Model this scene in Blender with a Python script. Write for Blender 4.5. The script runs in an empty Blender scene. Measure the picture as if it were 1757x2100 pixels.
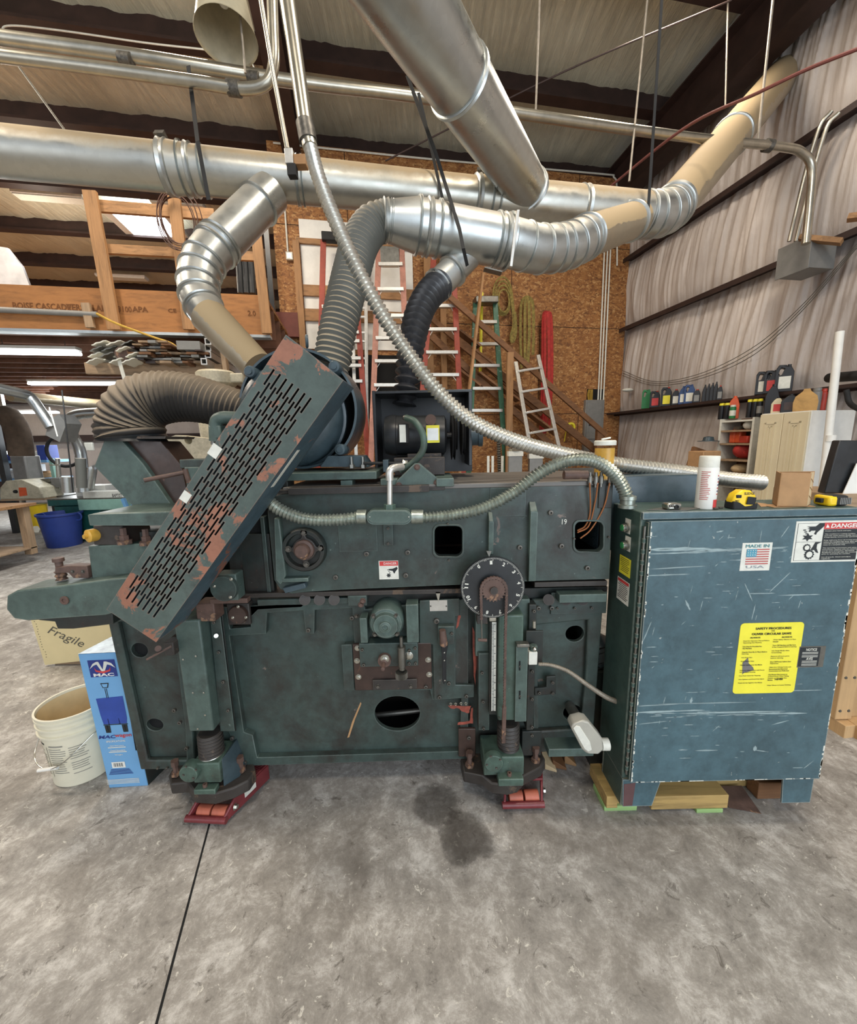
import bpy, math, random
from math import sin, cos, pi, radians as RAD
from mathutils import Vector as V, Matrix, noise
from mathutils.geometry import tessellate_polygon
random.seed(7)
sc = bpy.context.scene
COL = sc.collection
# ------------------------------------------------------------------ camera
F, PITCH, ROLL, H = 810.0, RAD(10.0), RAD(-1.25), 1.55
CAMR = Matrix.Rotation(pi/2-PITCH, 3, 'X') @ Matrix.Rotation(ROLL, 3, 'Z')
cd = bpy.data.cameras.new('camera'); cam = bpy.data.objects.new('camera', cd); COL.objects.link(cam)
cam.location = (0, 0, H); cam.rotation_euler = CAMR.to_euler()
cd.sensor_fit = 'HORIZONTAL'; cd.sensor_width = 36; cd.lens = 36*F/1757; cd.clip_start = .02; cd.clip_end = 200
sc.camera = cam
CO = V((0, 0, H))
def ray(px, py): return CAMR @ V(((px-878.5)/F, -(py-1050)/F, -1))
def W(px, py, Y):
    d = ray(px, py); return CO + d*(Y/d.y)
def WZ(px, py, z):
    d = ray(px, py); return CO + d*((z-H)/d.z)
FWD = CAMR @ V((0, 0, -1))
def S(p): return (V(p)-CO).dot(FWD)/F       # metres per pixel at a point
TH = RAD(10.5)
RM = Matrix.Rotation(TH, 4, 'Z')            # room frame: u right, v away
RF = V((-sin(TH), cos(TH), 0)); RR = V((cos(TH), sin(TH), 0))
def RV(px, py, v):                          # room coords on plane v
    d = ray(px, py); p = CO + d*(v/d.dot(RF)); return V((p.dot(RR), p.dot(RF), p.z))
def RU(px, py, u):
    d = ray(px, py); p = CO + d*(u/d.dot(RR)); return V((p.dot(RR), p.dot(RF), p.z))
def R2W(p): return (RM @ V(p))
# ------------------------------------------------------------------ mesh builder
def catmull(pts, n=8):
    pts = [V(p) for p in pts]
    if len(pts) < 3: return [pts[0].lerp(pts[-1], i/n) for i in range(n+1)]
    P = [pts[0]*2-pts[1]] + pts + [pts[-1]*2-pts[-2]]
    out = []
    for i in range(1, len(P)-2):
        for k in range(n):
            t = k/n; a, b, c, d = P[i-1:i+3]
            out.append(.5*((2*b)+(c-a)*t+(2*a-5*b+4*c-d)*t*t+(3*b-a-3*c+d)*t**3))
    return out+[pts[-1]]
def resample(pts, step):
    L = [0]
    for a, b in zip(pts, pts[1:]): L.append(L[-1]+(b-a).length)
    n = max(2, int(L[-1]/step)); out = []; j = 0
    for i in range(n+1):
        s = L[-1]*i/n
        while j < len(L)-2 and L[j+1] < s: j += 1
        t = (s-L[j])/max(1e-9, L[j+1]-L[j]); out.append(pts[j].lerp(pts[j+1], min(1, t)))
    return out
class MB:
    def __init__(s, M=None): s.v = []; s.f = []; s.M = M; s.m = []; s.mi = 0
    def add(s, vs, fs):
        o = len(s.v)
        s.v += [(s.M @ V(p)) if s.M else V(p) for p in vs]
        s.f += [[o+i for i in f] for f in fs]; s.m += [s.mi]*len(fs); return s
    def box(s, x0, x1, y0, y1, z0, z1):
        return s.add([(x0,y0,z0),(x1,y0,z0),(x1,y1,z0),(x0,y1,z0),(x0,y0,z1),(x1,y0,z1),(x1,y1,z1),(x0,y1,z1)],
                     [(0,3,2,1),(4,5,6,7),(0,1,5,4),(1,2,6,5),(2,3,7,6),(3,0,4,7)])
    def hexa(s, a, b):   # a: 4 pts, b: 4 pts
        return s.add(list(a)+list(b), [(3,2,1,0),(4,5,6,7),(0,1,5,4),(1,2,6,5),(2,3,7,6),(3,0,4,7)])
    def bar(s, p0, p1, w, h, up=(0,0,1)):
        p0, p1 = V(p0), V(p1); d = (p1-p0).normalized(); up = V(up)
        x = d.cross(up)
        if x.length < 1e-4: x = d.cross(V((0,1,0)))
        x.normalize(); y = x.cross(d).normalized(); x *= w/2; y *= h/2
        return s.hexa([p0-x-y,p0+x-y,p0+x+y,p0-x+y],[p1-x-y,p1+x-y,p1+x+y,p1-x+y])
    def prism(s, pts, d):
        d = V(d); n = len(pts); P = [V(p) for p in pts]; Q = [p+d for p in P]
        tri = tessellate_polygon([P])
        s.add(P+Q, [list(t) for t in tri]+[[i+n for i in reversed(t)] for t in tri]+[[i,(i+1)%n,(i+1)%n+n,i+n] for i in range(n)]); return s
    def plate(s, outer, holes, d):
        d = V(d); loops = [[V(p) for p in outer]]+[[V(p) for p in h] for h in holes]
        allp = [p for l in loops for p in l]; n = len(allp)
        tri = tessellate_polygon(loops); fs = [list(t) for t in tri]+[[i+n for i in reversed(t)] for t in tri]
        o = 0
        for l in loops:
            m = len(l); fs += [[o+i, o+(i+1)%m, o+(i+1)%m+n, o+i+n] for i in range(m)]; o += m
        s.add(allp+[p+d for p in allp], fs); return s
    def ring(s, c, ax, r, n, x=None):
        ax = V(ax).normalized()
        if x is None:
            x = ax.cross(V((0,0,1)))
            if x.length < .05: x = ax.cross(V((0,1,0)))
        x = (x-ax*x.dot(ax)).normalized(); y = ax.cross(x)
        return [V(c)+x*(r*cos(2*pi*i/n))+y*(r*sin(2*pi*i/n)) for i in range(n)]
    def loft(s, rings, caps=True, closed=False):
        n = len(rings[0]); vs = [p for r in rings for p in r]; fs = []
        m = len(rings)
        for k in range(m-1 if not closed else m):
            a = k*n; b = ((k+1)%m)*n
            fs += [[a+i, a+(i+1)%n, b+(i+1)%n, b+i] for i in range(n)]
        if caps and not closed: fs += [list(range(n))[::-1], [(m-1)*n+i for i in range(n)]]
        return s.add(vs, fs)
    def cyl(s, p0, p1, r0, r1=None, n=24, caps=True):
        r1 = r0 if r1 is None else r1; p0, p1 = V(p0), V(p1)
        return s.loft([s.ring(p0, p1-p0, r0, n), s.ring(p1, p1-p0, r1, n)], caps)
    def lathe(s, c, ax, prof, n=32, caps=True):
        c = V(c); ax = V(ax).normalized()
        return s.loft([s.ring(c+ax*t, ax, max(r, 1e-4), n) for r, t in prof], caps)
    def tube(s, pts, r, n=12, caps=True):
        rings = []; x = None
        for i, p in enumerate(pts):
            t = (pts[min(i+1, len(pts)-1)]-pts[max(i-1, 0)]).normalized()
            if x is None:
                x = t.cross(V((0,0,1)))
                if x.length < .05: x = t.cross(V((0,1,0)))
            x = (x-t*x.dot(t)).normalized()
            rings.append(s.ring(p, t, r[i] if isinstance(r, list) else r, n, x))
        return s.loft(rings, caps)
    def hose(s, pts, r, pitch, amp, n=20, r1=None, sub=4):
        P = resample(catmull(pts, 12), pitch/sub); N = len(P); r1 = r1 or r
        rr = [(r+(r1-r)*i/N)+amp*(cos(2*pi*i/sub)) for i in range(N)]
        return s.tube(P, rr, n)
    def bolt(s, p, ax, r, h=None, hexn=6):
        ax = V(ax).normalized(); h = h or r*.8
        s.lathe(p, ax, [(r*1.5, 0), (r*1.5, h*.15), (r*1.45, h*.2)], 14)
        s.loft([s.ring(V(p)+ax*h*.2, ax, r, hexn), s.ring(V(p)+ax*(h*.9), ax, r, hexn), s.ring(V(p)+ax*h, ax, r*.85, hexn)]); return s
    def socket(s, p, ax, r, h):
        ax = V(ax).normalized(); p = V(p)
        return s.lathe(p, ax, [(r, 0), (r, h), (r*.9, h*1.05), (r*.5, h*1.05), (r*.5, h*.3), (.0001, h*.3)], 16)
    def ball(s, c, r, n=16, sq=(1,1,1)):
        c = V(c); rings = []
        for k in range(1, 8):
            a = pi*k/8; rings.append([c+V((r*sq[0]*sin(a)*cos(2*pi*i/n), r*sq[1]*sin(a)*sin(2*pi*i/n), -r*sq[2]*cos(a))) for i in range(n)])
        return s.loft(rings)
    def torus(s, c, ax, R, r, n=36, m=8):
        return s.tube_closed(s.ring(c, ax, R, n), r, m)
    def tube_closed(s, pts, r, m=8):
        n = len(pts); rings = []; c = sum(pts, V())/n
        for i, p in enumerate(pts):
            t = (pts[(i+1)%n]-pts[i-1]).normalized(); x = (p-c); x = (x-t*x.dot(t)).normalized()
            rings.append(s.ring(p, t, r, m, x))
        return s.loft(rings, False, True)
    def grid(s, fn, nu, nv):
        vs = [fn(i/nu, j/nv) for j in range(nv+1) for i in range(nu+1)]
        return s.add(vs, [[j*(nu+1)+i, j*(nu+1)+i+1, (j+1)*(nu+1)+i+1, (j+1)*(nu+1)+i] for j in range(nv) for i in range(nu)])
ORG = {}
def link(name, data, c, parent):
    o = bpy.data.objects.new(name, data); COL.objects.link(o)
    base = ORG[parent.name] if parent else V((0,0,0))
    o.parent = parent; o.location = V(c)-base; ORG[o.name] = V(c); return o
def part(name, mb, mat, parent=None, bevel=0, smooth=40, solid=0):
    vs = mb.v; lo = V([min(v[i] for v in vs) for i in range(3)]); hi = V([max(v[i] for v in vs) for i in range(3)])
    c = V(((lo.x+hi.x)/2, (lo.y+hi.y)/2, lo.z if not parent else (lo.z+hi.z)/2))
    me = bpy.data.meshes.new(name); me.from_pydata([v-c for v in vs], [], mb.f)
    import bmesh
    bm = bmesh.new(); bm.from_mesh(me); bmesh.ops.recalc_face_normals(bm, faces=bm.faces); bm.to_mesh(me); bm.free()
    ms = mat if isinstance(mat, (list, tuple)) else [mat]
    for m in ms: me.materials.append(m)
    if len(ms) > 1: me.polygons.foreach_set('material_index', mb.m)
    me.polygons.foreach_set('use_smooth', [True]*len(me.polygons))
    me.set_sharp_from_angle(angle=RAD(smooth))
    o = link(name, me, c, parent)
    if solid:
        m = o.modifiers.new('s', 'SOLIDIFY'); m.thickness = solid; m.offset = -1
    if bevel:
        m = o.modifiers.new('b', 'BEVEL'); m.width = bevel; m.segments = 2; m.limit_method = 'ANGLE'; m.angle_limit = RAD(40)
    return o
def thing(name, label, cat, loc, group=None):
    o = link(name, None, loc, None); return tag(o, label, cat, group)
def tag(o, label, cat, group=None, kind=None):
    o['label'] = label; o['category'] = cat
    if group: o['group'] = group
    if kind: o['kind'] = kind
    return o
def struct(name, mb, mat, **k):
    o = part(name, mb, mat, None, **k); o['kind'] = 'structure'; return o
def lab(o, t): o['label'] = t; return o
def dup(root, loc, label, group=None, rotz=None):
    def cp(o, par):
        c = o.copy(); COL.objects.link(c); c.parent = par
        for ch in o.children: cp(ch, c)
        return c
    r = cp(root, None); r.location = loc; r['label'] = label
    if rotz is not None: r.rotation_euler = (0, 0, rotz)
    if group: r['group'] = group
    ORG[r.name] = V(loc); return r
TXB = Matrix(((1,0,0),(0,0,-1),(0,1,0)))    # text plane facing -Y
def text(s, c, w, h, mat, parent, name='lettering', frame=TXB, rot=0, bold=0, shear=0, depth=.0004):
    cu = bpy.data.curves.new('t', 'FONT'); cu.body = s; cu.align_x = 'CENTER'; cu.align_y = 'CENTER'; cu.extrude = .002; cu.offset = bold; cu.shear = shear; cu.resolution_u = 2
    ob = bpy.data.objects.new('t', cu); me = bpy.data.meshes.new_from_object(ob)
    bpy.data.objects.remove(ob); bpy.data.curves.remove(cu)
    vs = [v.co.copy() for v in me.vertices]
    if not vs: return None
    x0, x1 = min(v.x for v in vs), max(v.x for v in vs); y0, y1 = min(v.y for v in vs), max(v.y for v in vs)
    z1 = max(v.z for v in vs) or 1
    R = Matrix.Rotation(rot, 3, 'Z')
    for v in me.vertices:
        p = V(((v.co.x-(x0+x1)/2)*w/(x1-x0), (v.co.y-(y0+y1)/2)*h/(y1-y0), v.co.z/z1*depth)); v.co = frame @ (R @ p)
    me.materials.clear(); me.materials.append(mat); me.name = name
    return link(name, me, c, parent)
def T(s, cx, cy, wpx, hpx, Y, mat, parent, name='lettering', **k):
    p = W(cx, cy, Y); q = S(p); return text(s, p, wpx*q, hpx*q, mat, parent, name, **k)
def pxbox(mb, x0, y0, x1, y1, Ya, Yb):     # front face spans the rectangle at depth Ya
    xm, ym = (x0+x1)/2, (y0+y1)/2
    return mb.box(W(x0, ym, Ya).x, W(x1, ym, Ya).x, Ya, Yb, W(xm, y1, Ya).z, W(xm, y0, Ya).z)
def PB(x0, y0, x1, y1, Ya, Yb): return pxbox(MB(), x0, y0, x1, y1, Ya, Yb)
def PP(pts, Y): return [W(x, y, Y) for x, y in pts]
def circ(cx, cy, rx, Y, ry=None, n=32):
    c = W(cx, cy, Y); q = S(c); ry = ry or rx
    return [c+V((rx*q*cos(2*pi*i/n), 0, ry*q*sin(2*pi*i/n))) for i in range(n)]
def rrect(x0, y0, x1, y1, r, Y, k=4):
    o = []
    for cx, cy, a in ((x1-r, y0+r, -90), (x1-r, y1-r, 0), (x0+r, y1-r, 90), (x0+r, y0+r, 180)):
        for i in range(k+1): t = RAD(a+90*i/k); o.append((cx+r*cos(t), cy+r*sin(t)))
    return PP(o, Y)
NY = V((0,-1,0))
# ------------------------------------------------------------------ materials
def C(h, k=1.0):
    h = h.lstrip('#'); o = []
    for i in (0, 2, 4):
        c = int(h[i:i+2], 16)/255; c = c/12.92 if c <= .04045 else ((c+.055)/1.055)**2.4; o.append(min(1, c*k))
    return (*o, 1)
class NT:
    def __init__(s, name):
        s.mat = bpy.data.materials.new(name); s.mat.use_nodes = True; s.t = s.mat.node_tree; s.n = s.t.nodes; s.l = s.t.links
        s.b = s.n['Principled BSDF']; s.tc = s.n.new('ShaderNodeTexCoord'); s.co = s.tc.outputs['Object']
    def mapping(s, scale=(1,1,1), rot=(0,0,0), co=None):
        m = s.n.new('ShaderNodeMapping'); m.inputs['Scale'].default_value = scale; m.inputs['Rotation'].default_value = rot
        s.l.new(co or s.co, m.inputs[0]); return m.outputs[0]
    def noise(s, sc_=5, det=4, rough=.6, dist=0, co=None):
        n = s.n.new('ShaderNodeTexNoise'); n.inputs['Scale'].default_value = sc_; n.inputs['Detail'].default_value = det
        n.inputs['Roughness'].default_value = rough; n.inputs['Distortion'].default_value = dist
        s.l.new(co or s.co, n.inputs['Vector']); return n.outputs[0]
    def vor(s, sc_=5, co=None, feat='F1', out='Color', rnd=1):
        n = s.n.new('ShaderNodeTexVoronoi'); n.feature = feat; n.inputs['Scale'].default_value = sc_; n.inputs['Randomness'].default_value = rnd
        s.l.new(co or s.co, n.inputs['Vector']); return n.outputs[out]
    def ramp(s, fac, stops, interp='LINEAR'):
        r = s.n.new('ShaderNodeValToRGB'); r.color_ramp.interpolation = interp
        e = r.color_ramp.elements
        while len(e) < len(stops): e.new(.5)
        for i, (p, c) in enumerate(stops):
            e[i].position = p; e[i].color = c if isinstance(c, tuple) else (c, c, c, 1)
        s.l.new(fac, r.inputs[0]); return r.outputs[0]
    def mix(s, fac, a, b, mode='MIX'):
        m = s.n.new('ShaderNodeMix'); m.data_type = 'RGBA'; m.blend_type = mode
        for sock, v in ((m.inputs[0], fac), (m.inputs[6], a), (m.inputs[7], b)):
            if isinstance(v, (int, float, tuple)): sock.default_value = v
            else: s.l.new(v, sock)
        return m.outputs[2]
    def math(s, op, a, b=0.0):
        m = s.n.new('ShaderNodeMath'); m.operation = op
        for sock, v in ((m.inputs[0], a), (m.inputs[1], b)):
            if isinstance(v, (int, float)): sock.default_value = v
            else: s.l.new(v, sock)
        return m.outputs[0]
    def sep(s, co=None):
        m = s.n.new('ShaderNodeSeparateXYZ'); s.l.new(co or s.co, m.inputs[0]); return m.outputs
    def bump(s, h, strength=.3, dist=.01):
        b = s.n.new('ShaderNodeBump'); b.inputs['Strength'].default_value = strength; b.inputs['Distance'].default_value = dist
        s.l.new(h, b.inputs['Height']); s.l.new(b.outputs[0], s.b.inputs['Normal'])
    def set(s, col=None, rough=None, metal=None, spec=None):
        for k, v in (('Base Color', col), ('Roughness', rough), ('Metallic', metal), ('Specular IOR Level', spec)):
            if v is None: continue
            if isinstance(v, (int, float, tuple)): s.b.inputs[k].default_value = v
            else: s.l.new(v, s.b.inputs[k])
        return s.mat
def plain(name, col, rough=.6, metal=0, var=.12, scale=12, bump=.05):
    n = NT(name); c = C(col) if isinstance(col, str) else col
    a = n.noise(scale, 5); m = n.ramp(a, [(.25, tuple([x*(1-var*1.6) for x in c[:3]]+[1])), (.75, tuple([min(1, x*(1+var*1.6)) for x in c[:3]]+[1]))])
    if bump: n.bump(a, bump, .004)
    return n.set(m, rough, metal)
def paint(name, col, wear, dirt='#2b221d', amt=.62, dirtamt=.55, rough=.45, scale=7, scratch=None, metal=0, edge=0, ecol=None):
    n = NT(name); c = C(col)
    big = n.noise(2.2, 4); base = n.ramp(big, [(.3, tuple([x*.72 for x in c[:3]]+[1])), (.7, tuple([x*1.25 for x in c[:3]]+[1]))])
    fine = n.noise(60, 3); base = n.mix(.25, base, n.ramp(fine, [(.3, .25*c[1]*3), (.7, c[1]*2.2)]), 'OVERLAY')
    dm = n.ramp(n.noise(3.1, 7, .7, .3), [(dirtamt-.02, 0.0), (dirtamt+.18, .8)]); base = n.mix(dm, base, C(dirt))
    wm = n.ramp(n.noise(scale, 9, .68, .6), [(amt, 0.0), (amt+.02, 1.0)]); base = n.mix(wm, base, C(wear))
    if scratch:
        s1 = n.noise(1, 6, .75, co=n.mapping((3, 3, 70))); sm = n.ramp(s1, [(.64, 0.0), (.67, .9)])
        s2 = n.noise(14, 4, .6, 1.5); s3 = n.ramp(s2, [(.70, 0.0), (.72, .8)])
        gate = n.ramp(n.noise(3.5, 2), [(.5, 0.0), (.6, 1.0)])
        sm = n.math('MULTIPLY', sm, gate)
        base = n.mix(sm, base, C(scratch)); base = n.mix(s3, base, C(scratch))
    ch = n.ramp(n.noise(42, 4, .7, .4), [(.70, 0.0), (.725, .55)]); base = n.mix(ch, base, C(ecol or wear))
    gr = n.ramp(n.noise(17, 9, .78, .3), [(.30, .55), (.5, 1.0), (.72, 1.35)]); base = n.mix(.55, base, gr, 'MULTIPLY')
    if edge:
        bv = n.n.new('ShaderNodeBevel'); bv.samples = 2; bv.inputs['Radius'].default_value = .0045
        gg = n.n.new('ShaderNodeNewGeometry'); dt = n.n.new('ShaderNodeVectorMath'); dt.operation = 'DOT_PRODUCT'
        n.l.new(bv.outputs[0], dt.inputs[0]); n.l.new(gg.outputs['Normal'], dt.inputs[1])
        e = n.math('ADD', n.math('SUBTRACT', 1.0, dt.outputs['Value']), n.math('MULTIPLY', n.math('SUBTRACT', n.noise(30, 5, .7), .5), .25))
        base = n.mix(n.ramp(e, [(.06, 0.0), (.14, edge)]), base, C(ecol or wear))
    n.bump(n.noise(35, 5), .12, .003)
    return n.set(base, n.ramp(n.noise(6, 7, .7), [(.3, rough-.12), (.7, rough+.18)]), metal)
def wood(name, col, axis=0, dark=.55, scale=1, rough=.7, stain=.25):
    n = NT(name); c = C(col); s = [34, 34, 34]; s[axis] = 2.2
    co = n.mapping(tuple(x*scale for x in s)); a = n.noise(1, 5, .65, .6, co)
    base = n.ramp(a, [(.3, tuple([x*dark for x in c[:3]]+[1])), (.5, c), (.75, tuple([min(1, x*1.2) for x in c[:3]]+[1]))])
    k = n.ramp(n.noise(3, 5), [(.35, 0.0), (.75, stain)]); base = n.mix(k, base, C('#4a3626'))
    n.bump(a, .15, .003); return n.set(base, rough)
def galv(name, col='#c2c1b8', rough=.34, dust=.9, lo=-.06):
    n = NT(name); v = n.vor(38, out='Color'); sp = n.sep(v)[0]
    c = C(col); base = n.ramp(sp, [(0, tuple([x*.93 for x in c[:3]]+[1])), (1, c)])
    g = n.n.new('ShaderNodeNewGeometry'); nz = n.sep(g.outputs['Normal'])[2]
    nn = n.noise(9, 6, .7); d = n.math('ADD', nz, n.math('MULTIPLY', n.math('SUBTRACT', nn, .5), .7))
    dm = n.ramp(d, [(lo, 0.0), (lo+.55, dust)]); base = n.mix(dm, base, C('#a8926f'))
    sm = n.ramp(n.noise(4, 6, .7), [(.3, rough-.09), (.7, rough+.14)]); ro = n.mix(dm, sm, (.85, .85, .85, 1))
    inv = n.math('SUBTRACT', 1.0, dm); n.bump(n.noise(5, 3), .06, .01)
    return n.set(base, ro, n.math('MULTIPLY', inv, .95))
M = {}
M['mach'] = paint('machine_green', '#42514c', '#6e6057', amt=.66, dirtamt=.47, edge=.6, ecol='#7d8c84')
M['machL'] = paint('machine_green_light', '#51625b', '#86685a', amt=.66, dirtamt=.57, edge=.7, ecol='#94a096')
M['machD'] = paint('machine_dark', '#2c3532', '#4a3228', amt=.62, dirtamt=.45, edge=.5, ecol='#55564e')
M['guard'] = paint('guard_green', '#525f59', '#94644f', amt=.54, dirtamt=.58, scale=6, edge=.8, ecol='#a08070')
M['guardside'] = paint('guard_blue', '#4a606b', '#8a5a48', amt=.60, dirtamt=.62, scale=6, edge=.7, ecol='#9a7a66')  # blue side paint, lightened in place of light bounced from the floor
M['blue'] = paint('motor_blue', '#43535a', '#66757a', amt=.75, dirtamt=.66, rough=.3)
M['cab'] = paint('cabinet_blue', '#4a656d', '#a3aaa4', amt=.74, dirtamt=.72, rough=.42, edge=.9, ecol='#c9c8bc')
M['cabside'] = paint('cabinet_side', '#40564f', '#a59f90', amt=.72, dirtamt=.64, rough=.42, edge=.9, ecol='#c2bcaa')
M['jack'] = paint('jack_green', '#4c6156', '#6b5a48', amt=.64, dirtamt=.52, edge=.7, ecol='#8ba394')
M['cast'] = paint('dirty_cast_iron', '#3e3935', '#5a4a3c', amt=.6, dirtamt=.5, rough=.5, edge=.5, ecol='#6e665c')
M['rust'] = paint('rusty_steel', '#6a5248', '#8a6a52', amt=.58, dirtamt=.5, rough=.6)
M['brown'] = paint('greasy_brown', '#4a3831', '#6b4a3a', amt=.62, dirtamt=.5, rough=.35)
M['black'] = plain('black_enamel', '#26282a', .35, 0, .3)
M['blackmat'] = plain('black_rubber', '#1c1c1c', .75, 0, .2)
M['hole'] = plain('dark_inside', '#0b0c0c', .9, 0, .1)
M['steel'] = plain('bright_steel', '#c0beb4', .28, .95, .12, 20)
M['steelD'] = plain('dull_steel', '#7d7b74', .42, .9, .2, 20)
M['bolt'] = plain('bolt_steel', '#615d56', .45, .55, .4, 60)
M['galv'] = galv('galvanised_duct'); M['galvclean'] = galv('galvanised_clean', '#c0c4c2', .31, .5, .2)
M['galvdust'] = galv('galvanised_dusty', '#b8ad98', .5, .98, -.75)
M['conduit'] = plain('conduit_steel', '#b5b0a2', .3, .9, .12, 15)
M['hose'] = plain('hose_steel', '#cfcdc4', .3, .85, .12, 30)
M['hoseG'] = plain('hose_green_steel', '#9fa69c', .33, .75, .22, 40)
n = NT('flex_grey'); g = n.n.new('ShaderNodeNewGeometry'); nz = n.sep(g.outputs['Normal'])[2]
dm = n.ramp(n.math('ADD', nz, n.math('MULTIPLY', n.noise(12, 5), .5)), [(.35, 0.0), (1.0, .75)])
M['flexG'] = n.set(n.mix(dm, C('#64655f'), C('#a3967f')), .6)
n = NT('flex_tan'); g = n.n.new('ShaderNodeNewGeometry'); nz = n.sep(g.outputs['Normal'])[2]
dm = n.ramp(n.math('ADD', nz, n.math('MULTIPLY', n.noise(12, 5), .5)), [(.1, 0.0), (.8, .9)])
M['flexT'] = n.set(n.mix(dm, C('#2a2622'), C('#8f7f6a')), .7)
M['flexB'] = plain('flex_black', '#333335', .28, 0, .15)
M['white'] = plain('white_paint', '#e6e4dc', .5, 0, .04); M['cream'] = plain('cream_paint', '#dccfae', .55, 0, .03, 4)
M['creamM'] = paint('cream_machine', '#b0a891', '#8a8070', amt=.66, dirtamt=.68)
M['redp'] = plain('red_plastic', '#b23a28', .5, 0, .15); M['orange'] = plain('orange_plastic', '#d0562c', .45, 0, .12)
M['yel'] = plain('yellow_plastic', '#f0c81e', .4, 0, .05); M['yelS'] = plain('yellow_sticker', '#ece03c', .5, 0, .05)
M['ink'] = plain('black_ink', '#1c2224', .6, 0, .05, bump=0); M['redS'] = plain('red_sticker', '#c8403e', .5, 0, .08)
M['stick'] = plain('off_white_sticker', '#d9d8cc', .5, 0, .07, 40); M['navy'] = plain('navy_ink', '#22357c', .5, 0, .05)
M['skyb'] = plain('carton_blue', '#6ea3cf', .45, 0, .04, 6); M['cartop'] = plain('carton_tape', '#8f989a', .3, .2, .35, 18)
M['royal'] = plain('royal_blue', '#2b4799', .5, 0, .12); M['binblue'] = plain('bin_blue', '#2c4390', .5, 0, .08)
M['pail'] = plain('pail_plastic', '#dcd6bf', .45, 0, .05, 8); M['pailin'] = plain('pail_inside', '#d3bd92', .6, 0, .1, 8)
M['skate'] = paint('skate_red', '#82363a', '#5a2a28', amt=.68, dirtamt=.62, rough=.35); M['roller'] = plain('roller_poly', '#b2614a', .5, 0, .2)
M['green'] = paint('ladder_green', '#3d6b52', '#86a090', amt=.6, dirtamt=.66); M['laddR'] = paint('ladder_red', '#a8452f', '#c89a80', amt=.70, dirtamt=.72)
M['laddP'] = paint('ladder_pink', '#b98270', '#d8b8a8', amt=.66, dirtamt=.72); M['alu'] = plain('aluminium', '#cfccc4', .35, .7, .08, 30)
M['beam'] = plain('red_oxide_steel', '#35241f', .6, .1, .25, 5); M['joist'] = plain('joist_brown', '#75503c', .7, 0, .25, 6)
M['lum0'] = wood('lumber_x', '#a67c52', 0); M['lum2'] = wood('lumber_z', '#a67c52', 2); M['lum1'] = wood('lumber_y', '#a87848', 1)
M['lam'] = wood('laminated_beam_wood', '#a36e3c', 0, .7, .7); M['oldw0'] = wood('weathered_wood_x', '#a58b6e', 0); M['oldw2'] = wood('weathered_wood_z', '#a58b6e', 2)
M['pallet'] = wood('pallet_wood', '#b99a5e', 0, .6); M['palgreen'] = wood('green_end_wood', '#9cc07a', 0, .75); M['ply'] = wood('plywood_crate', '#c6a274', 2, .8, .5)
M['brownw'] = wood('brown_stair_wood', '#7d5636', 0, .6)
M['card'] = plain('cardboard', '#a8825a', .8, 0, .1, 20); M['cardL'] = plain('cardboard_light', '#cdb48c', .8, 0, .1, 20)
M['fragile'] = plain('cream_board', '#d8c89a', .7, 0, .04, 5)
M['strapG'] = plain('webbing_olive', '#85753c', .85, 0, .4, 30); M['strapR'] = plain('webbing_red', '#a32b26', .8, 0, .25, 25); M['yellowc'] = plain('yellow_cord', '#b89436', .6)
M['teal'] = paint('teal_machine', '#1f5a56', '#3d7a70', amt=.7, dirtamt=.7); M['tealL'] = plain('pale_teal', '#8fb8a8', .5, 0, .08)
M['jugG'] = plain('green_jug', '#2c7a44', .4, 0, .1); M['jugB'] = plain('black_jug', '#1e1f22', .35, 0, .2); M['jugN'] = plain('navy_jug', '#24406e', .4, 0, .12)
M['amber'] = plain('amber_grease', '#c89a3e', .35, 0, .15, 20); M['copper'] = plain('copper_tube', '#a86e48', .35, .6, .15); M['greyb'] = plain('grey_box', '#83827e', .5, .2, .08)
M['thinhose'] = plain('thin_hose', '#8f8678', .5, .35, .15, 40)
M['rodm'] = plain('rod_grey', '#9b9285', .5, .3, .2, 20)
M['bulb'] = plain('lamp_glass', '#b8b098', .35, 0, .15)
def emit(name, col, st):
    n = NT(name); n.b.inputs['Emission Color'].default_value = C(col); n.b.inputs['Emission Strength'].default_value = st; return n.set(C(col), .5)
M['tubeglow'] = emit('lit_tube', '#f4fbff', 7); M['skylight'] = emit('skylight_panel', '#f2f7ff', 9)
# concrete
n = NT('concrete')
base = n.ramp(n.noise(.9, 8, .62, .4), [(.25, C('#817c75')), (.5, C('#9e9993')), (.78, C('#b6b4b0'))])
base = n.mix(.62, base, n.ramp(n.noise(8, 12, .84, .25), [(.34, C('#4f4a43')), (.5, C('#969189')), (.64, C('#dad7d1'))]))
sp = n.ramp(n.noise(26, 6, .7, 1.2), [(.62, 0.0), (.66, .7)]); base = n.mix(sp, base, C('#dcd8cd'))
dk = n.ramp(n.noise(15, 8, .75, .8), [(.34, .7), (.41, 0.0)]); base = n.mix(dk, base, C('#4c463f'))
st = n.noise(1, 7, .75, .2, n.mapping((9, 70, 1), (0, 0, RAD(-40)))); sm = n.ramp(st, [(.62, 0.0), (.72, .25)]); base = n.mix(sm, base, C('#c5c2ba'))
pt = n.ramp(n.noise(2.3, 5, .65, .8), [(.48, 0.0), (.68, .5)]); base = n.mix(pt, base, C('#665f57'))
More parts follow.
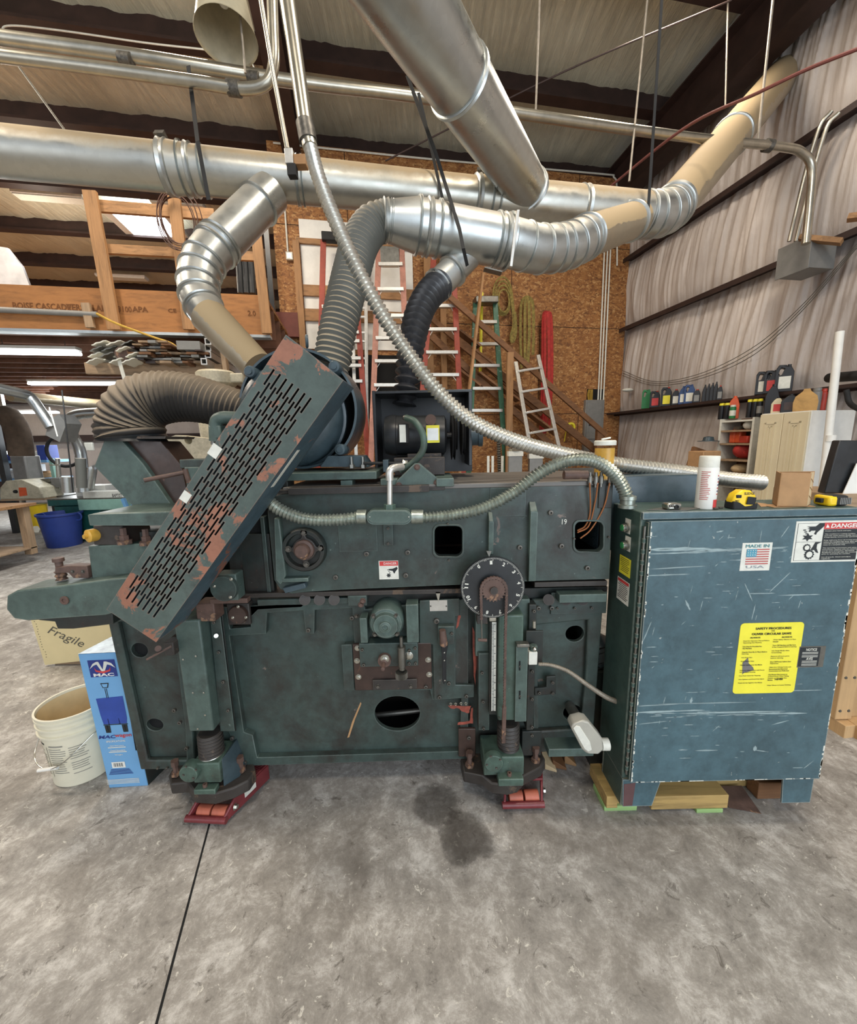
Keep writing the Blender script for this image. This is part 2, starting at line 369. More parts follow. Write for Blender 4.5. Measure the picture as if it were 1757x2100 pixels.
def spot(cx, cy, r, wob, col, k):
    global base
    m = n.n.new('ShaderNodeMapping'); m.inputs['Location'].default_value = (-cx, -cy, 0); n.l.new(n.co, m.inputs[0])
    q = n.n.new('ShaderNodeVectorMath'); q.operation = 'LENGTH'; n.l.new(m.outputs[0], q.inputs[0])
    d = n.math('ADD', q.outputs['Value'], n.math('MULTIPLY', n.math('SUBTRACT', n.noise(9, 6, .7), .5), wob))
    base = n.mix(n.ramp(d, [(r*.86, k), (r, k*.75), (r*1.12, 0.0)]), base, C(col))
for px, py, rr, k in ((895, 1650, .135, .72), (955, 1718, .14, .8), (1030, 1655, .10, .6), (1000, 1610, .12, .55)):
    q = WZ(px, py, 0); spot(q.x, q.y, rr, .10, '#35302c', k)
for px, py, rr in ((1565, 1778, .018), (1590, 1792, .022), (1610, 1799, .02), (1486, 2087, .02), (1450, 2080, .022), (1523, 2030, .012)):
    q = WZ(px, py, 0); spot(q.x, q.y, rr, .02, '#4a4845', .8)
n.bump(n.noise(22, 8, .7), .12, .01)
M['concrete'] = n.set(base, n.ramp(n.noise(3, 4), [(.3, .5), (.7, .72)]), 0, .35)
# OSB
n = NT('osb')
def flakes(rot, sc_):
    co = n.mapping((13*sc_, 1, 30*sc_), (0, rot, 0)); co2 = co
    dv = n.n.new('ShaderNodeVectorMath'); dv.operation = 'ADD'
    nn = n.n.new('ShaderNodeTexNoise'); nn.inputs['Scale'].default_value = 3; n.l.new(n.co, nn.inputs['Vector'])
    n.l.new(co, dv.inputs[0]); n.l.new(nn.outputs['Color'], dv.inputs[1])
    return n.sep(n.vor(1, dv.outputs[0]))[0]
a, b, c_ = flakes(.3, 1.2), flakes(1.25, 1.0), flakes(-.7, 1.4)
m1 = n.ramp(n.noise(26, 2), [(.47, 0.0), (.53, 1.0)]); m2 = n.ramp(n.noise(21, 2, co=n.mapping((1,1,1),(1,1,1))), [(.5, 0.0), (.56, 1.0)])
x = n.mix(m2, n.mix(m1, a, b), c_)
base = n.ramp(x, [(0, C('#6b4526')), (.35, C('#936236')), (.7, C('#a5723f')), (1, C('#c79c66'))])
base = n.mix(n.ramp(n.noise(1.2, 3), [(.3, .0), (.8, .4)]), base, C('#7d4c24')); n.bump(x, .2, .004)
M['osb'] = n.set(base, .7)
n = NT('insulation_vinyl'); q = n.noise(1, 7, .75, .8, n.mapping((26, 26, 1.6))); q2 = n.noise(7, 6, .7, 1)
base = n.ramp(n.noise(1.5, 4), [(.3, C('#b0a59e')), (.7, C('#ccc2ba'))]); n.bump(n.math('ADD', q, n.math('MULTIPLY', q2, .15)), .3, .03)
M['vinyl'] = n.set(base, .42)
n = NT('roof_vinyl'); q = n.noise(1, 6, .7, 1.0, n.mapping((14, 1.6, 3)))
base = n.ramp(n.noise(1.2, 4), [(.3, C('#b8b29c')), (.7, C('#d8d4be'))]); n.bump(q, .8, .05)
M['roofv'] = n.set(base, .45)
# ================================================================== ROOM
UW, VO, MEZV = 4.65, 6.4, 4.9
struct('floor', MB().box(-25, 25, -25, 25, -.1, 0), M['concrete'])
# expansion joint
a, b = WZ(432, 1680, 0), WZ(318, 2110, 0); d = (b-a).normalized()
struct('trim_7', MB().bar(a-d*9+V((0,0,.0005)), b+d*2+V((0,0,.0005)), .007, .002), M['hole'])
def roofz(v): return 6.15-.06*v
def fab(u, v, s=0):
    return .03*noise.noise(V((u*4, v*1.1, s)))+.025*abs(noise.noise(V((u*11+v, v*1.3+2*noise.noise(V((u, v, 3))), s+4))))
m = MB(RM).grid(lambda a, b: (lambda u, v: (u, v, roofz(v)+.22+fab(u, v)))(-13+18*a, -3.5+20*b), 330, 90)
struct('ceiling', m, M['roofv'], smooth=180)
PUR = [-2.3, -1.0, .3, 1.6, 2.9, 4.18, 5.47, 6.76, 8.07, 9.39, 10.7, 12.0, 13.3]
for i, v in enumerate(PUR):
    z = roofz(v); m = MB(RM)
    m.box(-13, UW-.05, v-.01, v+.01, z, z+.26); m.box(-13, UW-.05, v-.08, v+.08, z-.012, z); m.box(-13, UW-.05, v-.08, v-.065, z, z+.02)
    struct('trim_%d' % (10+i), m, M['beam'])
def rafter(n, u, va, vb, d=.5):
    m = MB(RM)
    for x0, x1, za, zb in ((u-.01, u+.01, -d, 0), (u-.12, u+.12, -d-.02, -d), (u-.12, u+.12, -.02, 0)):
        m.hexa([(x0, va, roofz(va)+za), (x1, va, roofz(va)+za), (x1, va, roofz(va)+zb), (x0, va, roofz(va)+zb)],
               [(x0, vb, roofz(vb)+za), (x1, vb, roofz(vb)+za), (x1, vb, roofz(vb)+zb), (x0, vb, roofz(vb)+zb)])
    struct('trim_%d' % n, m, M['beam'])
rafter(30, UW-.3, -3, 14, .55); rafter(31, -8.2, -3, 16, .5)
q = WZ(560, 110, 5.6); rafter(32, q.dot(RR), -3, 9.0, .3)
# right wall in fabric panels between girts
GZ = [0.0, 1.98, 3.36, 4.44, 5.9]
def wf(v, z):
    k = 0
    for i in range(4):
        if GZ[i] <= z <= GZ[i+1]: t = (z-GZ[i])/(GZ[i+1]-GZ[i]); k = sin(pi*t)
    r = noise.noise(V((v*5+z*.7, z*.45, 1)))*.05+(.5-abs(noise.noise(V((v*16+z*2.2, z*.9, 7)))))*.030+(.5-abs(noise.noise(V((v*7.3+z*1.3, z*.5, 11)))))*.07+noise.noise(V((v*38+z*3, z*1.1, 5)))*.008
    return k**.5*(.05+r)
m = MB(RM).grid(lambda a, b: (lambda v, z: (UW+.06-wf(v, z), v, z))(-3.5+10.0*a, 5.95*b), 900, 90)
struct('wall_right', m, M['vinyl'], smooth=180)
for i, z in enumerate(GZ[1:4]):
    m = MB(RM).box(UW-.10, UW+.1, -3.5, VO, z-.01, z+.01); m.box(UW-.115, UW-.1, -3.5, VO, z-.05, z+.01)
    struct('trim_%d' % (40+i), m, M['beam'])
# osb partition with panel joints
ztop = 5.61
ul = -.93
m = MB(RM)
def rvx(px, py): return RV(px, py, VO)
pa = rvx(612, 450); pb = rvx(850, 720)
m.plate([(ul, VO, 0), (UW, VO, 0), (UW, VO, ztop), (ul, VO, ztop)], [], (0, .09, 0))
struct('wall_back', m, M['osb'])
m = MB(RM)
for z in (1.98, 3.37, 4.6): m.box(ul, UW, VO-.002, VO, z-.004, z+.004)
for u, z0, z1 in ((1.5, 3.37, 4.6), (2.6, 3.37, 4.6), (3.1, 1.98, 3.37), (1.9, 0, 1.98), (3.85, 0, 1.98), (.1, 4.6, ztop), (-.5, 3.37, 4.6), (3.7, 4.6, ztop), (1.3, 1.98, 3.37)): m.box(u-.004, u+.004, VO-.002, VO, z0, z1)
struct('trim_50', m, M['hole'])
m = MB(RM)     # white boarded opening behind the ladders
m.box(pa.x, pb.x, VO-.02, VO-.003, pb.z, pa.z); struct('trim_51', m, M['white'])
for i, (y0, y1) in enumerate(((497, 508), (590, 612), (638, 662))):
    z0, z1 = rvx(700, y1).z, rvx(700, y0).z
    struct('trim_%d' % (52+i), MB(RM).box(pa.x-.05, pb.x, VO-.06, VO-.021, z0, z1), M['lum0'])
for i, (px, w) in enumerate(((612, .09), (875, .12), (905, .09))):
    q = rvx(px, 560); struct('trim_%d' % (56+i), MB(RM).box(q.x-w/2, q.x+w/2, VO-.1, VO-.061, rvx(px, 800).z, rvx(px, 430 if i else 500).z), M['lum2'])
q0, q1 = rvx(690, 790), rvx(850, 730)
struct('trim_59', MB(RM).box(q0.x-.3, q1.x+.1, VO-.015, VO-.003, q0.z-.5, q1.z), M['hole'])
# far walls beyond the mezzanine
m = MB(RM).grid(lambda a, b: (lambda u, z: (u, 14.0-.05*abs(noise.noise(V((u*3, z*.4, 2)))), z))(-13+14*a, 6*b), 120, 20); struct('wall_far', m, M['vinyl'], smooth=180)
for i, (u, z0, z1) in enumerate(((-10.1, 0, 6), (-6.6, 0, 6))):
    struct('trim_%d' % (60+i), MB(RM).box(u-.12, u+.12, 13.5, 13.9, z0, z1), M['beam'])
for i, z in enumerate((1.9, 3.0)): struct('trim_%d' % (62+i), MB(RM).box(-13, 1, 13.75, 13.93, z-.09, z+.09), M['beam'])
m = MB(RM).grid(lambda a, b: (-12.6+.04*noise.noise(V((a*60, b, 1))), -3+17*a, 6*b), 90, 8); struct('wall_left', m, M['vinyl'], smooth=180)
# skylight in the roof slope behind the posts
q = RV(300, 455, 8.0)
d = ray(300, 452); k = (roofz(7.75)-.0-H)/d.z; p = CO+d*k; pu, pv = p.dot(RR), p.dot(RF)
struct('window_1', MB(RM).box(pu-.42, pu+.42, pv-.42, pv+.42, roofz(pv)+.02, roofz(pv)+.05), M['skylight'])
struct('trim_65', MB(RM).plate([(pu-.55, pv-.52, roofz(pv)), (pu+.55, pv-.52, roofz(pv)), (pu+.55, pv+.52, roofz(pv)), (pu-.55, pv+.52, roofz(pv))],
       [[(pu-.42, pv-.42, roofz(pv)), (pu-.42, pv+.42, roofz(pv)), (pu+.42, pv+.42, roofz(pv)), (pu+.42, pv-.42, roofz(pv))]], (0, 0, .06)), M['white'])
# plastic lit panel at far left of the mezzanine
struct('window_2', MB(RM).prism([RV(-40, 500, 7.0), RV(15, 508, 7.0), RV(45, 545, 7.0), RV(62, 590, 7.0), RV(-40, 590, 7.0)], (0, .04, 0)), plain('clear_sheeting', '#d9dde2', .25, 0, .3, 2))
# ------------------------------------------------------------------ mezzanine
bz1 = RV(250, 593, MEZV).z; bz0 = RV(250, 679, MEZV).z; be = RV(550, 640, MEZV).x
ob = part('laminated_beam', MB(RM).box(-8, be, MEZV, MEZV+.09, bz0, bz1), M['lam'])
tag(ob, 'long laminated wood header beam stamped with lettering, edge of the mezzanine', 'beam')
inkb = plain('faded_beam_ink', '#6b401a', .8, 0, .1, bump=0)
RT = (Matrix.Rotation(TH, 3, 'Z') @ TXB)
def RTxt(s, cx, cy, wp, hp, v, mat, parent, **k):
    p = R2W(RV(cx, cy, v-.003)); q = S(p)*1.12; return text(s, p, wp*q, hp*q, mat, parent, frame=RT, **k)
for s, cx, cy, wp, hp in (('BOISE CASCADE', 86, 628, 92, 11), ('VERSA-LAM', 178, 631, 66, 11), ('3100', 256, 634, 22, 10), ('APA', 287, 634, 26, 9), ('CE', 353, 637, 14, 7), ('2.0', 516, 642, 14, 9)):
    RTxt(s, cx, cy, wp, hp, MEZV, inkb, ob, bold=.02)
deck = struct('trim_66', MB(RM).box(-10, be, MEZV+.1, 12, bz1-.06, bz1-.02), M['osb'])
for i in range(17):
    v = MEZV+.32+i*.40
    struct('trim_%d' % (70+i), MB(RM).box(-10, be, v, v+.045, bz0+.02, bz1-.06), M['joist'])
struct('trim_90', MB(RM).box(-8, be, MEZV-.01, MEZV+.1, bz0-.03, bz0-.002), M['galvclean'])
def rlum(x0, y0, x1, y1, wpx, v, name, label, cat, mat, group=None, th=.04, kind=None):
    a, b = R2W(RV(x0, y0, v)), R2W(RV(x1, y1, v)); w = wpx*S((a+b)/2)
    o = part(name, MB().bar(a, b, th, w, up=RR if abs(x0-x1) < abs(y0-y1) else (0,0,1)) if 0 else MB().bar(a, b, w, th, up=-RF), mat)
    return tag(o, label, cat, group)
G = 'guard rail posts of the mezzanine'
rlum(184, 392, 235, 676, 24, MEZV-.06, 'rail_post', 'tallest wooden guard rail post, left end of the mezzanine rail', 'post', M['lum2'], G)
rlum(357, 404, 388, 676, 22, MEZV-.06, 'rail_post', 'wooden guard rail post hung with a coil of wire', 'post', M['lum2'], G)
rlum(524, 466, 548, 684, 20, MEZV-.06, 'rail_post', 'wooden guard rail post at the right end of the mezzanine beam', 'post', M['lum2'], G)
rlum(176, 622, 186, 672, 15, MEZV-.05, 'wood_cleat', 'short pale wood block nailed over the beam lettering', 'block', M['oldw2'])
G = 'horizontal guard rails of the mezzanine'
rlum(200, 423, 440, 441, 21, MEZV, 'guard_rail', 'upper horizontal wooden guard rail of the mezzanine', 'rail', M['lum0'], G)
rlum(215, 511, 528, 527, 17, MEZV, 'guard_rail', 'lower horizontal wooden guard rail of the mezzanine', 'rail', M['lum0'], G)
m = MB(); rnd = random.Random(3)
for i in range(6):
    c = R2W(RV(367+rnd.uniform(-5, 5), 452+rnd.uniform(-6, 6), MEZV-.12-i*.008)); q = S(c)
    m.tube_closed([c+RR*(cos(t)*(30+i*2)*q)+V((0, 0, sin(t)*(44+i*3)*q))-RF*.01*sin(3*t) for t in [k*pi/16 for k in range(32)]], .005, 6)
tag(part('wire_coil', m, plain('brown_wire', '#4a2c20', .5)), 'coil of thin brown wire hung over a guard rail post', 'wire coil')
# dark pipe and yellow cord along the beam
a, b = R2W(RV(-30, 634, MEZV-.05)), R2W(RV(200, 645, MEZV-.05))
tag(part('foam_pipe', MB().cyl(a, b, 5.5*S(b)), M['greyb']), 'grey foam covered pipe running along the beam face', 'pipe')
def roomtube(pts, v, rpx, name, label, cat, mat, n=8, group=None):
    P = [R2W(RV(x, y, (vv if vv else v))) for x, y, *r in pts for vv in [r[0] if r else None]]
    P = catmull(P, 6); o = part(name, MB().tube(P, rpx*S(P[len(P)//2]), n), mat)
    return tag(o, label, cat, group)
roomtube([(198, 643), (240, 664), (310, 690), (360, 710), (372, 745), (385, 780), (396, 812), (402, 850)], 4.7, 2.2, 'yellow_cable', 'yellow electric cable drooping from the mezzanine beam past the lumber rack', 'cord', M['yellowc'])
# black plastic wrapped rolls on the mezzanine
for i, x in enumerate((494, 506, 518)):
    a, b = R2W(RV(x, 602, 5.5)), R2W(RV(x-4, 532, 5.5))
    tag(part('wrapped_roll', MB().cyl(a, b, 6.5*S(a), n=14), M['black']), 'tall roll wrapped in glossy black plastic standing on the mezzanine', 'roll', 'black wrapped rolls')
# ------------------------------------------------------------------ fluorescent lamps
def tubelamp(x0, x1, y, v, label, lit=True):
    a, b = R2W(RV(x0, y, v)), R2W(RV(x1, y+3, v)); c = (a+b)/2
    t = thing('tube_lamp', label, 'lamp', c, 'tube lamps under the mezzanine' if lit else 'unlit tube lamps on the roof')
    L = RR*((b-a).length/2); q = S(c); a, b = c-L, c+L
    part('lamp_housing', MB().bar(a+V((0,0,.05)), b+V((0,0,.05)), .12, .035), M['white'], t, .004)
    if lit:
        for e9 in (a.lerp(b, .15), a.lerp(b, .85)): part('hanger_wire', MB().cyl(e9+V((0, 0, .067)), V((e9.x, e9.y, max(bz0+.03, e9.z+.12))), .004, n=6), M['steelD'], t)
    for s in (-.03, .03): part('lamp_tube', MB().cyl(a+RF*s, b+RF*s, .02, n=12), M['tubeglow'] if lit else M['white'], t)
    if lit:
        ld = bpy.data.lights.new('tube_light', 'AREA'); ld.shape = 'RECTANGLE'; ld.size = (b-a).length; ld.size_y = .1; ld.energy = 34; ld.color = (.95, .98, 1)
        lo = bpy.data.objects.new('tube_light', ld); COL.objects.link(lo); lo.location = c-V((0,0,.04)); lo.rotation_euler = (0, 0, TH)
tubelamp(-20, 163, 722, 5.5, 'lit fluorescent tube lamp nearest the mezzanine beam')
tubelamp(60, 282, 786, 8.3, 'lit fluorescent tube lamp farther under the mezzanine, below the first')
tubelamp(-60, 120, 845, 11.5, 'lit fluorescent tube lamp farthest under the mezzanine')
# roof lamps unlit
for x0, x1, y, dv, s in ((5, 200, 397, 6.3, 'white lamp housing on the purlin left of the tallest post'), (190, 310, 562, 9.6, 'white lamp housing far back over the mezzanine'), (300, 430, 412, 7.0, 'white lamp housing beside the bright skylight')):
    a = RV(x0, y, dv); b = RV(x1, y+12, dv); c = R2W((a+b)/2); rr_ = (c-CO); k_ = (roofz(dv)-.04-H)/rr_.z; c = CO+rr_*k_
    t = thing('strip_lamp', s, 'lamp', c, 'white strip lamps on the roof')
    L = RR*((b-a).length/2); part('lamp_housing', MB().bar(c-L, c+L, .22, .05), M['white'], t, .004)
    part('diffuser', MB().bar(c-L*.97-V((0,0,.035)), c+L*.97-V((0,0,.035)), .19, .02), M['stick'], t)
# high bay lamp dome
c = W(459, 60, 2.55); ax = (W(478, 95, 2.45)-W(446, -30, 2.75)).normalized(); q = S(c)
c = W(461, 34, 2.6); q = S(c)
t = thing('dome_lamp', 'frosted bell shaped high bay lamp hanging at the top left', 'lamp', c)
ax = V((.03, -.10, -1)).normalized(); k9 = 1.12
part('lamp_shade', MB().lathe(c+ax*.0, ax, [(r9*q*k9, z9) for r9, z9 in [(20, -.22), (34, -.18), (40, -.10), (46, .0), (52, .10), (54, .11), (52, .10), (44, .0), (38, -.10), (30, -.17)]], 40), M['bulb'], t)
part('lamp_neck', MB().lathe(c, ax, [(18*q, -.40), (20*q, -.22), (15*q, -.20)], 24), M['steelD'], t)
part('bulb', MB().ball(c-ax*.08, .03), M['white'], t)
# ------------------------------------------------------------------ DUCTS
ZD = 3.05
def dpts(l): return [WZ(x, y, z) for x, y, z in l]
def collar(par, p, ax, r, w=.03, nm='collar', mat=None, h=.010):
    ax = V(ax).normalized(); part(nm, MB().lathe(V(p)-ax*w/2, ax, [(r, 0), (r+h, w*.15), (r+h*.3, w*.5), (r+h, w*.85), (r, w)], 40), mat or M['galvclean'], par)
def pipe(par, a, b, r0, r1=None, nm='pipe', mat=None, n=48):
    part(nm, MB().cyl(a, b, r0, r1, n), mat or M['galv'], par)
def onpath(a, b, px):                     # point of segment a-b whose image column is px
    lo, hi = 0.0, 1.0; f = lambda t: (lambda p: 878.5+F*((CAMR.transposed() @ (p-CO)).x/-(CAMR.transposed() @ (p-CO)).z))(a.lerp(b, t))
    s = f(1) > f(0)
    for _ in range(40):
        m_ = (lo+hi)/2
        if (f(m_) < px) == s: lo = m_
        else: hi = m_
    return a.lerp(b, lo)
A, B = WZ(-260, 285, ZD), WZ(1320, 441, ZD); ad = (B-A).normalized()
t = thing('trunk_duct', 'long horizontal galvanised dust collection trunk duct crossing the upper picture', 'duct', A.lerp(B, .5))
p1, p2, p3, p4, p5 = (onpath(A, B, x) for x in (345, 395, 610, 985, 1190))
pipe(t, A, p1, .112); pipe(t, p1, p2, .122, .114, 'reducer'); pipe(t, p2, p4, .113); pipe(t, p4-ad*.02, p4+ad*.12, .122, .118, 'reducer'); pipe(t, p4+ad*.1, B, .124, .134)
for p, r, w in ((p1, .118, .05), (p1+ad*.08, .118, .012), (p2, .115, .03), (p2+ad*.06, .113, .014), (p3, .113, .02), (p3+ad*.03, .113, .012), (p4-ad*.03, .118, .04), (p4+ad*.05, .120, .012), (p4+ad*.1, .119, .014), (p5, .126, .05)): collar(t, p, ad, r, w)
# segmented elbow and riser to the wall
X0 = R2W(RU(1608, 152, UW+.15)); xd = (X0-B-ad*.2).normalized(); E0 = B+(ad+xd)*.16
arc = catmull([B-ad*.06, B, B+ad*.08+xd*.015, E0-xd*.08-ad*.015, E0, E0+xd*.03], 4)[3:-1]
part('elbow', MB().tube(arc, .138, 48), M['galvclean'], t)
for k in range(1, len(arc)-1, 3): collar(t, arc[k], arc[k+1]-arc[k-1], .138, .012, 'seam', h=.006)
pipe(t, E0, X0, .140, .165, mat=M['galvdust'], nm='riser'); collar(t, E0+xd*.02, xd, .140, .05)
collar(t, E0.lerp(X0, .42), xd, .151, .04)
# hanging clamp posts on trunk
for p in (p1, p4): part('draw_clamp', MB().bar(p+V((0,-.02,.118)), p+V((0,-.05,.14)), .05, .035), M['bolt'], t)
# diagonal duct
J = WZ(1132, 470, ZD); K = W(742, -150, 1.62); K.z = J.z+(K.z-J.z)*1.0; dd = (K-J).normalized()
t = thing('diagonal_duct', 'big bright galvanised duct slanting from the top centre down to the trunk duct', 'duct', J.lerp(K, .5))
pipe(t, J, K, .113, .158, mat=M['galvclean'])
def atY(a, b, py):
    lo, hi = 0.0, 1.0
    g = lambda t: (lambda c: 1050+F*(c.y/c.z))(CAMR.transposed() @ (a.lerp(b, t)-CO))
    for _ in range(40):
        m_ = (lo+hi)/2
        if g(m_) > py: lo = m_
        else: hi = m_
    return a.lerp(b, lo)
for py, w in ((388, .03), (165, .025)):
    p = atY(J, K, py); collar(t, p, dd, .113+.045*((p-J).length/(K-J).length), w)
part('branch_saddle', MB().cyl(J-dd*.0, J+dd*.16, .119, .117, 48), M['galv'], t)
# front branch duct with reducer
P0, P1 = W(789, 453, 2.12), W(856, 464, 2.16); P2, P3 = W(1040, 497, 2.26), W(1170, 503, 2.42); P4 = W(1300, 452, 2.92)
ax = (P2-P1).normalized()
t = thing('branch_duct', 'galvanised branch duct with cone reducer hung below the trunk duct', 'duct', P1)
pipe(t, P0, P1, 36*S(P0), 50*S(P1), 'reducer', M['galvclean']); r = 49*S(P1)
pipe(t, P1, P2, r, r, mat=M['galvclean'])
for p, w in ((P0, .03), (P0+(P1-P0)*.18, .012), (P1, .015), (P1+ax*.05, .03), (P1+ax*.10, .014), (P2-ax*.07, .012), (P2-ax*.03, .03)): collar(t, p, (P1-P0) if p == P0 else ax, (36*S(P0) if (p-P0).length < .08 else r), w)
arc = catmull([P2-ax*.1, P2, W(1098, 511, 2.32), W(1140, 510, 2.38), P3, W(1200, 488, 2.50)], 5)[4:]
part('elbow', MB().tube(arc, r*.97, 48), M['galvclean'], t)
for k in range(1, len(arc)-1, 3): collar(t, arc[k], arc[k+1]-arc[k-1], r*.965, .012, 'seam', h=.006)
e = arc[-1]; xd2 = (P4-e).normalized(); pipe(t, e-xd2*.03, P4+xd2*.03, r*.93, .108, mat=M['galvdust'])
collar(t, P4-xd2*.06, xd2, .110, .03); collar(t, e, xd2, r*.95, .03)
# slide gate blade on the branch
g = W(1052, 497, 2.26); q = S(g); part('slide_gate', MB().lathe(P2, ax, [(r, -.008), (r*1.13, -.006), (r*1.13, .006), (r, .008)], 40), M['galvclean'], t); g2 = W(1012, 557, 2.2); part('gate_plate', MB().bar(g2+V((-.05, 0, .012)), g2+V((.04, 0, -.01)), .05, .006), M['steelD'], t, .001)
part('gate_handle', MB().bar(W(1062, 432, 2.08), W(1047, 548, 2.08), .014, .02, up=(0,1,0)), M['alu'], t, .002)
# small outlet under the branch
Q0, Q1 = W(935, 548, 2.22), W(893, 590, 2.17); qa = (Q1-Q0).normalized()
pipe(t, Q0-qa*.1, Q1, 29*S(Q1), nm='outlet', mat=M['galvclean']); collar(t, Q0+qa*.03, qa, 29*S(Q1), .02); collar(t, Q1-qa*.02, qa, 29*S(Q1), .03)
# left branch (elbow down to the left)
L0, L1 = W(530, 420, 2.46), W(440, 510, 2.26); r = 38*S(L0)
la = (L1-L0).normalized()
t = thing('elbow_duct', 'galvanised duct bending in a jointed elbow from the trunk down to the left', 'duct', L1)
pipe(t, L0-la*.12, L1, r, mat=M['galvclean']); arc = catmull([L0, L1, W(411, 556, 2.18), W(409, 606, 2.12), W(432, 652, 2.07), W(475, 700, 2.04)], 4)[4:]
arc2 = arc[:13]
part('elbow', MB().tube(arc2, [r*(1-.015*i) for i in range(len(arc2))], 48), M['galvclean'], t)
for k in range(0, len(arc2)-1, 2): collar(t, arc2[k], arc2[min(k+1, len(arc2)-1)]-arc2[max(k-1, 0)], r*(1-.015*k), .014, 'seam', h=.007)
for k, w in ((-.05, .02), (-.015, .03)): collar(t, L1+la*k, la, r, w)
ee = arc2[-1]; pipe(t, ee-(W(522, 745, 2.0)-ee).normalized()*.02, W(528, 752, 2.0), r*.84, r*.74, nm='lower_pipe', mat=M['galvdust'])
collar(t, L0+la*.0, la, r, .012)
# ------------------------------------------------------------------ flexible ducts
def flex(name, label, pts, rpx, mat, pitch, amp, cat='hose', r1px=None, n=28, sub=4, extra=None, par=None):
    P = [W(*p) for p in pts]; r0 = rpx*S(P[0]); r1 = (r1px or rpx)*S(P[-1])
    o = part(name, MB().hose(P, r0, pitch, amp, n, r1, sub), mat, par, smooth=75)
    return o if par else tag(o, label, cat)
flex('flexible_duct', 'grey blue ribbed flexible duct rising from the round motor guard to the cone reducer',
     [(676, 770, 1.86), (690, 690, 1.89), (706, 620, 1.93), (722, 555, 1.99), (738, 500, 2.05), (762, 464, 2.10), (794, 453, 2.13)], 35, M['flexG'], .024, .0050, r1px=36)
flex('flexible_duct', 'glossy black ribbed flexible duct dropping from the small outlet to the black motor housing',
     [(829, 830, 1.86), (836, 770, 1.87), (845, 700, 1.92), (860, 640, 2.0), (880, 604, 2.08), (902, 583, 2.17)], 20, M['flexB'], .036, .0115, r1px=26, sub=6)
flex('flexible_duct', 'dusty brown ribbed flexible hose arching down onto the green chute',
     [(520, 850, 1.72), (450, 830, 1.72), (380, 815, 1.72), (318, 818, 1.70), (280, 838, 1.68), (267, 872, 1.68), (272, 896, 1.68)], 36, M['flexT'], .020, .0042, r1px=60)
# ------------------------------------------------------------------ conduits, rods, straps
def wt(name, label, cat, pts, rpx, mat, n=12, group=None, smoothp=True, parent=None):
    P = [W(*p) for p in pts]; Q = catmull(P, 8) if smoothp else P
    o = part(name, MB().tube(Q, rpx*S(P[len(P)//2]), n), mat, parent); return o if parent else tag(o, label, cat, group)
G = 'metal conduits under the roof'
c1 = wt('conduit', 'upper of the two thick steel conduits at the top left', 'conduit', [(-40, 72, 2.35), (250, 112, 2.45), (500, 152, 2.6), (650, 174, 2.75), (860, 199, 2.95), (1100, 238, 3.2), (1400, 280, 3.55), (1600, 301, 3.8), (1645, 314, 3.85), (1664, 345, 3.87), (1660, 420, 3.86), (1652, 500, 3.84)], 8.5, M['conduit'], group=G)
c2 = wt('conduit', 'lower steel conduit at the top left, curving up beside the dome lamp', 'conduit', [(-40, 110, 2.2), (200, 140, 2.25), (400, 168, 2.3), (495, 182, 2.33), (545, 172, 2.33), (561, 130, 2.33), (560, 60, 2.33), (556, -60, 2.33)], 11, M['conduit'], group=G)
for x, y, Y, par, r in ((258, 122, 2.44, c1, 12), (520, 160, 2.6, c1, 11), (480, 181, 2.33, c2, 14), (1575, 299, 3.78, c1, 11)):
    c = W(x, y, Y); part('coupling', MB().cyl(c-V((.03, 0, -.004)), c+V((.03, 0, -.004)), r*S(c)), M['bolt'], par)
t = wt('conduit', 'steel drop conduit coming down from the top to the flexible hose', 'conduit', [(584, -40, 1.60), (604, 100, 1.57), (627, 262, 1.54)], 15, M['conduit'], smoothp=False)
part('coupling', MB().tube([W(625, 252, 1.54), W(632, 290, 1.535)], 18*S(W(630, 270, 1.54)), 20), M['bolt'], t)
part('compression_ring', MB().tube([W(632, 286, 1.535), W(636, 303, 1.53)], 15*S(W(630, 270, 1.54)), 20), M['steel'], t)
wt('conduit', 'thin steel conduit ending in a small switch box at the trunk duct', 'conduit', [(530, -30, 2.1), (560, 150, 2.12), (589, 305, 2.14)], 5, M['conduit'], smoothp=False)
t = thing('switch_box', 'small grey switch box in front of the trunk duct beside an orange block', 'box', W(594, 330, 2.12))
part('box_body', PB(583, 302, 600, 334, 2.12, 2.16), M['alu'], t, .003); part('cover', PB(588, 334, 606, 358, 2.12, 2.16), M['blackmat'], t, .002)
tag(part('orange_block', PB(602, 315, 626, 336, 2.13, 2.18), M['lum0'], None, .002), 'orange wood block beside the switch box on the trunk duct', 'block')
flex('flexible_conduit', 'long bright ribbed steel conduit swooping from the top to behind the spray can',
     [(636, 300, 1.53), (652, 360, 1.50), (680, 435, 1.48), (722, 530, 1.46), (775, 630, 1.45), (830, 715, 1.45), (895, 800, 1.46), (965, 862, 1.50), (1050, 902, 1.56), (1150, 930, 1.64), (1260, 951, 1.70), (1380, 966, 1.72), (1480, 982, 1.74), (1560, 990, 1.76)],
     12.5, M['hose'], .0165, .0036, 'conduit', 14.5, 20)
flex('flexible_conduit', 'greenish ribbed flexible conduit arching from the cabinet top to the oval fitting on the machine',
     [(1288, 1040, 1.47), (1280, 1005, 1.47), (1255, 968, 1.46), (1215, 945, 1.45), (1165, 945, 1.44), (1110, 968, 1.43), (1050, 1012, 1.42), (990, 1042, 1.415), (930, 1056, 1.41), (868, 1062, 1.41)], 12, M['hoseG'], .0135, .0032, 'conduit', 10.5, 20)
flex('flexible_conduit', 'short greenish ribbed conduit sagging from behind the slotted guard to the oval fitting',
     [(535, 1012, 1.44), (570, 1043, 1.42), (625, 1064, 1.41), (690, 1066, 1.41), (745, 1060, 1.41)], 11.5, M['hoseG'], .0135, .0032, 'conduit', 11.5, 20)
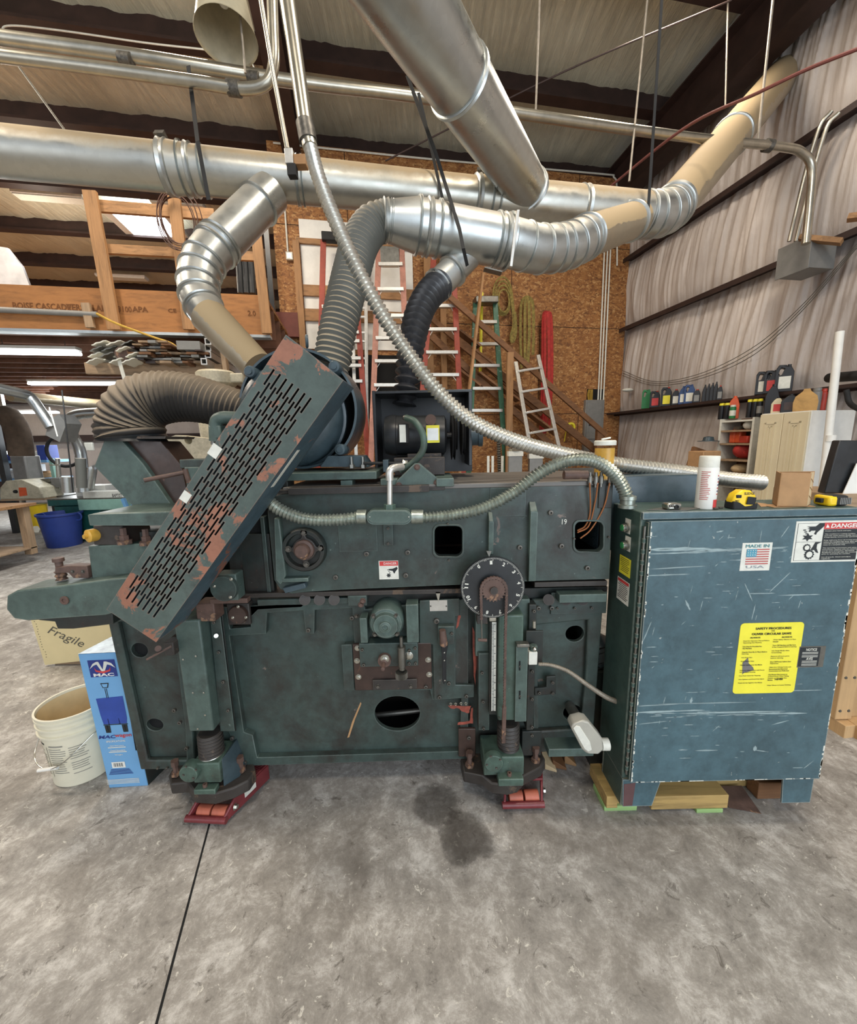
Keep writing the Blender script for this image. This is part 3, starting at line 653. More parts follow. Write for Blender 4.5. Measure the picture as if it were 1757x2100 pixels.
def rod(x0, y0, x1, y1, Y, label, r=1.9, mat='rodm', Y0=None, name='hanger_rod', cat='rod', grp='thin hanger rods from the roof'):
    a, b = W(x0, y0, Y0 or Y), W(x1, y1, Y); tag(part(name, MB().cyl(a, b, r*S(b), n=8), M[mat]), label, cat, grp)
rod(1107, -30, 1098, 240, 3.2, 'thin rod holding the conduit right of the diagonal duct')
rod(1330, -30, 1290, 372, 3.4, 'left of the two close rods above the trunk duct elbow', 2.1)
rod(1493, -20, 1487, 222, 4.2, 'faint wire holding the riser duct near the roof beam', 1.5)
rod(1588, -30, 1553, 295, 3.74, 'thin rod holding the conduit at the right wall', 2.4)
rod(487, -30, 503, 150, 2.55, 'thin rod beside the dome lamp', 2.2)
def strap(pts, wpx, label, mat='blackmat', tags=()):
    P = [W(*p) for p in pts]; m = MB()
    for a, b in zip(P, P[1:]): m.bar(a, b, wpx*S(a), .003, up=(0,-1,0))
    tag(part('hanging_strap', m, M[mat]), label, 'strap', 'black hanging straps')
strap([(386, 135, 2.4), (405, 290, 2.2), (428, 410, 2.2)], 8, 'black strap around the left end of the trunk duct')
strap([(835, 155, 2.5), (895, 320, 2.2), (942, 470, 2.02), (950, 510, 1.99), (958, 545, 2.06)], 7, 'black strap looping down around the branch duct')
strap([(858, 190, 2.6), (890, 330, 2.6), (910, 420, 2.6)], 6, 'black strap running behind the branch duct')
strap([(1358, -20, 2.6), (1340, 260, 2.75), (1328, 445, 2.82)], 6, 'long strap holding the trunk duct elbow')
# cables under the roof
wt('roof_cable', 'long dark brace cable crossing the ceiling at the right', 'cable', [(790, 330, 4.6), (1150, 150, 4.3), (1500, 0, 4.0)], 1.6, M['beam'], 6)
wt('red_brace_rod', 'dark red brace rod crossing in front of the riser duct', 'rod', [(1230, 400, 3.9), (1400, 265, 3.2), (1555, 190, 2.7), (1660, 140, 2.5), (1790, 88, 2.3)], 3.4, plain('red_oxide_rod', '#6e3a34', .5), 8)
wt('white_cable', 'thin white cable stapled along the purlin at the top left', 'cable', [(8, 75, 4.6), (15, 53, 4.6), (120, 62, 4.6), (300, 88, 4.7), (440, 104, 4.8), (505, 117, 4.8), (530, 160, 4.8)], 1.6, M['stick'], 6)
wt('brace_wire', 'taut grey wire slanting over the trunk duct at the far left', 'cable', [(30, 125, 3.5), (135, 270, 3.5)], 2, M['steelD'], 6, smoothp=False)
# conduit lines above the trunk duct on the osb wall
for y, lb in ((318, 'upper thin white conduit along the top of the board wall'), (345, 'lower thin white conduit along the top of the board wall')):
    P = [R2W(RV(x, yy, VO-.03)) for x, yy in ((560, y-25), (900, y+10), (1225, y+38+(18-(345-y)*.66)*.3), (1258, y+45), (1265, y+75), (1265, y+200))]
    tag(part('wall_conduit', MB().tube(catmull(P, 5), .012, 8), M['stick']), lb, 'conduit', 'thin white wall conduits')
# ================================================================== MACHINE
YL, YU2, YB = 1.55, 1.50, 2.02
saw = thing('gang_rip_saw', 'large worn green woodworking machine in the middle, standing on two red skates', 'machine', (-.3, 1.6, .1))
def jag(pts, k=6, a=2.2):
    rr_ = random.Random(int(pts[0][0])); o = []
    for i in range(len(pts)):
        (x0_, y0_), (x1_, y1_) = pts[i], pts[(i+1) % len(pts)]
        for j in range(k): o.append((x0_+(x1_-x0_)*j/k+rr_.uniform(-a, a), y0_+(y1_-y0_)*j/k+rr_.uniform(-a, a)))
    return o
def sp(name, mb, mat, bevel=0, par=None, **k): return part(name, mb, M[mat] if isinstance(mat, str) else mat, par or saw, bevel, **k)
def bolts(l, Y, kind='socket', r=.010, mat='bolt', par=None, h=.010):
    for x, y in l:
        m = MB(); p = W(x, y, Y)
        if kind == 'socket': m.socket(p, NY, r, h)
        else: m.bolt(p, NY, r, h)
        sp('bolt', m, mat, par=par)
# lower casting
outer = PP([(218, 1258), (365, 1250), (450, 1243), (745, 1229), (960, 1222), (1238, 1210), (1232, 1330), (1215, 1532), (1110, 1545), (960, 1556), (527, 1570), (400, 1575), (288, 1577)], YL)
holes = [circ(814, 1468, 47, YL, 40), circ(281, 1337, 17, YL, 16), circ(313, 1491, 17, YL, 14), circ(1181, 1303, 19, YL, 18), circ(1176, 1466, 19, YL, 18),
         [*PP([(462, 1244), (512, 1241), (516, 1288), (470, 1292)], YL)]]
outer = [p+V((0, .014, 0)) for p in outer]; holes = [[p+V((0, .014, 0)) for p in h] for h in holes]
low = sp('lower_casting', MB().plate(outer, holes, (0, .02, 0)), 'mach', .002)
sp('hole_shade_backing', MB().box(W(240, 1400, YL).x, W(372, 1400, YL).x, YL+.0345, YL+.037, .2, .9), 'hole')  # black sheet added as the shade inside the left panel holes
# border rib plate of the lower casting
rim = PP([(450, 1246), (745, 1231), (748, 1250), (960, 1228), (960, 1556), (527, 1570), (500, 1570), (468, 1500)], YL-.016)
hole = PP([(547, 1257), (622, 1252), (627, 1300), (644, 1300), (645, 1251), (722, 1247), (727, 1321), (704, 1323), (712, 1417), (882, 1415), (886, 1436), (946, 1432), (942, 1541), (527, 1554), (518, 1508), (500, 1502), (470, 1304), (545, 1300)], YL-.016)
hh = [PP([(464, 1247), (510, 1244), (514, 1286), (471, 1290)], YL-.016)]
sp('casting_rim', MB().plate(rim, [hole]+hh, (0, .0295, 0)), 'mach', .006)
sp('panel_rim', MB().plate(PP([(218, 1262), (365, 1254), (372, 1330), (395, 1500), (400, 1577), (288, 1579)], YL-.012), [PP([(240, 1276), (350, 1268), (358, 1330), (378, 1492), (382, 1560), (302, 1560)], YL-.012)], (0, .0255, 0)), 'mach', .006)
sp('panel_rim', MB().plate(PP([(1090, 1230), (1238, 1224), (1215, 1532), (1095, 1545)], YL-.012), [PP([(1100, 1282), (1206, 1272), (1200, 1400), (1190, 1495), (1104, 1500)], YL-.012)], (0, .0255, 0)), 'mach', .006)
# inner body coloured black to stand for the shade behind the holes
x0, x1 = W(375, 1400, YL).x, W(1215, 1400, YL).x
sp('back_shade_panel', MB().box(x0, x1, YB-.05, YB, .17, 1.02), 'hole'); sp('bottom_pan', MB().box(x0+.02, x1, YL+.05, YB-.06, .17, .185), 'hole')
sp('end_plate', MB().box(x0, x0+.03, YL+.031, YB-.051, .186, 1.02), 'machD', .002); sp('end_plate', MB().box(x1-.03, x1, YL+.031, YB-.051, .186, 1.02), 'machD', .002)
sp('inner_bar', MB().cyl(W(755, 1468, 1.68), W(880, 1455, 1.66), .012), 'steelD')
bolts([(633, 1291), (477, 1512), (722, 1266), (503, 1562), (1103, 1246), (1130, 1246)], YL-.016, r=.0085); bolts([(253, 1255), (325, 1573), (344, 1573)], YL-.012, r=.005)
bolts([(359, 1455), (370, 1480), (384, 1533)], YL-.012, r=.008)
sp('scratch_mark', MB().prism(PP([(739, 1440), (741, 1443), (728, 1475), (716, 1512), (712, 1513), (722, 1480)], YL+.0132), (0, .0008, 0)), 'card')
# red primer wear strips
rp = plain('red_primer', '#8e4638', .6, 0, .35, 30)
for pts, a_ in (([(969, 1285), (975, 1300), (977, 1360), (974, 1405), (971, 1380)], .8), ([(935, 1290), (939, 1262), (945, 1262), (940, 1284)], .5), ([(938, 1487), (969, 1483), (970, 1452), (966, 1452), (963, 1478), (938, 1482)], .8), ([(918, 1447), (965, 1449), (962, 1462), (950, 1460), (940, 1452), (925, 1453)], 1.2)):
    sp('primer_wear', MB().prism(PP(jag(pts, 5, a_), YL-.0172), (0, .0008, 0)), rp)
# dark slot with rollers between castings
sp('feed_bed', MB().box(W(455, 1230, 1.56).x, W(1245, 1215, 1.56).x, 1.56, 1.9, W(700, 1236, 1.56).z, W(700, 1215, 1.56).z), 'machD', .002)
for x in (625, 655, 685, 1125, 1160, 1195): sp('feed_roller', MB().cyl(W(x, 1230, 1.50), W(x, 1230, 1.57), .022), 'cast')
sp('bed_rail', PB(455, 1213, 962, 1222, 1.505, 1.56), 'cast', .002); sp('bed_rail', PB(1096, 1193, 1245, 1203, 1.505, 1.56), 'cast', .002)
sp('block', PB(527, 1228, 745, 1240, 1.52, 1.56), 'mach', .003)
# upper casting
ou = PP([(590, 1012), (1256, 986), (1250, 1188), (1098, 1192), (940, 1200), (700, 1210), (632, 1214), (598, 1218), (574, 1208), (562, 1190), (548, 1050), (560, 1018)], YU2)
hs = [rrect(891, 1079, 948, 1141, 12, YU2), rrect(1179, 1070, 1237, 1131, 12, YU2), circ(626, 1125, 34, YU2)]
up = sp('upper_casting', MB().plate(ou, hs, (0, .035, 0)), 'mach', .003)
for r_ in ((887, 1075, 952, 1145, 14, 891, 1079, 948, 1141), (1175, 1066, 1241, 1135, 14, 1179, 1070, 1237, 1131)):
    sp('window_rim', MB().plate(rrect(*r_[:5], YU2-.006), [rrect(*r_[5:], 12, YU2-.006)], (0, .006, 0)), 'mach', .002)
sp('end_plate', MB().box(W(1250, 1100, YU2).x, W(1250, 1100, YU2).x+.01, YU2+.036, YB, 1.03, 1.33), 'hole')  # added black end sheet, painted shade seen through the right window
zt = W(900, 996, YU2).z
sp('back_shade_panel', MB().box(W(600, 1100, YU2).x, W(1250, 1100, YU2).x, YB-.05, YB, 1.03, zt-.03), 'hole')  # black back and floor paint in the shade inside the upper casting
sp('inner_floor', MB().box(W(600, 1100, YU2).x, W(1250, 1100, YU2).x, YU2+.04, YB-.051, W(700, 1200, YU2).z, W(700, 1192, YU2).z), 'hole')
gt = wood('greasy_table_top', '#6e6b66', 0, .7, 1.2, .5)
sp('table_top', MB().box(W(580, 1000, YU2).x, W(1254, 985, YU2).x, YU2-.004, YB, zt-.012, zt+.006), gt, .003)
sp('table_top_extension', MB().box(W(1256, 980, YU2).x, W(1256, 980, YU2).x+.40, YU2+.1, YB+.1, zt-.30, zt+.012), 'blue', .006)
tp = sp('motor_rail', PB(590, 998, 880, 1012, YU2-.03, YU2+.02), 'cast', .002)
# ribs, patch plates
def rib(x0, x1, y0, y1, d=.035): 
    m = MB(); a = W(x0, y0, YU2); b = W(x1, y1, YU2)
    zc = [a.z, a.z-.02, b.z+.015, b.z]
    m.prism([(a.x, YU2, a.z), (a.x, YU2-d, a.z-.035), (a.x, YU2-d*.8, b.z+.01), (a.x, YU2, b.z)], (W(x1, (y0+y1)/2, YU2).x-a.x, 0, 0)); sp('stiffening_rib', m, 'machL', .003)
rib(1000, 1009, 1048, 1138); rib(1084, 1096, 1028, 1192)
sp('patch_plate', PB(1005, 1000, 1078, 1059, YU2-.004, YU2), 'mach', .001); sp('patch_plate', PB(694, 1064, 773, 1131, YU2-.003, YU2), 'mach', .001)
sp('edge_flange', PB(577, 1186, 632, 1194, YU2-.03, YU2), 'machL', .003); sp('side_flange', MB().prism(PP([(562, 1062), (572, 1064), (586, 1180), (576, 1200), (566, 1190)], YU2-.03), (0, .03, 0)), 'machL', .004)
sp('welded_bracket', MB().prism(PP([(578, 1207), (624, 1196), (628, 1206), (584, 1217)], YU2-.03), (0, .03, 0)), 'blue', .003)
bolts([(752, 1135), (836, 1132), (832, 1179), (689, 1183), (1128, 1051), (1065, 1122), (1150, 1119), (1203, 1164)], YU2, r=.0095); bolts([(1176, 1104), (1247, 1101), (918, 1074), (920, 1148), (696, 1070), (771, 1070)], YU2-.003, r=.004)
# bearing flange
b = sp('bearing_ring', MB().lathe(W(626, 1125, YU2), NY, [(.077, -.001), (.086, 0), (.086, .022), (.080, .03), (.068, .03), (.064, .008), (.001, .008)], 48), 'machD')
m = MB(); c = W(626, 1125, YU2-.012); q = S(c)
pr = []
for i in range(72):
    a = 2*pi*i/72; k = max(0, cos(4*a))**6; pr.append(c+V((cos(a), 0, sin(a)))*q*(24+12*k))
m.prism(pr, (0, -.014, 0)); sp('bearing_flange', m, 'cast', .003, b)
sp('bearing_cap', MB().lathe(c, NY, [(.040, .012), (.038, .024), (.028, .028), (.028, .020), (.027, .020), (.027, .045), (.024, .05), (.001, .05)], 32), 'rust', 0, b)
bolts([(623, 1092), (658, 1124), (628, 1157), (591, 1126)], YU2-.028, 'hex', .0085, par=b)
# danger sticker
def danger(x0, y0, x1, y1, Y, par):
    s_ = part('danger_sticker', PB(x0, y0, x1, y1, Y-.0008, Y), M['stick'], par); h = y1-y0; w = x1-x0
    part('red_band', PB(x0+1, y0+1, x1-1, y0+h*.27, Y-.0016, Y-.0009), M['redS'], s_)
    T('DANGER', (x0+x1)/2+w*.07, y0+h*.145, w*.66, h*.13, Y-.0018, M['white'], s_)
    hx, hy = x0+w*.5, y0+h*.45
    part('hand_symbol', MB().prism(PP([(hx, hy), (hx+w*.2, hy-h*.02), (hx+w*.42, hy-h*.12), (hx+w*.46, hy-h*.02), (hx+w*.34, hy+h*.14), (hx+w*.30, hy+h*.24), (hx+w*.26, hy+h*.22), (hx+w*.2, hy+h*.1), (hx, hy+h*.06)], Y-.0014), (0, .0005, 0)), M['ink'], s_)
    part('blade_symbol', MB().prism([W(x0+w*.5+w*.14*(1 if i%2 else .5)*cos(i*pi/7), y0+h*.79+h*.14*(1 if i%2 else .5)*sin(i*pi/7), Y-.0014) for i in range(14)], (0, .0005, 0)), M['ink'], s_)
    for k in range(3): part('chip_symbol', PB(x0+w*(.42+.05*k), y0+h*(.48+.08*k), x0+w*(.50+.05*k), y0+h*(.51+.08*k), Y-.0014, Y-.0009), M['ink'], s_)
danger(777, 1150, 817, 1188, YU2, up)
T('19', 1157, 1070, 10, 11, YU2-.001, M['stick'], up)
# left: recess panel and pods
sp('recess_panel', PB(497, 1095, 557, 1218, 1.53, 1.56), 'machD', .002); sp('recess_post', PB(470, 1080, 497, 1225, 1.54, 1.60), 'machD', .002); sp('recess_top', PB(470, 1020, 556, 1096, 1.56, 1.60), 'hole')
sp('panel_edge', PB(540, 1060, 548, 1216, 1.52, 1.56), 'mach', .002)
def pod(x, y, r, Y, bx, name, m1, m2, ang=0, n=3):
    a = sp(name, PB(*bx, Y, Y+.06), m1, .004); sp('round_cover', MB().lathe(W(x, y, Y), NY, [(r*1.08, 0), (r*1.05, .012), (r, .016), (.001, .016)], 36), m2, 0, a)
    for k in range(n):
        t = ang+2*pi*k/n; c = W(x, y, Y-.016)+V((cos(t)*r*.86, 0, sin(t)*r*.86)); sp('bolt', MB().bolt(c, NY, .004, .006), 'steel', 0, a)
    return a
pod(462, 1205, .047, 1.40, (445, 1178, 486, 1232), 'roller_housing', 'machL', 'mach', .9)
pod(490, 1259, .036, 1.52, (466, 1238, 512, 1282), 'roller_housing', 'cast', 'brown', 1.57)
sp('latch_bar', PB(430, 1228, 507, 1238, 1.43, 1.46), 'rust', .002)
# ---- right hand panel with handle
hp = sp('handle_plate', MB().plate(PP([(860, 1232), (942, 1228), (942, 1262), (934, 1264), (934, 1405), (972, 1405), (972, 1430), (890, 1436), (887, 1322), (860, 1320)], YL-.030), [], (0, .0138, 0)), 'mach', .003)
sp('rating_plate', PB(881, 1231, 917, 1253, YL-.032, YL-.0301), 'alu', 0, hp); bolts([(883, 1243), (915, 1243)], YL-.032, r=.003, par=hp, h=.002)
sp('pointer', MB().prism(PP([(893, 1214), (903, 1214), (899, 1236)], YL-.045), (0, .004, 0)), 'steel', 0, hp)
sp('bolt', MB().socket(W(895, 1272, YL-.03), NY, .011, .012), 'bolt', 0, hp)
bolts([(873, 1407), (901, 1428), (956, 1426), (920, 1400)], YL-.03, r=.0075)
bk = sp('lever_bracket', PB(898, 1285, 932, 1322, YL-.06, YL-.031), 'mach', .003); bolts([(926, 1298)], YL-.06, par=bk, r=.006)
lv = sp('control_lever', MB().prism(PP([(903, 1320), (908, 1314), (915, 1314), (919, 1322), (915, 1345), (915, 1398), (910, 1404), (907, 1398), (906, 1345)], YL-.078), (0, .012, 0)), 'blackmat', .002)
sp('grip', MB().cyl(W(907, 1292, YL-.085), W(910, 1322, YL-.085), .013, .016), 'rust', 0, lv); bolts([(911, 1338), (911, 1354), (912, 1395)], YL-.078, r=.003, mat='steel', par=lv, h=.003); sp('bolt', MB().bolt(W(910, 1324, YL-.09), NY, .006), 'rust', 0, lv)
bolts([(924, 1443), (934, 1443), (945, 1442), (955, 1442)], YL-.016, 'hex', .004, mat='steel')
# ---- gear motor block
base = sp('gear_base', PB(725, 1320, 885, 1415, YL-.031, YL-.0161), 'brown', .003)
sp('base_wing', PB(702, 1322, 724, 1416, YL-.024, YL-.0161), 'mach', .003, base)
gb = sp('gearbox', PB(737, 1319, 857, 1367, YL-.08, YL-.0311), 'mach', .003)
sp('bracket', PB(738, 1268, 753, 1319, YL-.09, YL-.03), 'machL', .003); br = sp('bracket', PB(833, 1240, 858, 1318, YL-.09, YL-.03), 'machL', .003); sp('clamp_block', PB(713, 1222, 752, 1243, YL-.05, YL), 'mach', .003)
sp('strap_plate', PB(764, 1394, 855, 1414, YL-.042, YL-.0301), 'cast', .002)
c = W(792, 1277, YL-.09); gm = sp('gear_motor', MB().lathe(c, NY, [(.062, -.14), (.068, -.12), (.068, .0), (.060, .01), (.050, .012), (.047, .028), (.046, .032), (.022, .032), (.022, .042), (.012, .045), (.010, .038), (.001, .038)], 44), 'machL')
for dx, dz in ((-.047, .034), (.038, .034), (-.045, -.042), (.041, -.042)): sp('bolt', MB().bolt(c+V((dx, -.008, dz)), NY, .007, .014), 'bolt', 0, gm)
sp('shaft_boss', MB().lathe(W(789, 1351, YL-.08), NY, [(.027, 0), (.026, .02), (.012, .022), (.012, .032), (.0075, .034), (.0075, .075), (.001, .076)], 28), 'rust', 0, gb)
sp('lock_nut', MB().bolt(W(789, 1351, YL-.10), NY, .012, .01), 'steel', 0, gb)
sp('adjuster_shaft', MB().lathe(W(823, 1325, YL-.10), (0, 0, -1), [(.007, -.04), (.007, 0), (.016, .002), (.016, .085), (.013, .087), (.013, .1)], 24), 'steelD', 0, gb)
m = MB(); cc = W(823, 1378, YL-.10)
pr = [V(cc)+V((cos(i*pi/26)*(.025 if i % 2 else .021), sin(i*pi/26)*(.025 if i % 2 else .021), 0)) for i in range(52)]
m.prism(pr, (0, 0, -.024)); sp('knurled_knob', m, 'steelD', 0, gb)
sp('washer', MB().bolt(W(838, 1345, YL-.08), NY, .012, .006), 'steel', 0, gb)
bolts([(743, 1331), (746, 1362), (839, 1333), (839, 1359), (851, 1328), (852, 1359)], YL-.08, r=.006, par=gb); bolts([(733, 1329), (732, 1355), (735, 1388), (878, 1353), (880, 1383)], YL-.03, 'hex', .0085, mat='steel'); bolts([(775, 1407), (842, 1407)], YL-.042, 'hex', .007)
bolts([(744, 1232), (740, 1240)], YL-.05, 'hex', .008, mat='rust'); bolts([(731, 1263)], YL-.016, 'hex', .007)
# ---- jack towers
def tower(xs, side, cx, zc, name, mirror=0):
    pass
lt = sp('tower_cover', MB().box(W(372, 1390, 1.42).x, W(424, 1390, 1.42).x, 1.42, 1.52, W(420, 1500, 1.42).z, W(400, 1272, 1.42).z), 'machL', .006)
bolts([(402, 1345), (418, 1420), (421, 1466), (406, 1494), (376, 1352), (396, 1420)], 1.42, r=.0035, mat='steel', par=lt, h=.003)
sp('tower_bracket', PB(402, 1238, 440, 1275, 1.43, 1.5), 'rust', .004)
lr = sp('guide_rail', MB().hexa([W(430, 1266, 1.47), W(452, 1262, 1.47), W(452, 1262, 1.53), W(430, 1266, 1.53)], [W(452, 1500, 1.47), W(482, 1500, 1.47), W(482, 1500, 1.53), W(452, 1500, 1.53)]), 'mach', .003)
bolts([(440, 1275), (450, 1336), (459, 1397), (469, 1455), (477, 1508)][:4], 1.47, r=.006, par=lr); sp('grease_fitting', MB().cyl(W(443, 1304, 1.47), W(443, 1304, 1.45), .008), 'steel', 0, lr)
sp('rail_backing', PB(456, 1262, 470, 1500, 1.53, 1.549), 'machD', .002)
def jack(bx, zt_, wx, cover, bell, label):
    p = W(bell[0], bell[1], bell[2])
    j = sp('screw_jack', MB(), 'jack') if 0 else None
x0, x1 = W(388, 1560, 1.41).x, W(462, 1560, 1.41).x
def jackbox(xl, xr, y_front_top, y_front_bot, Yf, depth):
    xa, xb = W(xl, y_front_top, Yf).x, W(xr, y_front_top, Yf).x; z1 = W((xl+xr)/2, y_front_top, Yf).z; z0 = W((xl+xr)/2, y_front_bot, Yf).z
    m = MB(); m.box(xa, xb, Yf, Yf+depth, z0, z1)
    return sp('screw_jack', m, 'jack', .005), xa, xb, z0, z1
j1, xa, xb, z0, z1 = jackbox(392, 449, 1566, 1606, 1.41, .13)
sp('jack_rib', MB().hexa([(xb, 1.42, z0-.03), (xb+.045, 1.47, z0-.03), (xb+.045, 1.54, z0-.03), (xb, 1.54, z0-.03)], [(xb, 1.43, z1), (xb+.015, 1.47, z1+.01), (xb+.015, 1.54, z1+.01), (xb, 1.54, z1)]), 'blue', .003, j1)
sp('round_cover', MB().lathe(W(389, 1584, 1.40), NY, [(.038, -.03), (.038, .008), (.035, .012), (.001, .012)], 30), 'jack', .001, j1)
for k in range(4): t = .4+k*pi/2; sp('bolt', MB().bolt(W(389, 1584, 1.388)+V((.029*cos(t), 0, .029*sin(t))), NY, .0035, .004), 'bolt', 0, j1)
sp('jack_foot', MB().box(W(397, 1612, 1.39).x, W(441, 1612, 1.39).x, 1.385, 1.42, z0-.03, z0-.008), 'jack', .003, j1); sp('foot_bolt', MB().socket(V((W(419, 1605, 1.40).x, 1.402, z0-.008)), (0, 0, 1), .009, .012), 'rust', 0, j1)
def bellows(px, y0, y1, Y, r):
    a, b = W(px, y0, Y), W(px+2, y1, Y); b.x = a.x+ (b.x-a.x)*.3; n = 7; pf = []
    L = (a-b).length
    for i in range(n): pf += [(r*.9, L*i/n), (r*1.04, L*(i+.5)/n)]
    sp('bellows', MB().lathe(b, a-b, pf+[(r*.9, L)], 32), 'cast'); sp('hose_clamp', MB().lathe(b+V((0, 0, -.008)), (0, 0, 1), [(r*1.06, 0), (r*1.09, .003), (r*1.09, .013), (r*1.06, .016)], 32), 'steel')
bellows(430, 1500, 1545, 1.47, .047)
j2, xa, xb, z0, z1 = jackbox(992, 1075, 1553, 1590, 1.41, .13)
sp('round_cover', MB().lathe(W(1012, 1563, 1.40), NY, [(.038, -.02), (.038, .006), (.035, .010), (.001, .010)], 30), 'jack', .001, j2)
for k in range(4): t = .4+k*pi/2; sp('bolt', MB().bolt(W(1012, 1563, 1.39)+V((.029*cos(t), 0, .029*sin(t))), NY, .0035, .004), 'bolt', 0, j2)
sp('jack_foot', MB().box(W(1021, 1592, 1.39).x, W(1072, 1592, 1.39).x, 1.375, 1.42, z0-.018, z0+.014), 'jack', .003, j2); sp('foot_bolt', MB().socket(V((W(1045, 1583, 1.39).x, 1.395, z0+.014)), (0, 0, 1), .009, .012), 'rust', 0, j2)
bellows(1042, 1480, 1535, 1.47, .045)
# feet castings (plan outlines)
def foot(pts, zt_, zb):
    P = [WZ(x, y, zt_) for x, y in pts]; sp('foot_casting', MB().prism(P, (0, 0, zb-zt_)), 'cast', .006)
foot([(345, 1590), (350, 1608), (383, 1604), (398, 1625), (440, 1628), (478, 1616), (510, 1600), (524, 1580), (515, 1545), (500, 1520), (380, 1530)], .160, .108)
foot([(944, 1558), (950, 1583), (988, 1590), (1008, 1606), (1040, 1610), (1062, 1604), (1075, 1590), (1110, 1572), (1118, 1556), (1100, 1525), (950, 1535)], .165, .115)
for x, y in ((495, 1580), (963, 1570), (1098, 1560), (362, 1588)):
    p = WZ(x, y, .165); sp('levelling_bolt', MB().lathe(p, (0, 0, 1), [(.02, 0), (.02, .012), (.011, .013), (.011, .045), (.016, .046), (.016, .068)], 6), 'rust')
# ---- right tower
rt = sp('tower_cover', MB().box(W(1022, 1370, 1.42).x, W(1072, 1370, 1.42).x, 1.42, 1.54, W(1045, 1478, 1.42).z, W(1045, 1262, 1.42).z), 'jack', .006)
bolts([(1023, 1326), (1023, 1400), (1023, 1471)], 1.42, r=.003, par=rt, h=.003)
sp('slotted_plate', PB(1057, 1322, 1081, 1480, 1.405, 1.4195), 'machL', .002, rt); bolts([(1066, 1366), (1066, 1427)], 1.405, r=.004, par=rt, h=.004)
sp('slot', PB(1064, 1356, 1067, 1375, 1.4035, 1.405), 'hole', 0, rt); sp('slot', PB(1064, 1417, 1067, 1434, 1.4035, 1.405), 'hole', 0, rt)
sp('ruler', PB(1008, 1276, 1017, 1458, 1.44, 1.443), 'stick', 0, rt)
m = MB()
for i in range(60): y = 1280+i*3; pxbox(m, 1009, y, 1013 if i % 5 else 1016, y+.9, 1.439, 1.44)
sp('ruler_marks', m, 'ink', 0, rt); sp('ruler_slot', PB(1004, 1270, 1021, 1465, 1.45, 1.5), 'machD', 0, rt)
lr2 = sp('guide_rail', PB(981, 1340, 1004, 1498, 1.48, 1.53), 'mach', .003); bolts([(988, 1378), (990, 1437), (991, 1492)], 1.48, r=.006, par=lr2)
sp('guide_rail', PB(1082, 1240, 1097, 1498, 1.48, 1.53), 'machD', .003); bolts([(1094, 1252), (1090, 1375), (1090, 1432), (1090, 1489), (1090, 1506)], 1.48, r=.006)
sp('tower_back', PB(975, 1230, 1085, 1345, 1.50, 1.545), 'machL', .003)
sp('bottom_lug', PB(940, 1495, 975, 1552, YL-.03, YL-.0161), 'brown', .003); sp('bottom_lug', PB(1070, 1500, 1110, 1550, YL-.03, YL-.0125), 'machD', .003); bolts([(961, 1511)], YL-.03, r=.008)
sp('l_bracket', MB().prism(PP([(1096, 1412), (1120, 1410), (1120, 1388), (1140, 1386), (1140, 1424), (1096, 1427)], YL-.024), (0, .012, 0)), 'machD', .003); bolts([(1132, 1398), (1132, 1420), (1105, 1419)], YL-.024, r=.006)
ch = sp('tray_bracket', PB(1130, 1215, 1244, 1259, YL-.02, YL-.0125), 'mach', .002); sp('tray_lip', PB(1147, 1219, 1244, 1236, YL-.07, YL-.02), 'machL', .003, ch); bolts([(1142, 1246), (1177, 1246), (1212, 1245)], YL-.02, r=.005, par=ch)
# dial with sprocket and chain
c = W(1010, 1205, 1.40); q = S(c); R0 = 66*q
dl = sp('depth_dial', MB().lathe(c, NY, [(R0*.99, -.012), (R0, -.008), (R0, 0), (R0*.99, .003), (.001, .003)], 72), 'black')
m = MB()
for i in range(132):
    a = 2*pi*i/132; L = .10 if i % 11 == 0 else (.07 if i % 11 in (5, 6) else .045)
    d = V((sin(a), 0, cos(a))); m.bar(c+NY*.0035+d*R0*.97, c+NY*.0035+d*R0*(.97-L), .0013, .0004, up=(0, 1, 0))
sp('scale_marks', m, 'stick', 0, dl)
for k, s in enumerate('1 2 3 4 5 6 7 8 9 10 11 0'.split()):
    a = RAD(28*k-4 if k < 11 else -32); text(s, c+NY*.0034+V((sin(a), 0, cos(a)))*R0*.82, .009*len(s), .014, M['stick'], dl, rot=-a, bold=.03)
sk = c+NY*.02; pr = []
for i in range(88): a = 2*pi*i/88; pr.append(sk+V((sin(a), 0, cos(a)))*(.046 if i % 4 in (0, 1) else .040))
sp('sprocket', MB().prism(pr, (0, -.006, 0)), 'rust', 0, dl); sp('hub', MB().lathe(c, NY, [(.03, 0), (.03, .018), (.014, .02), (.014, .036), (.001, .036)], 24), 'cast', 0, dl)
sp('dial_pointer', MB().prism(PP([(997, 1130), (1008, 1130), (1003, 1142)], 1.385), (0, .004, 0)), 'steelD', 0, dl)
def chain(P, nm):
    P = resample(P, .0115); m = MB()
    for i in range(len(P)-1):
        a, b = P[i], P[i+1]; d = (b-a); 
        if i % 2: m.cyl(a+NY*.004, a-NY*.004, .0056, n=10); m.bar(a+NY*.005, b+NY*.005, .0085, .0012, up=(0,1,0)); m.bar(a-NY*.005, b-NY*.005, .0085, .0012, up=(0,1,0))
        else: m.cyl(a+NY*.004, a-NY*.004, .0056, n=10); m.bar(a+NY*.003, b+NY*.003, .0085, .0012, up=(0,1,0)); m.bar(a-NY*.003, b-NY*.003, .0085, .0012, up=(0,1,0))
    sp(nm, m, 'rust')
rr = .047; ce = sk+NY*.003
arcp = [ce+V((-rr*cos(pi*i/24), 0, rr*sin(pi*i/24))) for i in range(25)]
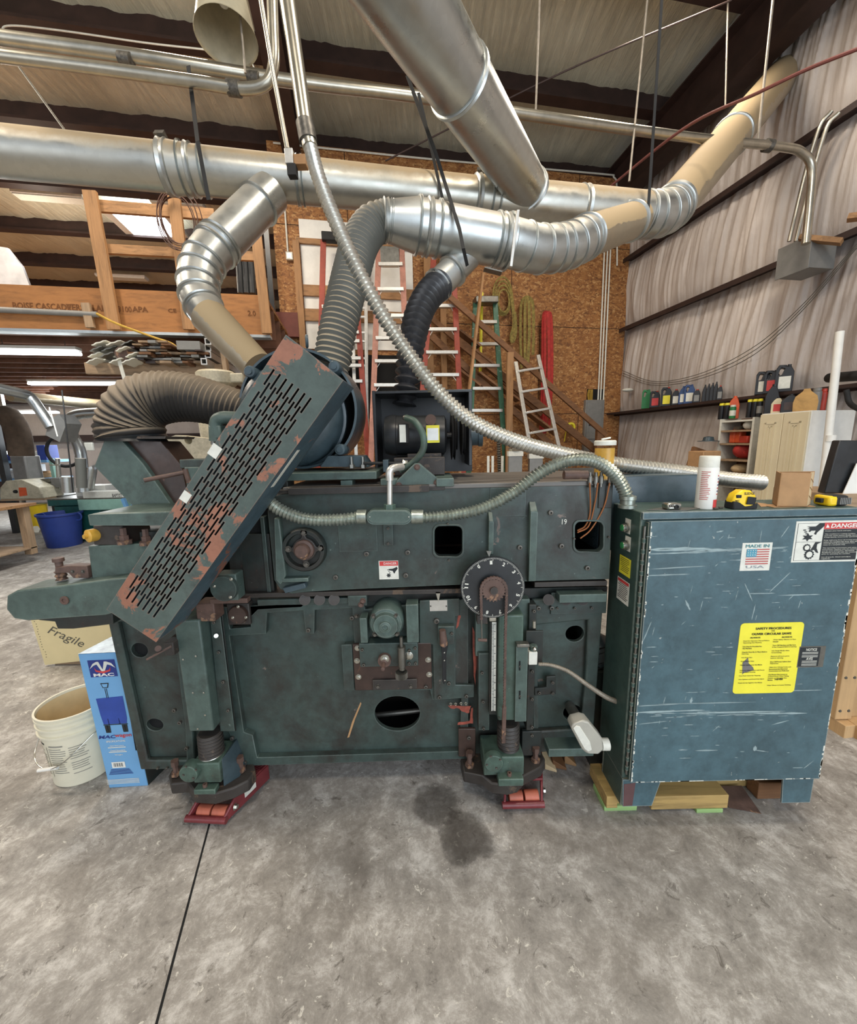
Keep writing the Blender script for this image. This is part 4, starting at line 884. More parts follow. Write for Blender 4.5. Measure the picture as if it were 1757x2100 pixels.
chain([W(987, 1268, ce.y)+V((0, 0, 0))]+arcp+[ce+V((rr, 0, -.05)), V((W(1036, 1300, ce.y).x, ce.y, W(1036, 1300, ce.y).z)), W(1034, 1452, ce.y)], 'roller_chain')
sp('threaded_rod', MB().cyl(W(987, 1266, ce.y), W(988, 1312, ce.y), .003), 'steelD'); sp('wing_nut', MB().cyl(W(980, 1312, ce.y), W(998, 1313, ce.y), .006), 'rust')
sp('chain_guide', MB().bar(W(1034, 1448, 1.385), W(1032, 1523, 1.385), .016, .012, up=(0, 1, 0)), 'rust', .003)
sp('clamp_block', PB(978, 1262, 1000, 1280, 1.42, 1.46), 'cast', .003); sp('steel_clip', PB(1003, 1262, 1018, 1275, 1.41, 1.44), 'steel', .003)
# limit switch
ls = sp('limit_switch', PB(1084, 1338, 1102, 1364, 1.41, 1.45), 'stick', .003); sp('switch_head', MB().lathe(W(1093, 1338, 1.43), (0, 0, 1), [(.016, 0), (.016, .028), (.012, .032)], 16), 'machL', 0, ls)
sp('switch_lever', PB(1060, 1322, 1086, 1328, 1.39, 1.42), 'steelD', .002, ls); sp('roller_tip', MB().ball(W(1096, 1331, 1.40), .009), 'steel', 0, ls); sp('switch_back', PB(1078, 1294, 1113, 1362, 1.451, 1.46), 'machD', .002, ls)
sp('sight_cup', MB().cyl(W(1095, 1287, 1.44), W(1095, 1273, 1.44), .008), 'steel')
# ---- front corner box left of jack etc
# ---- infeed end at left
sp('infeed_arm', MB().prism([V((p.x, 1.38, p.z)) for p in PP([(14, 1222), (34, 1211), (120, 1202), (225, 1188), (300, 1182), (300, 1240), (215, 1262), (60, 1273), (28, 1268), (13, 1250)], 1.38)], (0, .12, 0)), 'machL', .012)
sp('arm_bolt', MB().socket(W(133, 1231, 1.378), NY, .016, .004), 'rust')
sp('arm_underside', MB().prism([V(p) for p in PP([(72, 1268), (230, 1258), (232, 1280), (150, 1290), (118, 1290), (112, 1275), (80, 1272)], 1.41)], (0, .08, 0)), 'machD', .003)
sp('infeed_block', MB().prism(PP([(180, 1120), (350, 1112), (330, 1200), (190, 1200)], 1.44), (0, .2, 0)), 'machL', .004)
sp('clamp_arm', MB().prism(PP([(112, 1164), (145, 1160), (178, 1161), (182, 1186), (150, 1186), (140, 1175), (112, 1175)], 1.43), (0, .04, 0)), 'rust', .003)
sp('clamp_screw', MB().lathe(W(127, 1188, 1.45), (0, 0, 1), [(.02, 0), (.014, .008), (.02, .016), (.014, .024), (.02, .032), (.012, .035), (.012, .07), (.018, .071), (.018, .085)], 16), 'rust')
for x in (149, 170): sp('bolt', MB().bolt(W(x, 1172, 1.43), NY, .005, .005), 'bolt')
sp('pedestal', MB().prism(PP([(190, 1078), (250, 1078), (262, 1118), (192, 1118)], 1.44), (0, .14, 0)), 'cast', .004)
sp('pedestal_knob', MB().lathe(W(193, 1097, 1.44), (-.4, -1, 0), [(.02, -.04), (.024, 0), (.024, .02), (.018, .024), (.008, .024), (.008, .034)], 24), 'amber')
for x, yy in ((257, 1115), (302, 1117)): sp('set_screw', MB().lathe(W(x, yy, 1.43), (0, 0, 1), [(.026, 0), (.026, .014), (.016, .015), (.016, .032), (.011, .033), (.011, .06)], 6), 'rust')
sp('infeed_slab', MB().prism(PP([(178, 1056), (200, 1052), (380, 1048), (350, 1078), (182, 1078)], 1.40), (0, .22, 0)), 'machL', .005)
sp('infeed_bracket', PB(286, 1090, 340, 1112, 1.46, 1.52), 'machD', .003)
# chute
cf = [(214, 902), (193, 956), (285, 1052), (362, 1052), (293, 951), (249, 902)]
chute = sp('chip_chute', MB().prism(PP(cf, 1.62), (0, .16, 0)), 'machL', .003)
sp('chute_side', MB().prism(PP([(250, 903), (330, 905), (372, 955), (392, 1050), (363, 1052), (294, 951)], 1.645), (0, .13, 0)), 'brown', .003, chute)
sp('chute_flange', MB().prism(PP([(200, 895), (340, 895), (338, 900), (202, 900)], 1.60), (0, .2, 0)), 'cast', .001, chute)
sp('tape_wrap', MB().hose([W(272, 905, 1.69), W(270, 890, 1.69), W(266, 868, 1.69)], 61*S(W(270, 890, 1.69)), .02, .003, 26), 'black', 0, chute)
sp('crank_rod', MB().cyl(W(296, 985, 1.45), W(382, 968, 1.50), .008), 'rust'); sp('crank_end', MB().cyl(W(380, 962, 1.49), W(388, 990, 1.49), .009), 'rust')
sp('hinge_block', PB(368, 942, 420, 960, 1.50, 1.6), 'mach', .003); sp('hinge_plate', PB(380, 958, 410, 1000, 1.49, 1.6), 'machL', .003)
# elbow fitting with cord
e = sp('conduit_elbow', MB().tube(catmull([W(443, 905, 1.42), W(443, 868, 1.42), W(455, 857, 1.42), W(485, 857, 1.44)], 5), 13*S(W(450, 870, 1.42)), 16), 'machL'); sp('elbow_box', PB(427, 872, 452, 900, 1.40, 1.45), 'machL', .005, e); sp('cord_grip', MB().cyl(W(438, 898, 1.425), W(438, 912, 1.425), .009), 'steelD', 0, e)
# ---- slotted belt guard
A_, B_, C_, D_ = W(586, 686, 1.30), W(706, 778, 1.30), W(320, 1317, 1.26), W(218, 1250, 1.26)
YG = 1.22
A_, B_, C_, D_ = (W(*p, YG) for p in ((586, 686), (704, 780), (320, 1317), (218, 1250)))
ex = ((B_-A_)+(C_-D_)).normalized(); L = ((D_-A_).length+(C_-B_).length)/2
def gp(s, t):            # s along the length 0..1 , t across 0..1
    return A_.lerp(D_, s).lerp(B_.lerp(C_, s), t)
slots = []
nr = 22
for r in range(nr):
    s0 = .095+.0375*r
    for k in range(7):
        t = .125+.108*k+(.054 if r % 2 else 0)
        if r % 2 and k == 6: continue
        a, b = gp(s0, t), gp(s0+.0515, t); w = (b-a).normalized().cross(V((0, 1, 0)))*.0031
        slots.append([a-w, b-w, b+w, a+w])
g = sp('belt_guard', MB().plate([A_, B_, C_, D_], slots, (0, .004, 0)), 'guard')
dep = .165
m = MB()
for a, b in ((A_, B_), (B_, C_), (C_, D_), (D_, A_)):
    cen = (A_+B_+C_+D_)/4; i1 = (cen-a).normalized()*.006; i2 = (cen-b).normalized()*.006
    m.hexa([a+V((0, .0041, 0)), b+V((0, .0041, 0)), b+i2+V((0, .0041, 0)), a+i1+V((0, .0041, 0))], [a+V((0, dep, 0)), b+V((0, dep, 0)), b+i2+V((0, dep, 0)), a+i1+V((0, dep, 0))])
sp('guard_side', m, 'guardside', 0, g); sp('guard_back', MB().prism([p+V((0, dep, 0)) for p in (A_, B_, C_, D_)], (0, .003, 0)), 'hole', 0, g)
for x, y, w in ((440, 925, 13), (380, 1019, 11)):
    c = W(x, y, YG-.001); q = S(c); dl_ = (D_-A_).normalized(); pr_ = dl_.cross(V((0, 1, 0)))
    sp('paper_label', MB().prism([c+dl_*w*q+pr_*w*.8*q, c+dl_*w*q-pr_*w*.8*q, c-dl_*w*q-pr_*w*.8*q, c-dl_*w*q+pr_*w*.8*q], (0, .0008, 0)), 'stick', 0, g)
# long label on the guard side
a, b = gp(.245, 1), gp(.385, 1); nrm = (C_-B_).normalized().cross(V((0, 1, 0))); nrm = nrm if nrm.x > 0 else -nrm
a = a+nrm*.0006; b = b+nrm*.0006
sp('long_label', MB().hexa([a+V((0, .035, 0)), b+V((0, .035, 0)), b+V((0, .06, 0)), a+V((0, .06, 0))], [p+nrm*.0008 for p in (a+V((0, .035, 0)), b+V((0, .035, 0)), b+V((0, .06, 0)), a+V((0, .06, 0)))]), 'stick', 0, g)
sp('guard_latch', MB().bar(W(352, 1325, 1.34), W(300, 1353, 1.30), .006, .006), 'rust', .001, g); sp('latch_boss', MB().cyl(W(324, 1330, 1.27), W(324, 1330, 1.36), .010), 'rust', 0, g)
sp('guard_mount', PB(336, 1318, 356, 1345, 1.39, 1.54), 'cast', .004, g)
# ---- round motor guard with dome
c = W(611, 840, 1.66); q = S(c); r0 = 121*q
gd = sp('drum_guard', MB().lathe(c, NY, [(r0*.4, -.24), (r0, -.235), (r0*1.0, .0), (r0*.96, .001), (r0*.955, -.225), (r0*.4, -.23)], 72, False), 'blue')
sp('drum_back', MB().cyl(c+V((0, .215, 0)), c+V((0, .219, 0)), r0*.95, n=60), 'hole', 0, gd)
c = W(612, 850, 1.74); q = S(c); rm = 98*q
mt = sp('main_motor', MB().lathe(c+V((-.005, 0, -.012)), NY, [(rm, -.01), (rm, .09), (rm*.97, .11), (rm*.82, .145), (rm*.5, .165), (.001, .17)], 60), 'blue')
sp('motor_flange', MB().lathe(c+V((-.005, 0, -.012)), NY, [(rm*1.03, .0), (rm*1.05, .004), (rm*1.05, .03), (rm*1.0, .034)], 60), 'blue', 0, mt)
for x, y in ((685, 752), (512, 762), (697, 922), (518, 925)):
    p = W(x, y, 1.61); sp('mounting_lug', MB().lathe(p, NY, [(.021, -.10), (.023, 0), (.020, .004), (.012, .005), (.012, .012), (.001, .012)], 20), 'blue', 0, mt)
sp('lifting_eye', MB().torus(W(629, 700, 1.68), (1, .3, 0), .02, .006, 20), 'blue', 0, mt)
for a, b in (((660, 958), (705, 930)), ((705, 930), (742, 958))): pass
sp('motor_foot', MB().prism(PP([(655, 958), (672, 935), (742, 935), (757, 958)], 1.60), (0, .14, 0)), 'blue', .003, mt)
for x in (722, 745): sp('stud', MB().lathe(W(x, 960, 1.585), (0, 0, 1), [(.012, 0), (.012, .014), (.006, .015), (.006, .045)], 6), 'steel', 0, mt)
sp('motor_slab', MB().box(W(560, 975, 1.53).x, W(772, 975, 1.53).x, 1.53, 1.85, W(700, 984, 1.53).z, W(700, 968, 1.53).z), 'machL', .003)
sp('slab_block', PB(698, 985, 722, 1000, 1.54, 1.62), 'machL', .003); sp('slab_block', PB(560, 985, 590, 1010, 1.54, 1.62), 'machD', .003)
sp('sub_rail', PB(565, 1001, 912, 1009, 1.49, 1.56), 'cast', .002)
sp('tension_rod', MB().cyl(W(745, 950, 1.56), W(838, 950, 1.56), .006), 'blackmat'); sp('rod_nut', MB().bolt(W(826, 950, 1.56), (1, 0, 0), .012, .02), 'steel'); sp('rod_stop', PB(785, 943, 796, 968, 1.54, 1.6), 'blue', .002)
# ---- second motor
hz = MB(); y0_, y1_ = 1.72, 1.98
hb = sp('motor_housing', PB(766, 803, 968, 968, 1.96, 1.97), 'black'); sp('housing_side', PB(766, 801, 772, 968, 1.74, 1.97), 'black', .002, hb); sp('housing_top', MB().box(W(766, 803, 1.76).x, W(968, 803, 1.76).x, 1.76, 1.97, W(860, 806, 1.76).z, W(860, 800, 1.76).z), 'black', .002, hb)
sp('housing_side', PB(961, 803, 968, 955, 1.76, 1.97), 'black', .002, hb)
a, b = W(788, 893, 1.72), W(914, 893, 1.72); ax = (b-a).normalized(); Lm = (b-a).length; rm = 41*S(a)
m2 = sp('feed_motor', MB().lathe(a, ax, [(rm*.55, 0), (rm*.9, .006), (rm, .03), (rm, Lm*.2), (rm*.97, Lm*.21), (rm*.97, Lm*.97), (rm*.8, Lm), (.02, Lm+.004), (.014, Lm+.005), (.014, Lm+.05)], 40), 'black')
sp('terminal_box', PB(816, 868, 838, 910, 1.61, 1.66), 'blackmat', .004, m2); sp('terminal_label', PB(819, 871, 832, 907, 1.6085, 1.6098), 'stick', 0, m2)
pt = W(888, 893, 1.618)
sp('motor_nameplate', PB(874, 872, 901, 908, 1.6225, 1.624), 'yelS', 0, m2); sp('nameplate_centre', PB(876, 878, 899, 903, 1.6215, 1.6224), 'alu', 0, m2)
sp('oval_emblem', MB().lathe(W(883, 861, 1.632), NY, [(.022, 0), (.022, .002), (.001, .002)], 24), 'rust', 0, m2)
sp('motor_conduit', MB().tube(catmull([W(833, 857, 1.60), W(852, 866, 1.56), W(868, 895, 1.54), (W(866, 925, 1.54)), W(845, 950, 1.55), W(820, 965, 1.56)], 8), 7*S(W(860, 890, 1.55)), 14), 'jack', 0, m2)
sp('terminal_cap', MB().ball(W(831, 857, 1.60), .012), 'steelD', 0, m2)
sp('motor_base', PB(835, 930, 905, 940, 1.64, 1.78), 'cast', .003, m2); sp('base_box', PB(808, 938, 912, 975, 1.60, 1.78), 'cast', .003, m2)
for k, (x, r_) in enumerate(((925, 50), (945, 40), (930, 30))):
    p = W(x, 893, 1.74); sp('pulley', MB().lathe(p, (1, 0, 0), [(r_*S(p), 0), (r_*S(p)*.85, .007), (r_*S(p), .014)], 40), 'blackmat', 0, m2)
sp('round_port', MB().lathe(W(966, 893, 1.8), (1, -.1, 0), [(.045, 0), (.045, .03), (.05, .032), (.05, .05), (.04, .052)], 30), 'blue', 0, hb)
# triangular hinge plate
tr = sp('hinge_triangle', MB().prism(PP([(810, 994), (814, 985), (850, 950), (860, 950), (903, 985), (903, 995)], 1.50), (0, .012, 0)), 'machL', .003); bolts([(855, 958), (818, 995), (895, 990)], 1.50, 'hex', .008, mat='rust', par=tr)
sp('hinge_bracket', MB().box(W(905, 985, 1.5).x-.02, W(930, 985, 1.5).x, 1.48, 1.75, W(900, 997, 1.5).z, W(900, 980, 1.5).z), 'machL', .003); sp('hinge_bracket', PB(780, 982, 815, 997, 1.51, 1.6), 'machL', .003)
# ---- oval conduit body
cb = sp('conduit_body', MB().loft([[W(797+(47*max(-1, min(1, 1.5*cos(t)))-0), 1061+15*sin(t)*(1 if abs(cos(t)) < .66 else (1-((abs(cos(t))-.66)/.34)**2)**.5 if abs(cos(t)) < 1 else 0)*1.0, Y) for t in [2*pi*k/48 for k in range(48)]] for Y in (1.43, 1.385)]), 'machL', .004)
cb2 = MB(); stad = [(c_+16*cos(RAD(t)), 1061+15*sin(RAD(t))) for c_, rng in ((828, range(-90, 91, 15)), (767, range(90, 271, 15))) for t in rng]
bpy.data.objects.remove(cb); cb = sp('conduit_body', MB().prism(PP(stad, 1.385), (0, .05, 0)), 'machL', .003)
st2 = [(c_+13*cos(RAD(t)), 1060+12*sin(RAD(t))) for c_, rng in ((828, range(-90, 91, 15)), (767, range(90, 271, 15))) for t in rng]
sp('body_cover', MB().prism(PP(st2, 1.379), (0, .006, 0)), 'machL', .002, cb); bolts([(758, 1060), (838, 1060)], 1.379, r=.0025, mat='steel', par=cb, h=.002)
for x0_, x1_ in ((732, 752), (843, 868)): sp('conduit_nut', MB().cyl(W(x0_, 1060, 1.41), W(x1_, 1060, 1.41), 15*S(W(800, 1060, 1.41)), n=20), 'hoseG', .002, cb)
sp('riser_pipe', MB().cyl(W(799, 1046, 1.41), W(799, 975, 1.41), 5.5*S(W(799, 1000, 1.41))), 'alu', 0, cb); sp('riser_nut', MB().cyl(W(799, 1047, 1.41), W(799, 1034, 1.41), 12*S(W(799, 1000, 1.41)), n=6), 'jack', 0, cb); sp('riser_elbow', MB().tube(catmull([W(799, 985, 1.41), W(799, 968, 1.41), W(806, 960, 1.42), W(824, 957, 1.46)], 5), 8*S(W(799, 1000, 1.41)), 14), 'alu', 0, cb)
sp('body_bracket', PB(786, 1076, 806, 1119, 1.488, 1.4995), 'mach', .002, cb); bolts([(796, 1083), (796, 1114)], 1.488, r=.005, par=cb)
# valves and copper lines
vb = sp('lubrication_valves', MB().cyl(W(1156, 974, 1.50), W(1204, 974, 1.50), 9*S(W(1180, 974, 1.5))), 'rust'); 
for x, y in ((1209, 985), (1221, 985), (1232, 984), (1250, 982)): sp('valve', MB().lathe(W(x, y+8, 1.49), (0, 0, 1), [(.006, -.012), (.006, 0), (.009, .001), (.009, .03), (.006, .031), (.006, .045)], 10), 'steelD', 0, vb)
for pts in (([(1209, 990), (1210, 1050), (1200, 1078), (1184, 1088)]), ([(1226, 990), (1220, 1030), (1207, 1078), (1184, 1092)]), ([(1250, 990), (1238, 1040), (1212, 1085), (1190, 1104)])):
    sp('copper_line', MB().tube(catmull([W(x, y, 1.48+.012*i) for i, (x, y) in enumerate(pts)], 8), .0032, 8), 'copper')
sp('side_plate', PB(1228, 985, 1256, 1042, YU2-.006, YU2), 'machD', .002)
# small conduit to cabinet and grey LB fitting
flex('flexible_conduit', 'thin braided conduit from the limit switch to the cabinet side', [(1104, 1362, 1.43), (1130, 1364, 1.42), (1165, 1377, 1.42), (1205, 1405, 1.43), (1240, 1428, 1.45), (1262, 1438, 1.46)], 3.4, M['thinhose'], .006, .0010, 'conduit', 5, 10)
t = thing('conduit_fitting', 'pale grey angled conduit fitting between the machine and the cabinet side', 'fitting', W(1205, 1500, 1.4))
fp = [(1171, 1494), (1176, 1484), (1196, 1478), (1207, 1481), (1235, 1515), (1238, 1538), (1228, 1547), (1203, 1546), (1194, 1538)]
part('fitting_body', MB().prism(PP(fp, 1.38), (0, .055, 0)), plain('fitting_grey', '#b5b2a6', .45, .2, .05), t, .006)
part('fitting_cover', MB().prism(PP([(1175, 1494), (1181, 1488), (1189, 1490), (1210, 1522), (1214, 1538), (1206, 1542), (1198, 1536)], 1.376), (0, .004, 0)), M['stick'], t, .002)
part('pipe_nipple', MB().cyl(W(1168, 1448, 1.55), W(1190, 1484, 1.41), 11*S(W(1190, 1484, 1.41))), M['steelD'], t); part('side_hub', MB().cyl(W(1232, 1526, 1.41), W(1247, 1526, 1.41), 12*S(W(1190, 1484, 1.41))), M['stick'], t)
sp('angle_shelf', MB().box(W(1125, 1540, 1.47).x, W(1218, 1540, 1.47).x, 1.47, 1.55, W(1170, 1552, 1.47).z, W(1170, 1536, 1.47).z), 'machL', .003)
# motor seen through the gap
t = thing('floor_motor', 'small blue vented motor glimpsed in the gap beside the cabinet', 'motor', WZ(1228, 1420, 0))
c = W(1232, 1340, 1.72); part('motor_body', MB().lathe(c, (.5, -1, 0), [(.06, -.12), (.085, -.08), (.085, 0), (.06, .03), (.001, .035)], 30), M['blue'], t)
for k in range(5): part('vent', MB().bar(c+V((-.05, -.055, -.05+.025*k)), c+V((.03, -.02, -.05+.025*k)), .006, .004), M['hole'], t)
part('motor_stand', MB().box(c.x-.05, c.x+.05, 1.66, 1.85, 0, c.z-.06), M['machD'], t)
# ================================================================== CABINET
YC = 1.36
cx0, cx1 = W(1318, 1060, YC).x, 1.522
zt, zb = W(1500, 1047, YC).z, W(1470, 1597, YC).z
cab = thing('electrical_cabinet', 'dark blue green scratched electrical cabinet with danger and safety stickers', 'cabinet', ((cx0+cx1)/2, YC, 0))
cx0 = W(1300, 1300, YC).x; YD = 1.585
part('cabinet_body', MB().box(cx0, cx1, YC+.012, YD, zb, zt), M['cabside'], cab, .004)
part('top_edge', MB().box(cx0, cx1, YC-.002, YC+.0118, zt-.026, zt), M['cab'], cab, .002)
YF = YC-.016; dm_ = MB().box(cx0+.022, cx1-.006, YC-.016, YC+.0118, zb+.006, zt-.03)
dm_.mi = 1; m = dm_; rnd = random.Random(11)
def sc2(x, y, l, t, ang=0):
    p = W(x, y, YF-.0004); q = S(p); d = V((cos(RAD(ang)), 0, sin(RAD(ang)))); n_ = V((-d.z, 0, d.x)); k = 7; up_, dn = [], []
    for i in range(k+1):
        s = i/k; e = t*(1-abs(2*s-1))**.4*rnd.uniform(.4, 1); b = p+d*(l*q*(s-.5)); up_.append(b+n_*e*q*.5+n_*rnd.uniform(-.3, .3)*q); dn.append(b-n_*e*q*.5)
    m.prism(up_+dn[::-1], (0, .0004, 0))
for a in ((1395, 1126, 130, 11, 0), (1390, 1134, 120, 4, 1), (1480, 1128, 110, 5, -1), (1540, 1148, 90, 3, 0), (1390, 1164, 130, 2.5, 2), (1370, 1179, 90, 3, 1), (1410, 1241, 26, 5, -62), (1327, 1295, 48, 2.5, 72), (1417, 1437, 15, 7, 85), (1370, 1459, 150, 5, 1), (1500, 1461, 220, 4, 0), (1600, 1463, 110, 5, -1), (1450, 1442, 200, 2, 0), (1350, 1446, 90, 2, 2), (1650, 1416, 70, 2, 0), (1400, 1538, 20, 3, 0), (1450, 1539, 50, 3, 0), (1560, 1540, 26, 2, -10), (1548, 1535, 12, 9, 88), (1340, 1482, 60, 2, 6), (1600, 1482, 36, 2, 16), (1535, 1215, 46, 2, -62), (1598, 1195, 60, 2, 48), (1545, 1255, 36, 2, 84), (1560, 1098, 24, 1.5, 88), (1610, 1090, 30, 1.5, 60), (1640, 1220, 90, 2.5, 0), (1476, 1090, 14, 4, 10), (1560, 1217, 60, 2, 0)): sc2(*a)
for k in range(90): sc2(rnd.uniform(1320, 1680), rnd.uniform(1085, 1580), rnd.uniform(4, 26), rnd.uniform(.6, 1.5), rnd.choice((0, 0, 0, 2, -3, 80, 45)))
for y in (1127, 1132, 1462, 1466): 
    for k in range(14): sc2(rnd.uniform(1340, 1620), y+rnd.uniform(-5, 5), rnd.uniform(15, 60), rnd.uniform(.5, 1.4), rnd.uniform(-2, 3))
dm_.mi = 2
for k in range(60):
    z = zb+.01+rnd.random()*(zt-zb-.05); m.box(cx0+.022, cx0+.022+rnd.uniform(.002, .006), YF-.0004, YF, z, z+rnd.uniform(.003, .014)); 
    z = zb+.01+rnd.random()*(zt-zb-.05); m.box(cx1-.006-rnd.uniform(.002, .007), cx1-.006, YF-.0004, YF, z, z+rnd.uniform(.004, .03))
for k in range(28):
    x = cx0+.03+rnd.random()*(cx1-cx0-.05); m.box(x, x+rnd.uniform(.004, .03), YF-.0004, YF, zb+.0065, zb+.0095)
dr = part('door', dm_, [M['cab'], plain('scratch_pale', '#93a5a6', .6, 0, .15), M['stick']], cab)
m = MB(); hx = cx0+.011; m.cyl((hx, YC+.002, zb+.03), (hx, YC+.002, zt-.05), .005, n=10)
part('piano_hinge', m, M['steelD'], dr)
m = MB()
for i in range(24): z = zb+.05+i*(zt-zb-.12)/24; m.cyl((hx, YC+.002, z), (hx, YC+.002, z+.016), .0066, n=10)
part('hinge_knuckles', m, M['cabside'], dr)
part('gasket_strip', MB().box(cx0+.018, cx0+.0215, YC-.008, YC+.011, zb+.01, zt-.035), M['cabside'], dr)
zf = zb-.124
for a, b in ((cx0, cx0+.155), (cx1-.13, cx1-.005)):
    l = part('foot', MB().prism([(a, YC+.004, zb), (b, YC+.004, zb), (b-(.03 if a == cx0 else 0), YC+.004, zf), (a+(.008 if a == cx0 else .01), YC+.004, zf)], (0, .006, 0)), M['cab'], cab)
    part('foot_side', MB().box(a+.001 if a == cx0 else b-.006, a+.007 if a == cx0 else b, YC+.0102, YD-.05, zf, zb), M['cabside'], cab)
    part('foot_back', MB().box(a, b, YD-.05, YD-.044, zf, zb), M['cabside'], cab)
    if a == cx0: part('worn_patch', MB().prism([(a+.006, YC+.0032, zb-.02), (a+.052, YC+.0032, zb-.014), (a+.046, YC+.0032, zf+.004), (a+.010, YC+.0032, zf+.002)], (0, .0008, 0)), plain('primer_patch', '#5c4040', .6), l)
YF = YC-.016
# buttons and side labels (left face)
LX = cx0-.0006; FS = Matrix(((0,0,-1),(-1,0,0),(0,1,0)))
def LXp(px, py):
    d = ray(px, py); return CO+d*(LX/d.x)
for y in (1082, 1118):
    p = LXp(1287, y); b = part('push_button', MB().lathe(p+V((-.001, 0, 0)), (-1, 0, 0), [(.019, 0), (.019, .006), (.015, .008), (.015, .018), (.013, .02)], 24), M['steel'], cab)
    part('button_cap', MB().lathe(p+V((-.02, 0, 0)), (-1, 0, 0), [(.012, 0), (.012, .004), (.001, .005)], 20), M['jugG'], b)
    part('button_plate', MB().box(LX-.001, LX, p.y-.02, p.y+.02, p.z-.022, p.z+.034), M['stick'], b)
def sidelab(x0, y0, x1, y1, mat, nm):
    a, b = LXp(x0, (y0+y1)/2), LXp(x1, (y0+y1)/2); zz0, zz1 = LXp((x0+x1)/2, y1).z, LXp((x0+x1)/2, y0).z
    return part(nm, MB().box(LX-.0009, LX, b.y, a.y, zz0, zz1), mat, cab), (a.y+b.y)/2, (zz0+zz1)/2, a.y-b.y, zz1-zz0
s_, yy, zz, w_, h_ = sidelab(1270, 1142, 1293, 1180, M['yelS'], 'caution_label')
m = MB(); rnd = random.Random(5)
for k in range(8): m.box(LX-.0013, LX-.001, yy-w_*.5*rnd.uniform(.5, .85), yy+w_*.5*rnd.uniform(.5, .85), zz+h_*(.38-.1*k), zz+h_*(.41-.1*k))
part('small_print', m, M['ink'], s_)
s_, yy, zz, w_, h_ = sidelab(1265, 1188, 1290, 1236, M['stick'], 'danger_label')
m = MB()
for k in range(9): m.box(LX-.0013, LX-.001, yy-w_*.5*rnd.uniform(.6, .85), yy+w_*.5*rnd.uniform(.6, .85), zz+h_*(.28-.08*k), zz+h_*(.31-.08*k))
part('small_print', m, M['ink'], s_); part('label_header', MB().box(LX-.0013, LX-.001, yy-w_*.46, yy+w_*.46, zz+h_*.34, zz+h_*.47), M['redS'], s_)
# big danger sign on the door
x0, x1, z0, z1 = W(1627, 1110, YF).x, cx1-.012, W(1690, 1152, YF).z, W(1690, 1068, YF).z
ds = part('danger_sign', MB().box(x0, x1, YF-.0009, YF, z0, z1), M['stick'], dr); w, h = x1-x0, z1-z0
def q2(u, v, e=.0016): return V((x0+w*u, YF-e, z1-h*v))
def box2(u0, v0, u1, v1, mat, nm, par, e=.0016, th=.0006): 
    a, b = q2(u0, v1, e), q2(u1, v0, e); return part(nm, MB().box(a.x, b.x, a.y, a.y+th, a.z, b.z), mat, par)
def pr2(pts, mat, nm, par, e=.002): return part(nm, MB().prism([q2(u, v, e) for u, v in pts], (0, .0005, 0)), mat, par)
def tx2(s, u, v, wu, hv, mat, par, e=.0026, **k): text(s, q2(u, v, e), w*wu, h*hv, mat, par, **k)
box2(.43, .045, .985, .20, M['redS'], 'red_band', ds); box2(.43, .205, .985, .955, M['ink'], 'black_panel', ds)
tx2('DANGER', .745, .12, .44, .10, M['white'], ds, bold=.02, shear=.15); pr2([(.455, .165), (.475, .08), (.51, .165)], M['white'], 'alert_triangle', ds)
for u0, v0, u1, v1 in ((.03, .05, .43, .055), (.03, .50, .43, .505), (.03, .95, .43, .955), (.03, .05, .035, .955)): box2(u0, v0, u1, v1, M['ink'], 'border_line', ds)
pr2([(.17, .13), (.30, .13), (.36, .05), (.43, .05), (.43, .12), (.33, .28), (.32, .33), (.29, .31), (.31, .23), (.24, .23), (.22, .26), (.20, .24), (.22, .20), (.18, .18), (.22, .165)], M['ink'], 'hand_symbol', ds)
pr2([(.20+(.09 if i % 2 else .045)*cos(i*pi/6), .39+(.095 if i % 2 else .05)*sin(i*pi/6)) for i in range(12)], M['ink'], 'blade_symbol', ds)
for k in range(3): box2(.12+.02*k, .20+.045*k, .16+.02*k, .225+.045*k, M['ink'], 'chip_symbol', ds)
for (u, v, r_) in ((.21, .64, .05), (.26, .81, .065)):
    pr2([(u+(r_ if i % 2 else r_*1.25)*cos(i*pi/12), v+(r_ if i % 2 else r_*1.25)*sin(i*pi/12)*w/h) for i in range(24)], M['ink'], 'gear_symbol', ds)
    pr2([(u+r_*.72*cos(i*pi/12), v+r_*.72*sin(i*pi/12)*w/h) for i in range(24)], M['stick'], 'gear_centre', ds, .0026)
pr2([(.33, .51), (.42, .51), (.36, .56), (.36, .66), (.40, .78), (.36, .76), (.33, .70), (.27, .70), (.30, .62)], M['ink'], 'hand_symbol', ds)
for i, l in enumerate(['Protect your hands and eyes.', '', 'This machine is a cutting machine', 'and may cause serious bodily injury', 'if improperly, incorrectly operated.', '', 'Keep well away from all moving parts', 'unless the machine has been shut off', 'securely and all moving parts have', 'come to a complete stop.', '', 'The operating instructions and safety', 'instructions supplied with the machine', 'are for your protection. Absolutely', 'familiarize yourself with the contents', 'prior to operating the machine.', '', 'Use all guards. Check and adjust', 'regularly.']):
    if l: tx2(l, .45+.0145*len(l)*.5*.97, .245+.0375*i, .0145*len(l)*.97, .024, M['stick'], ds)
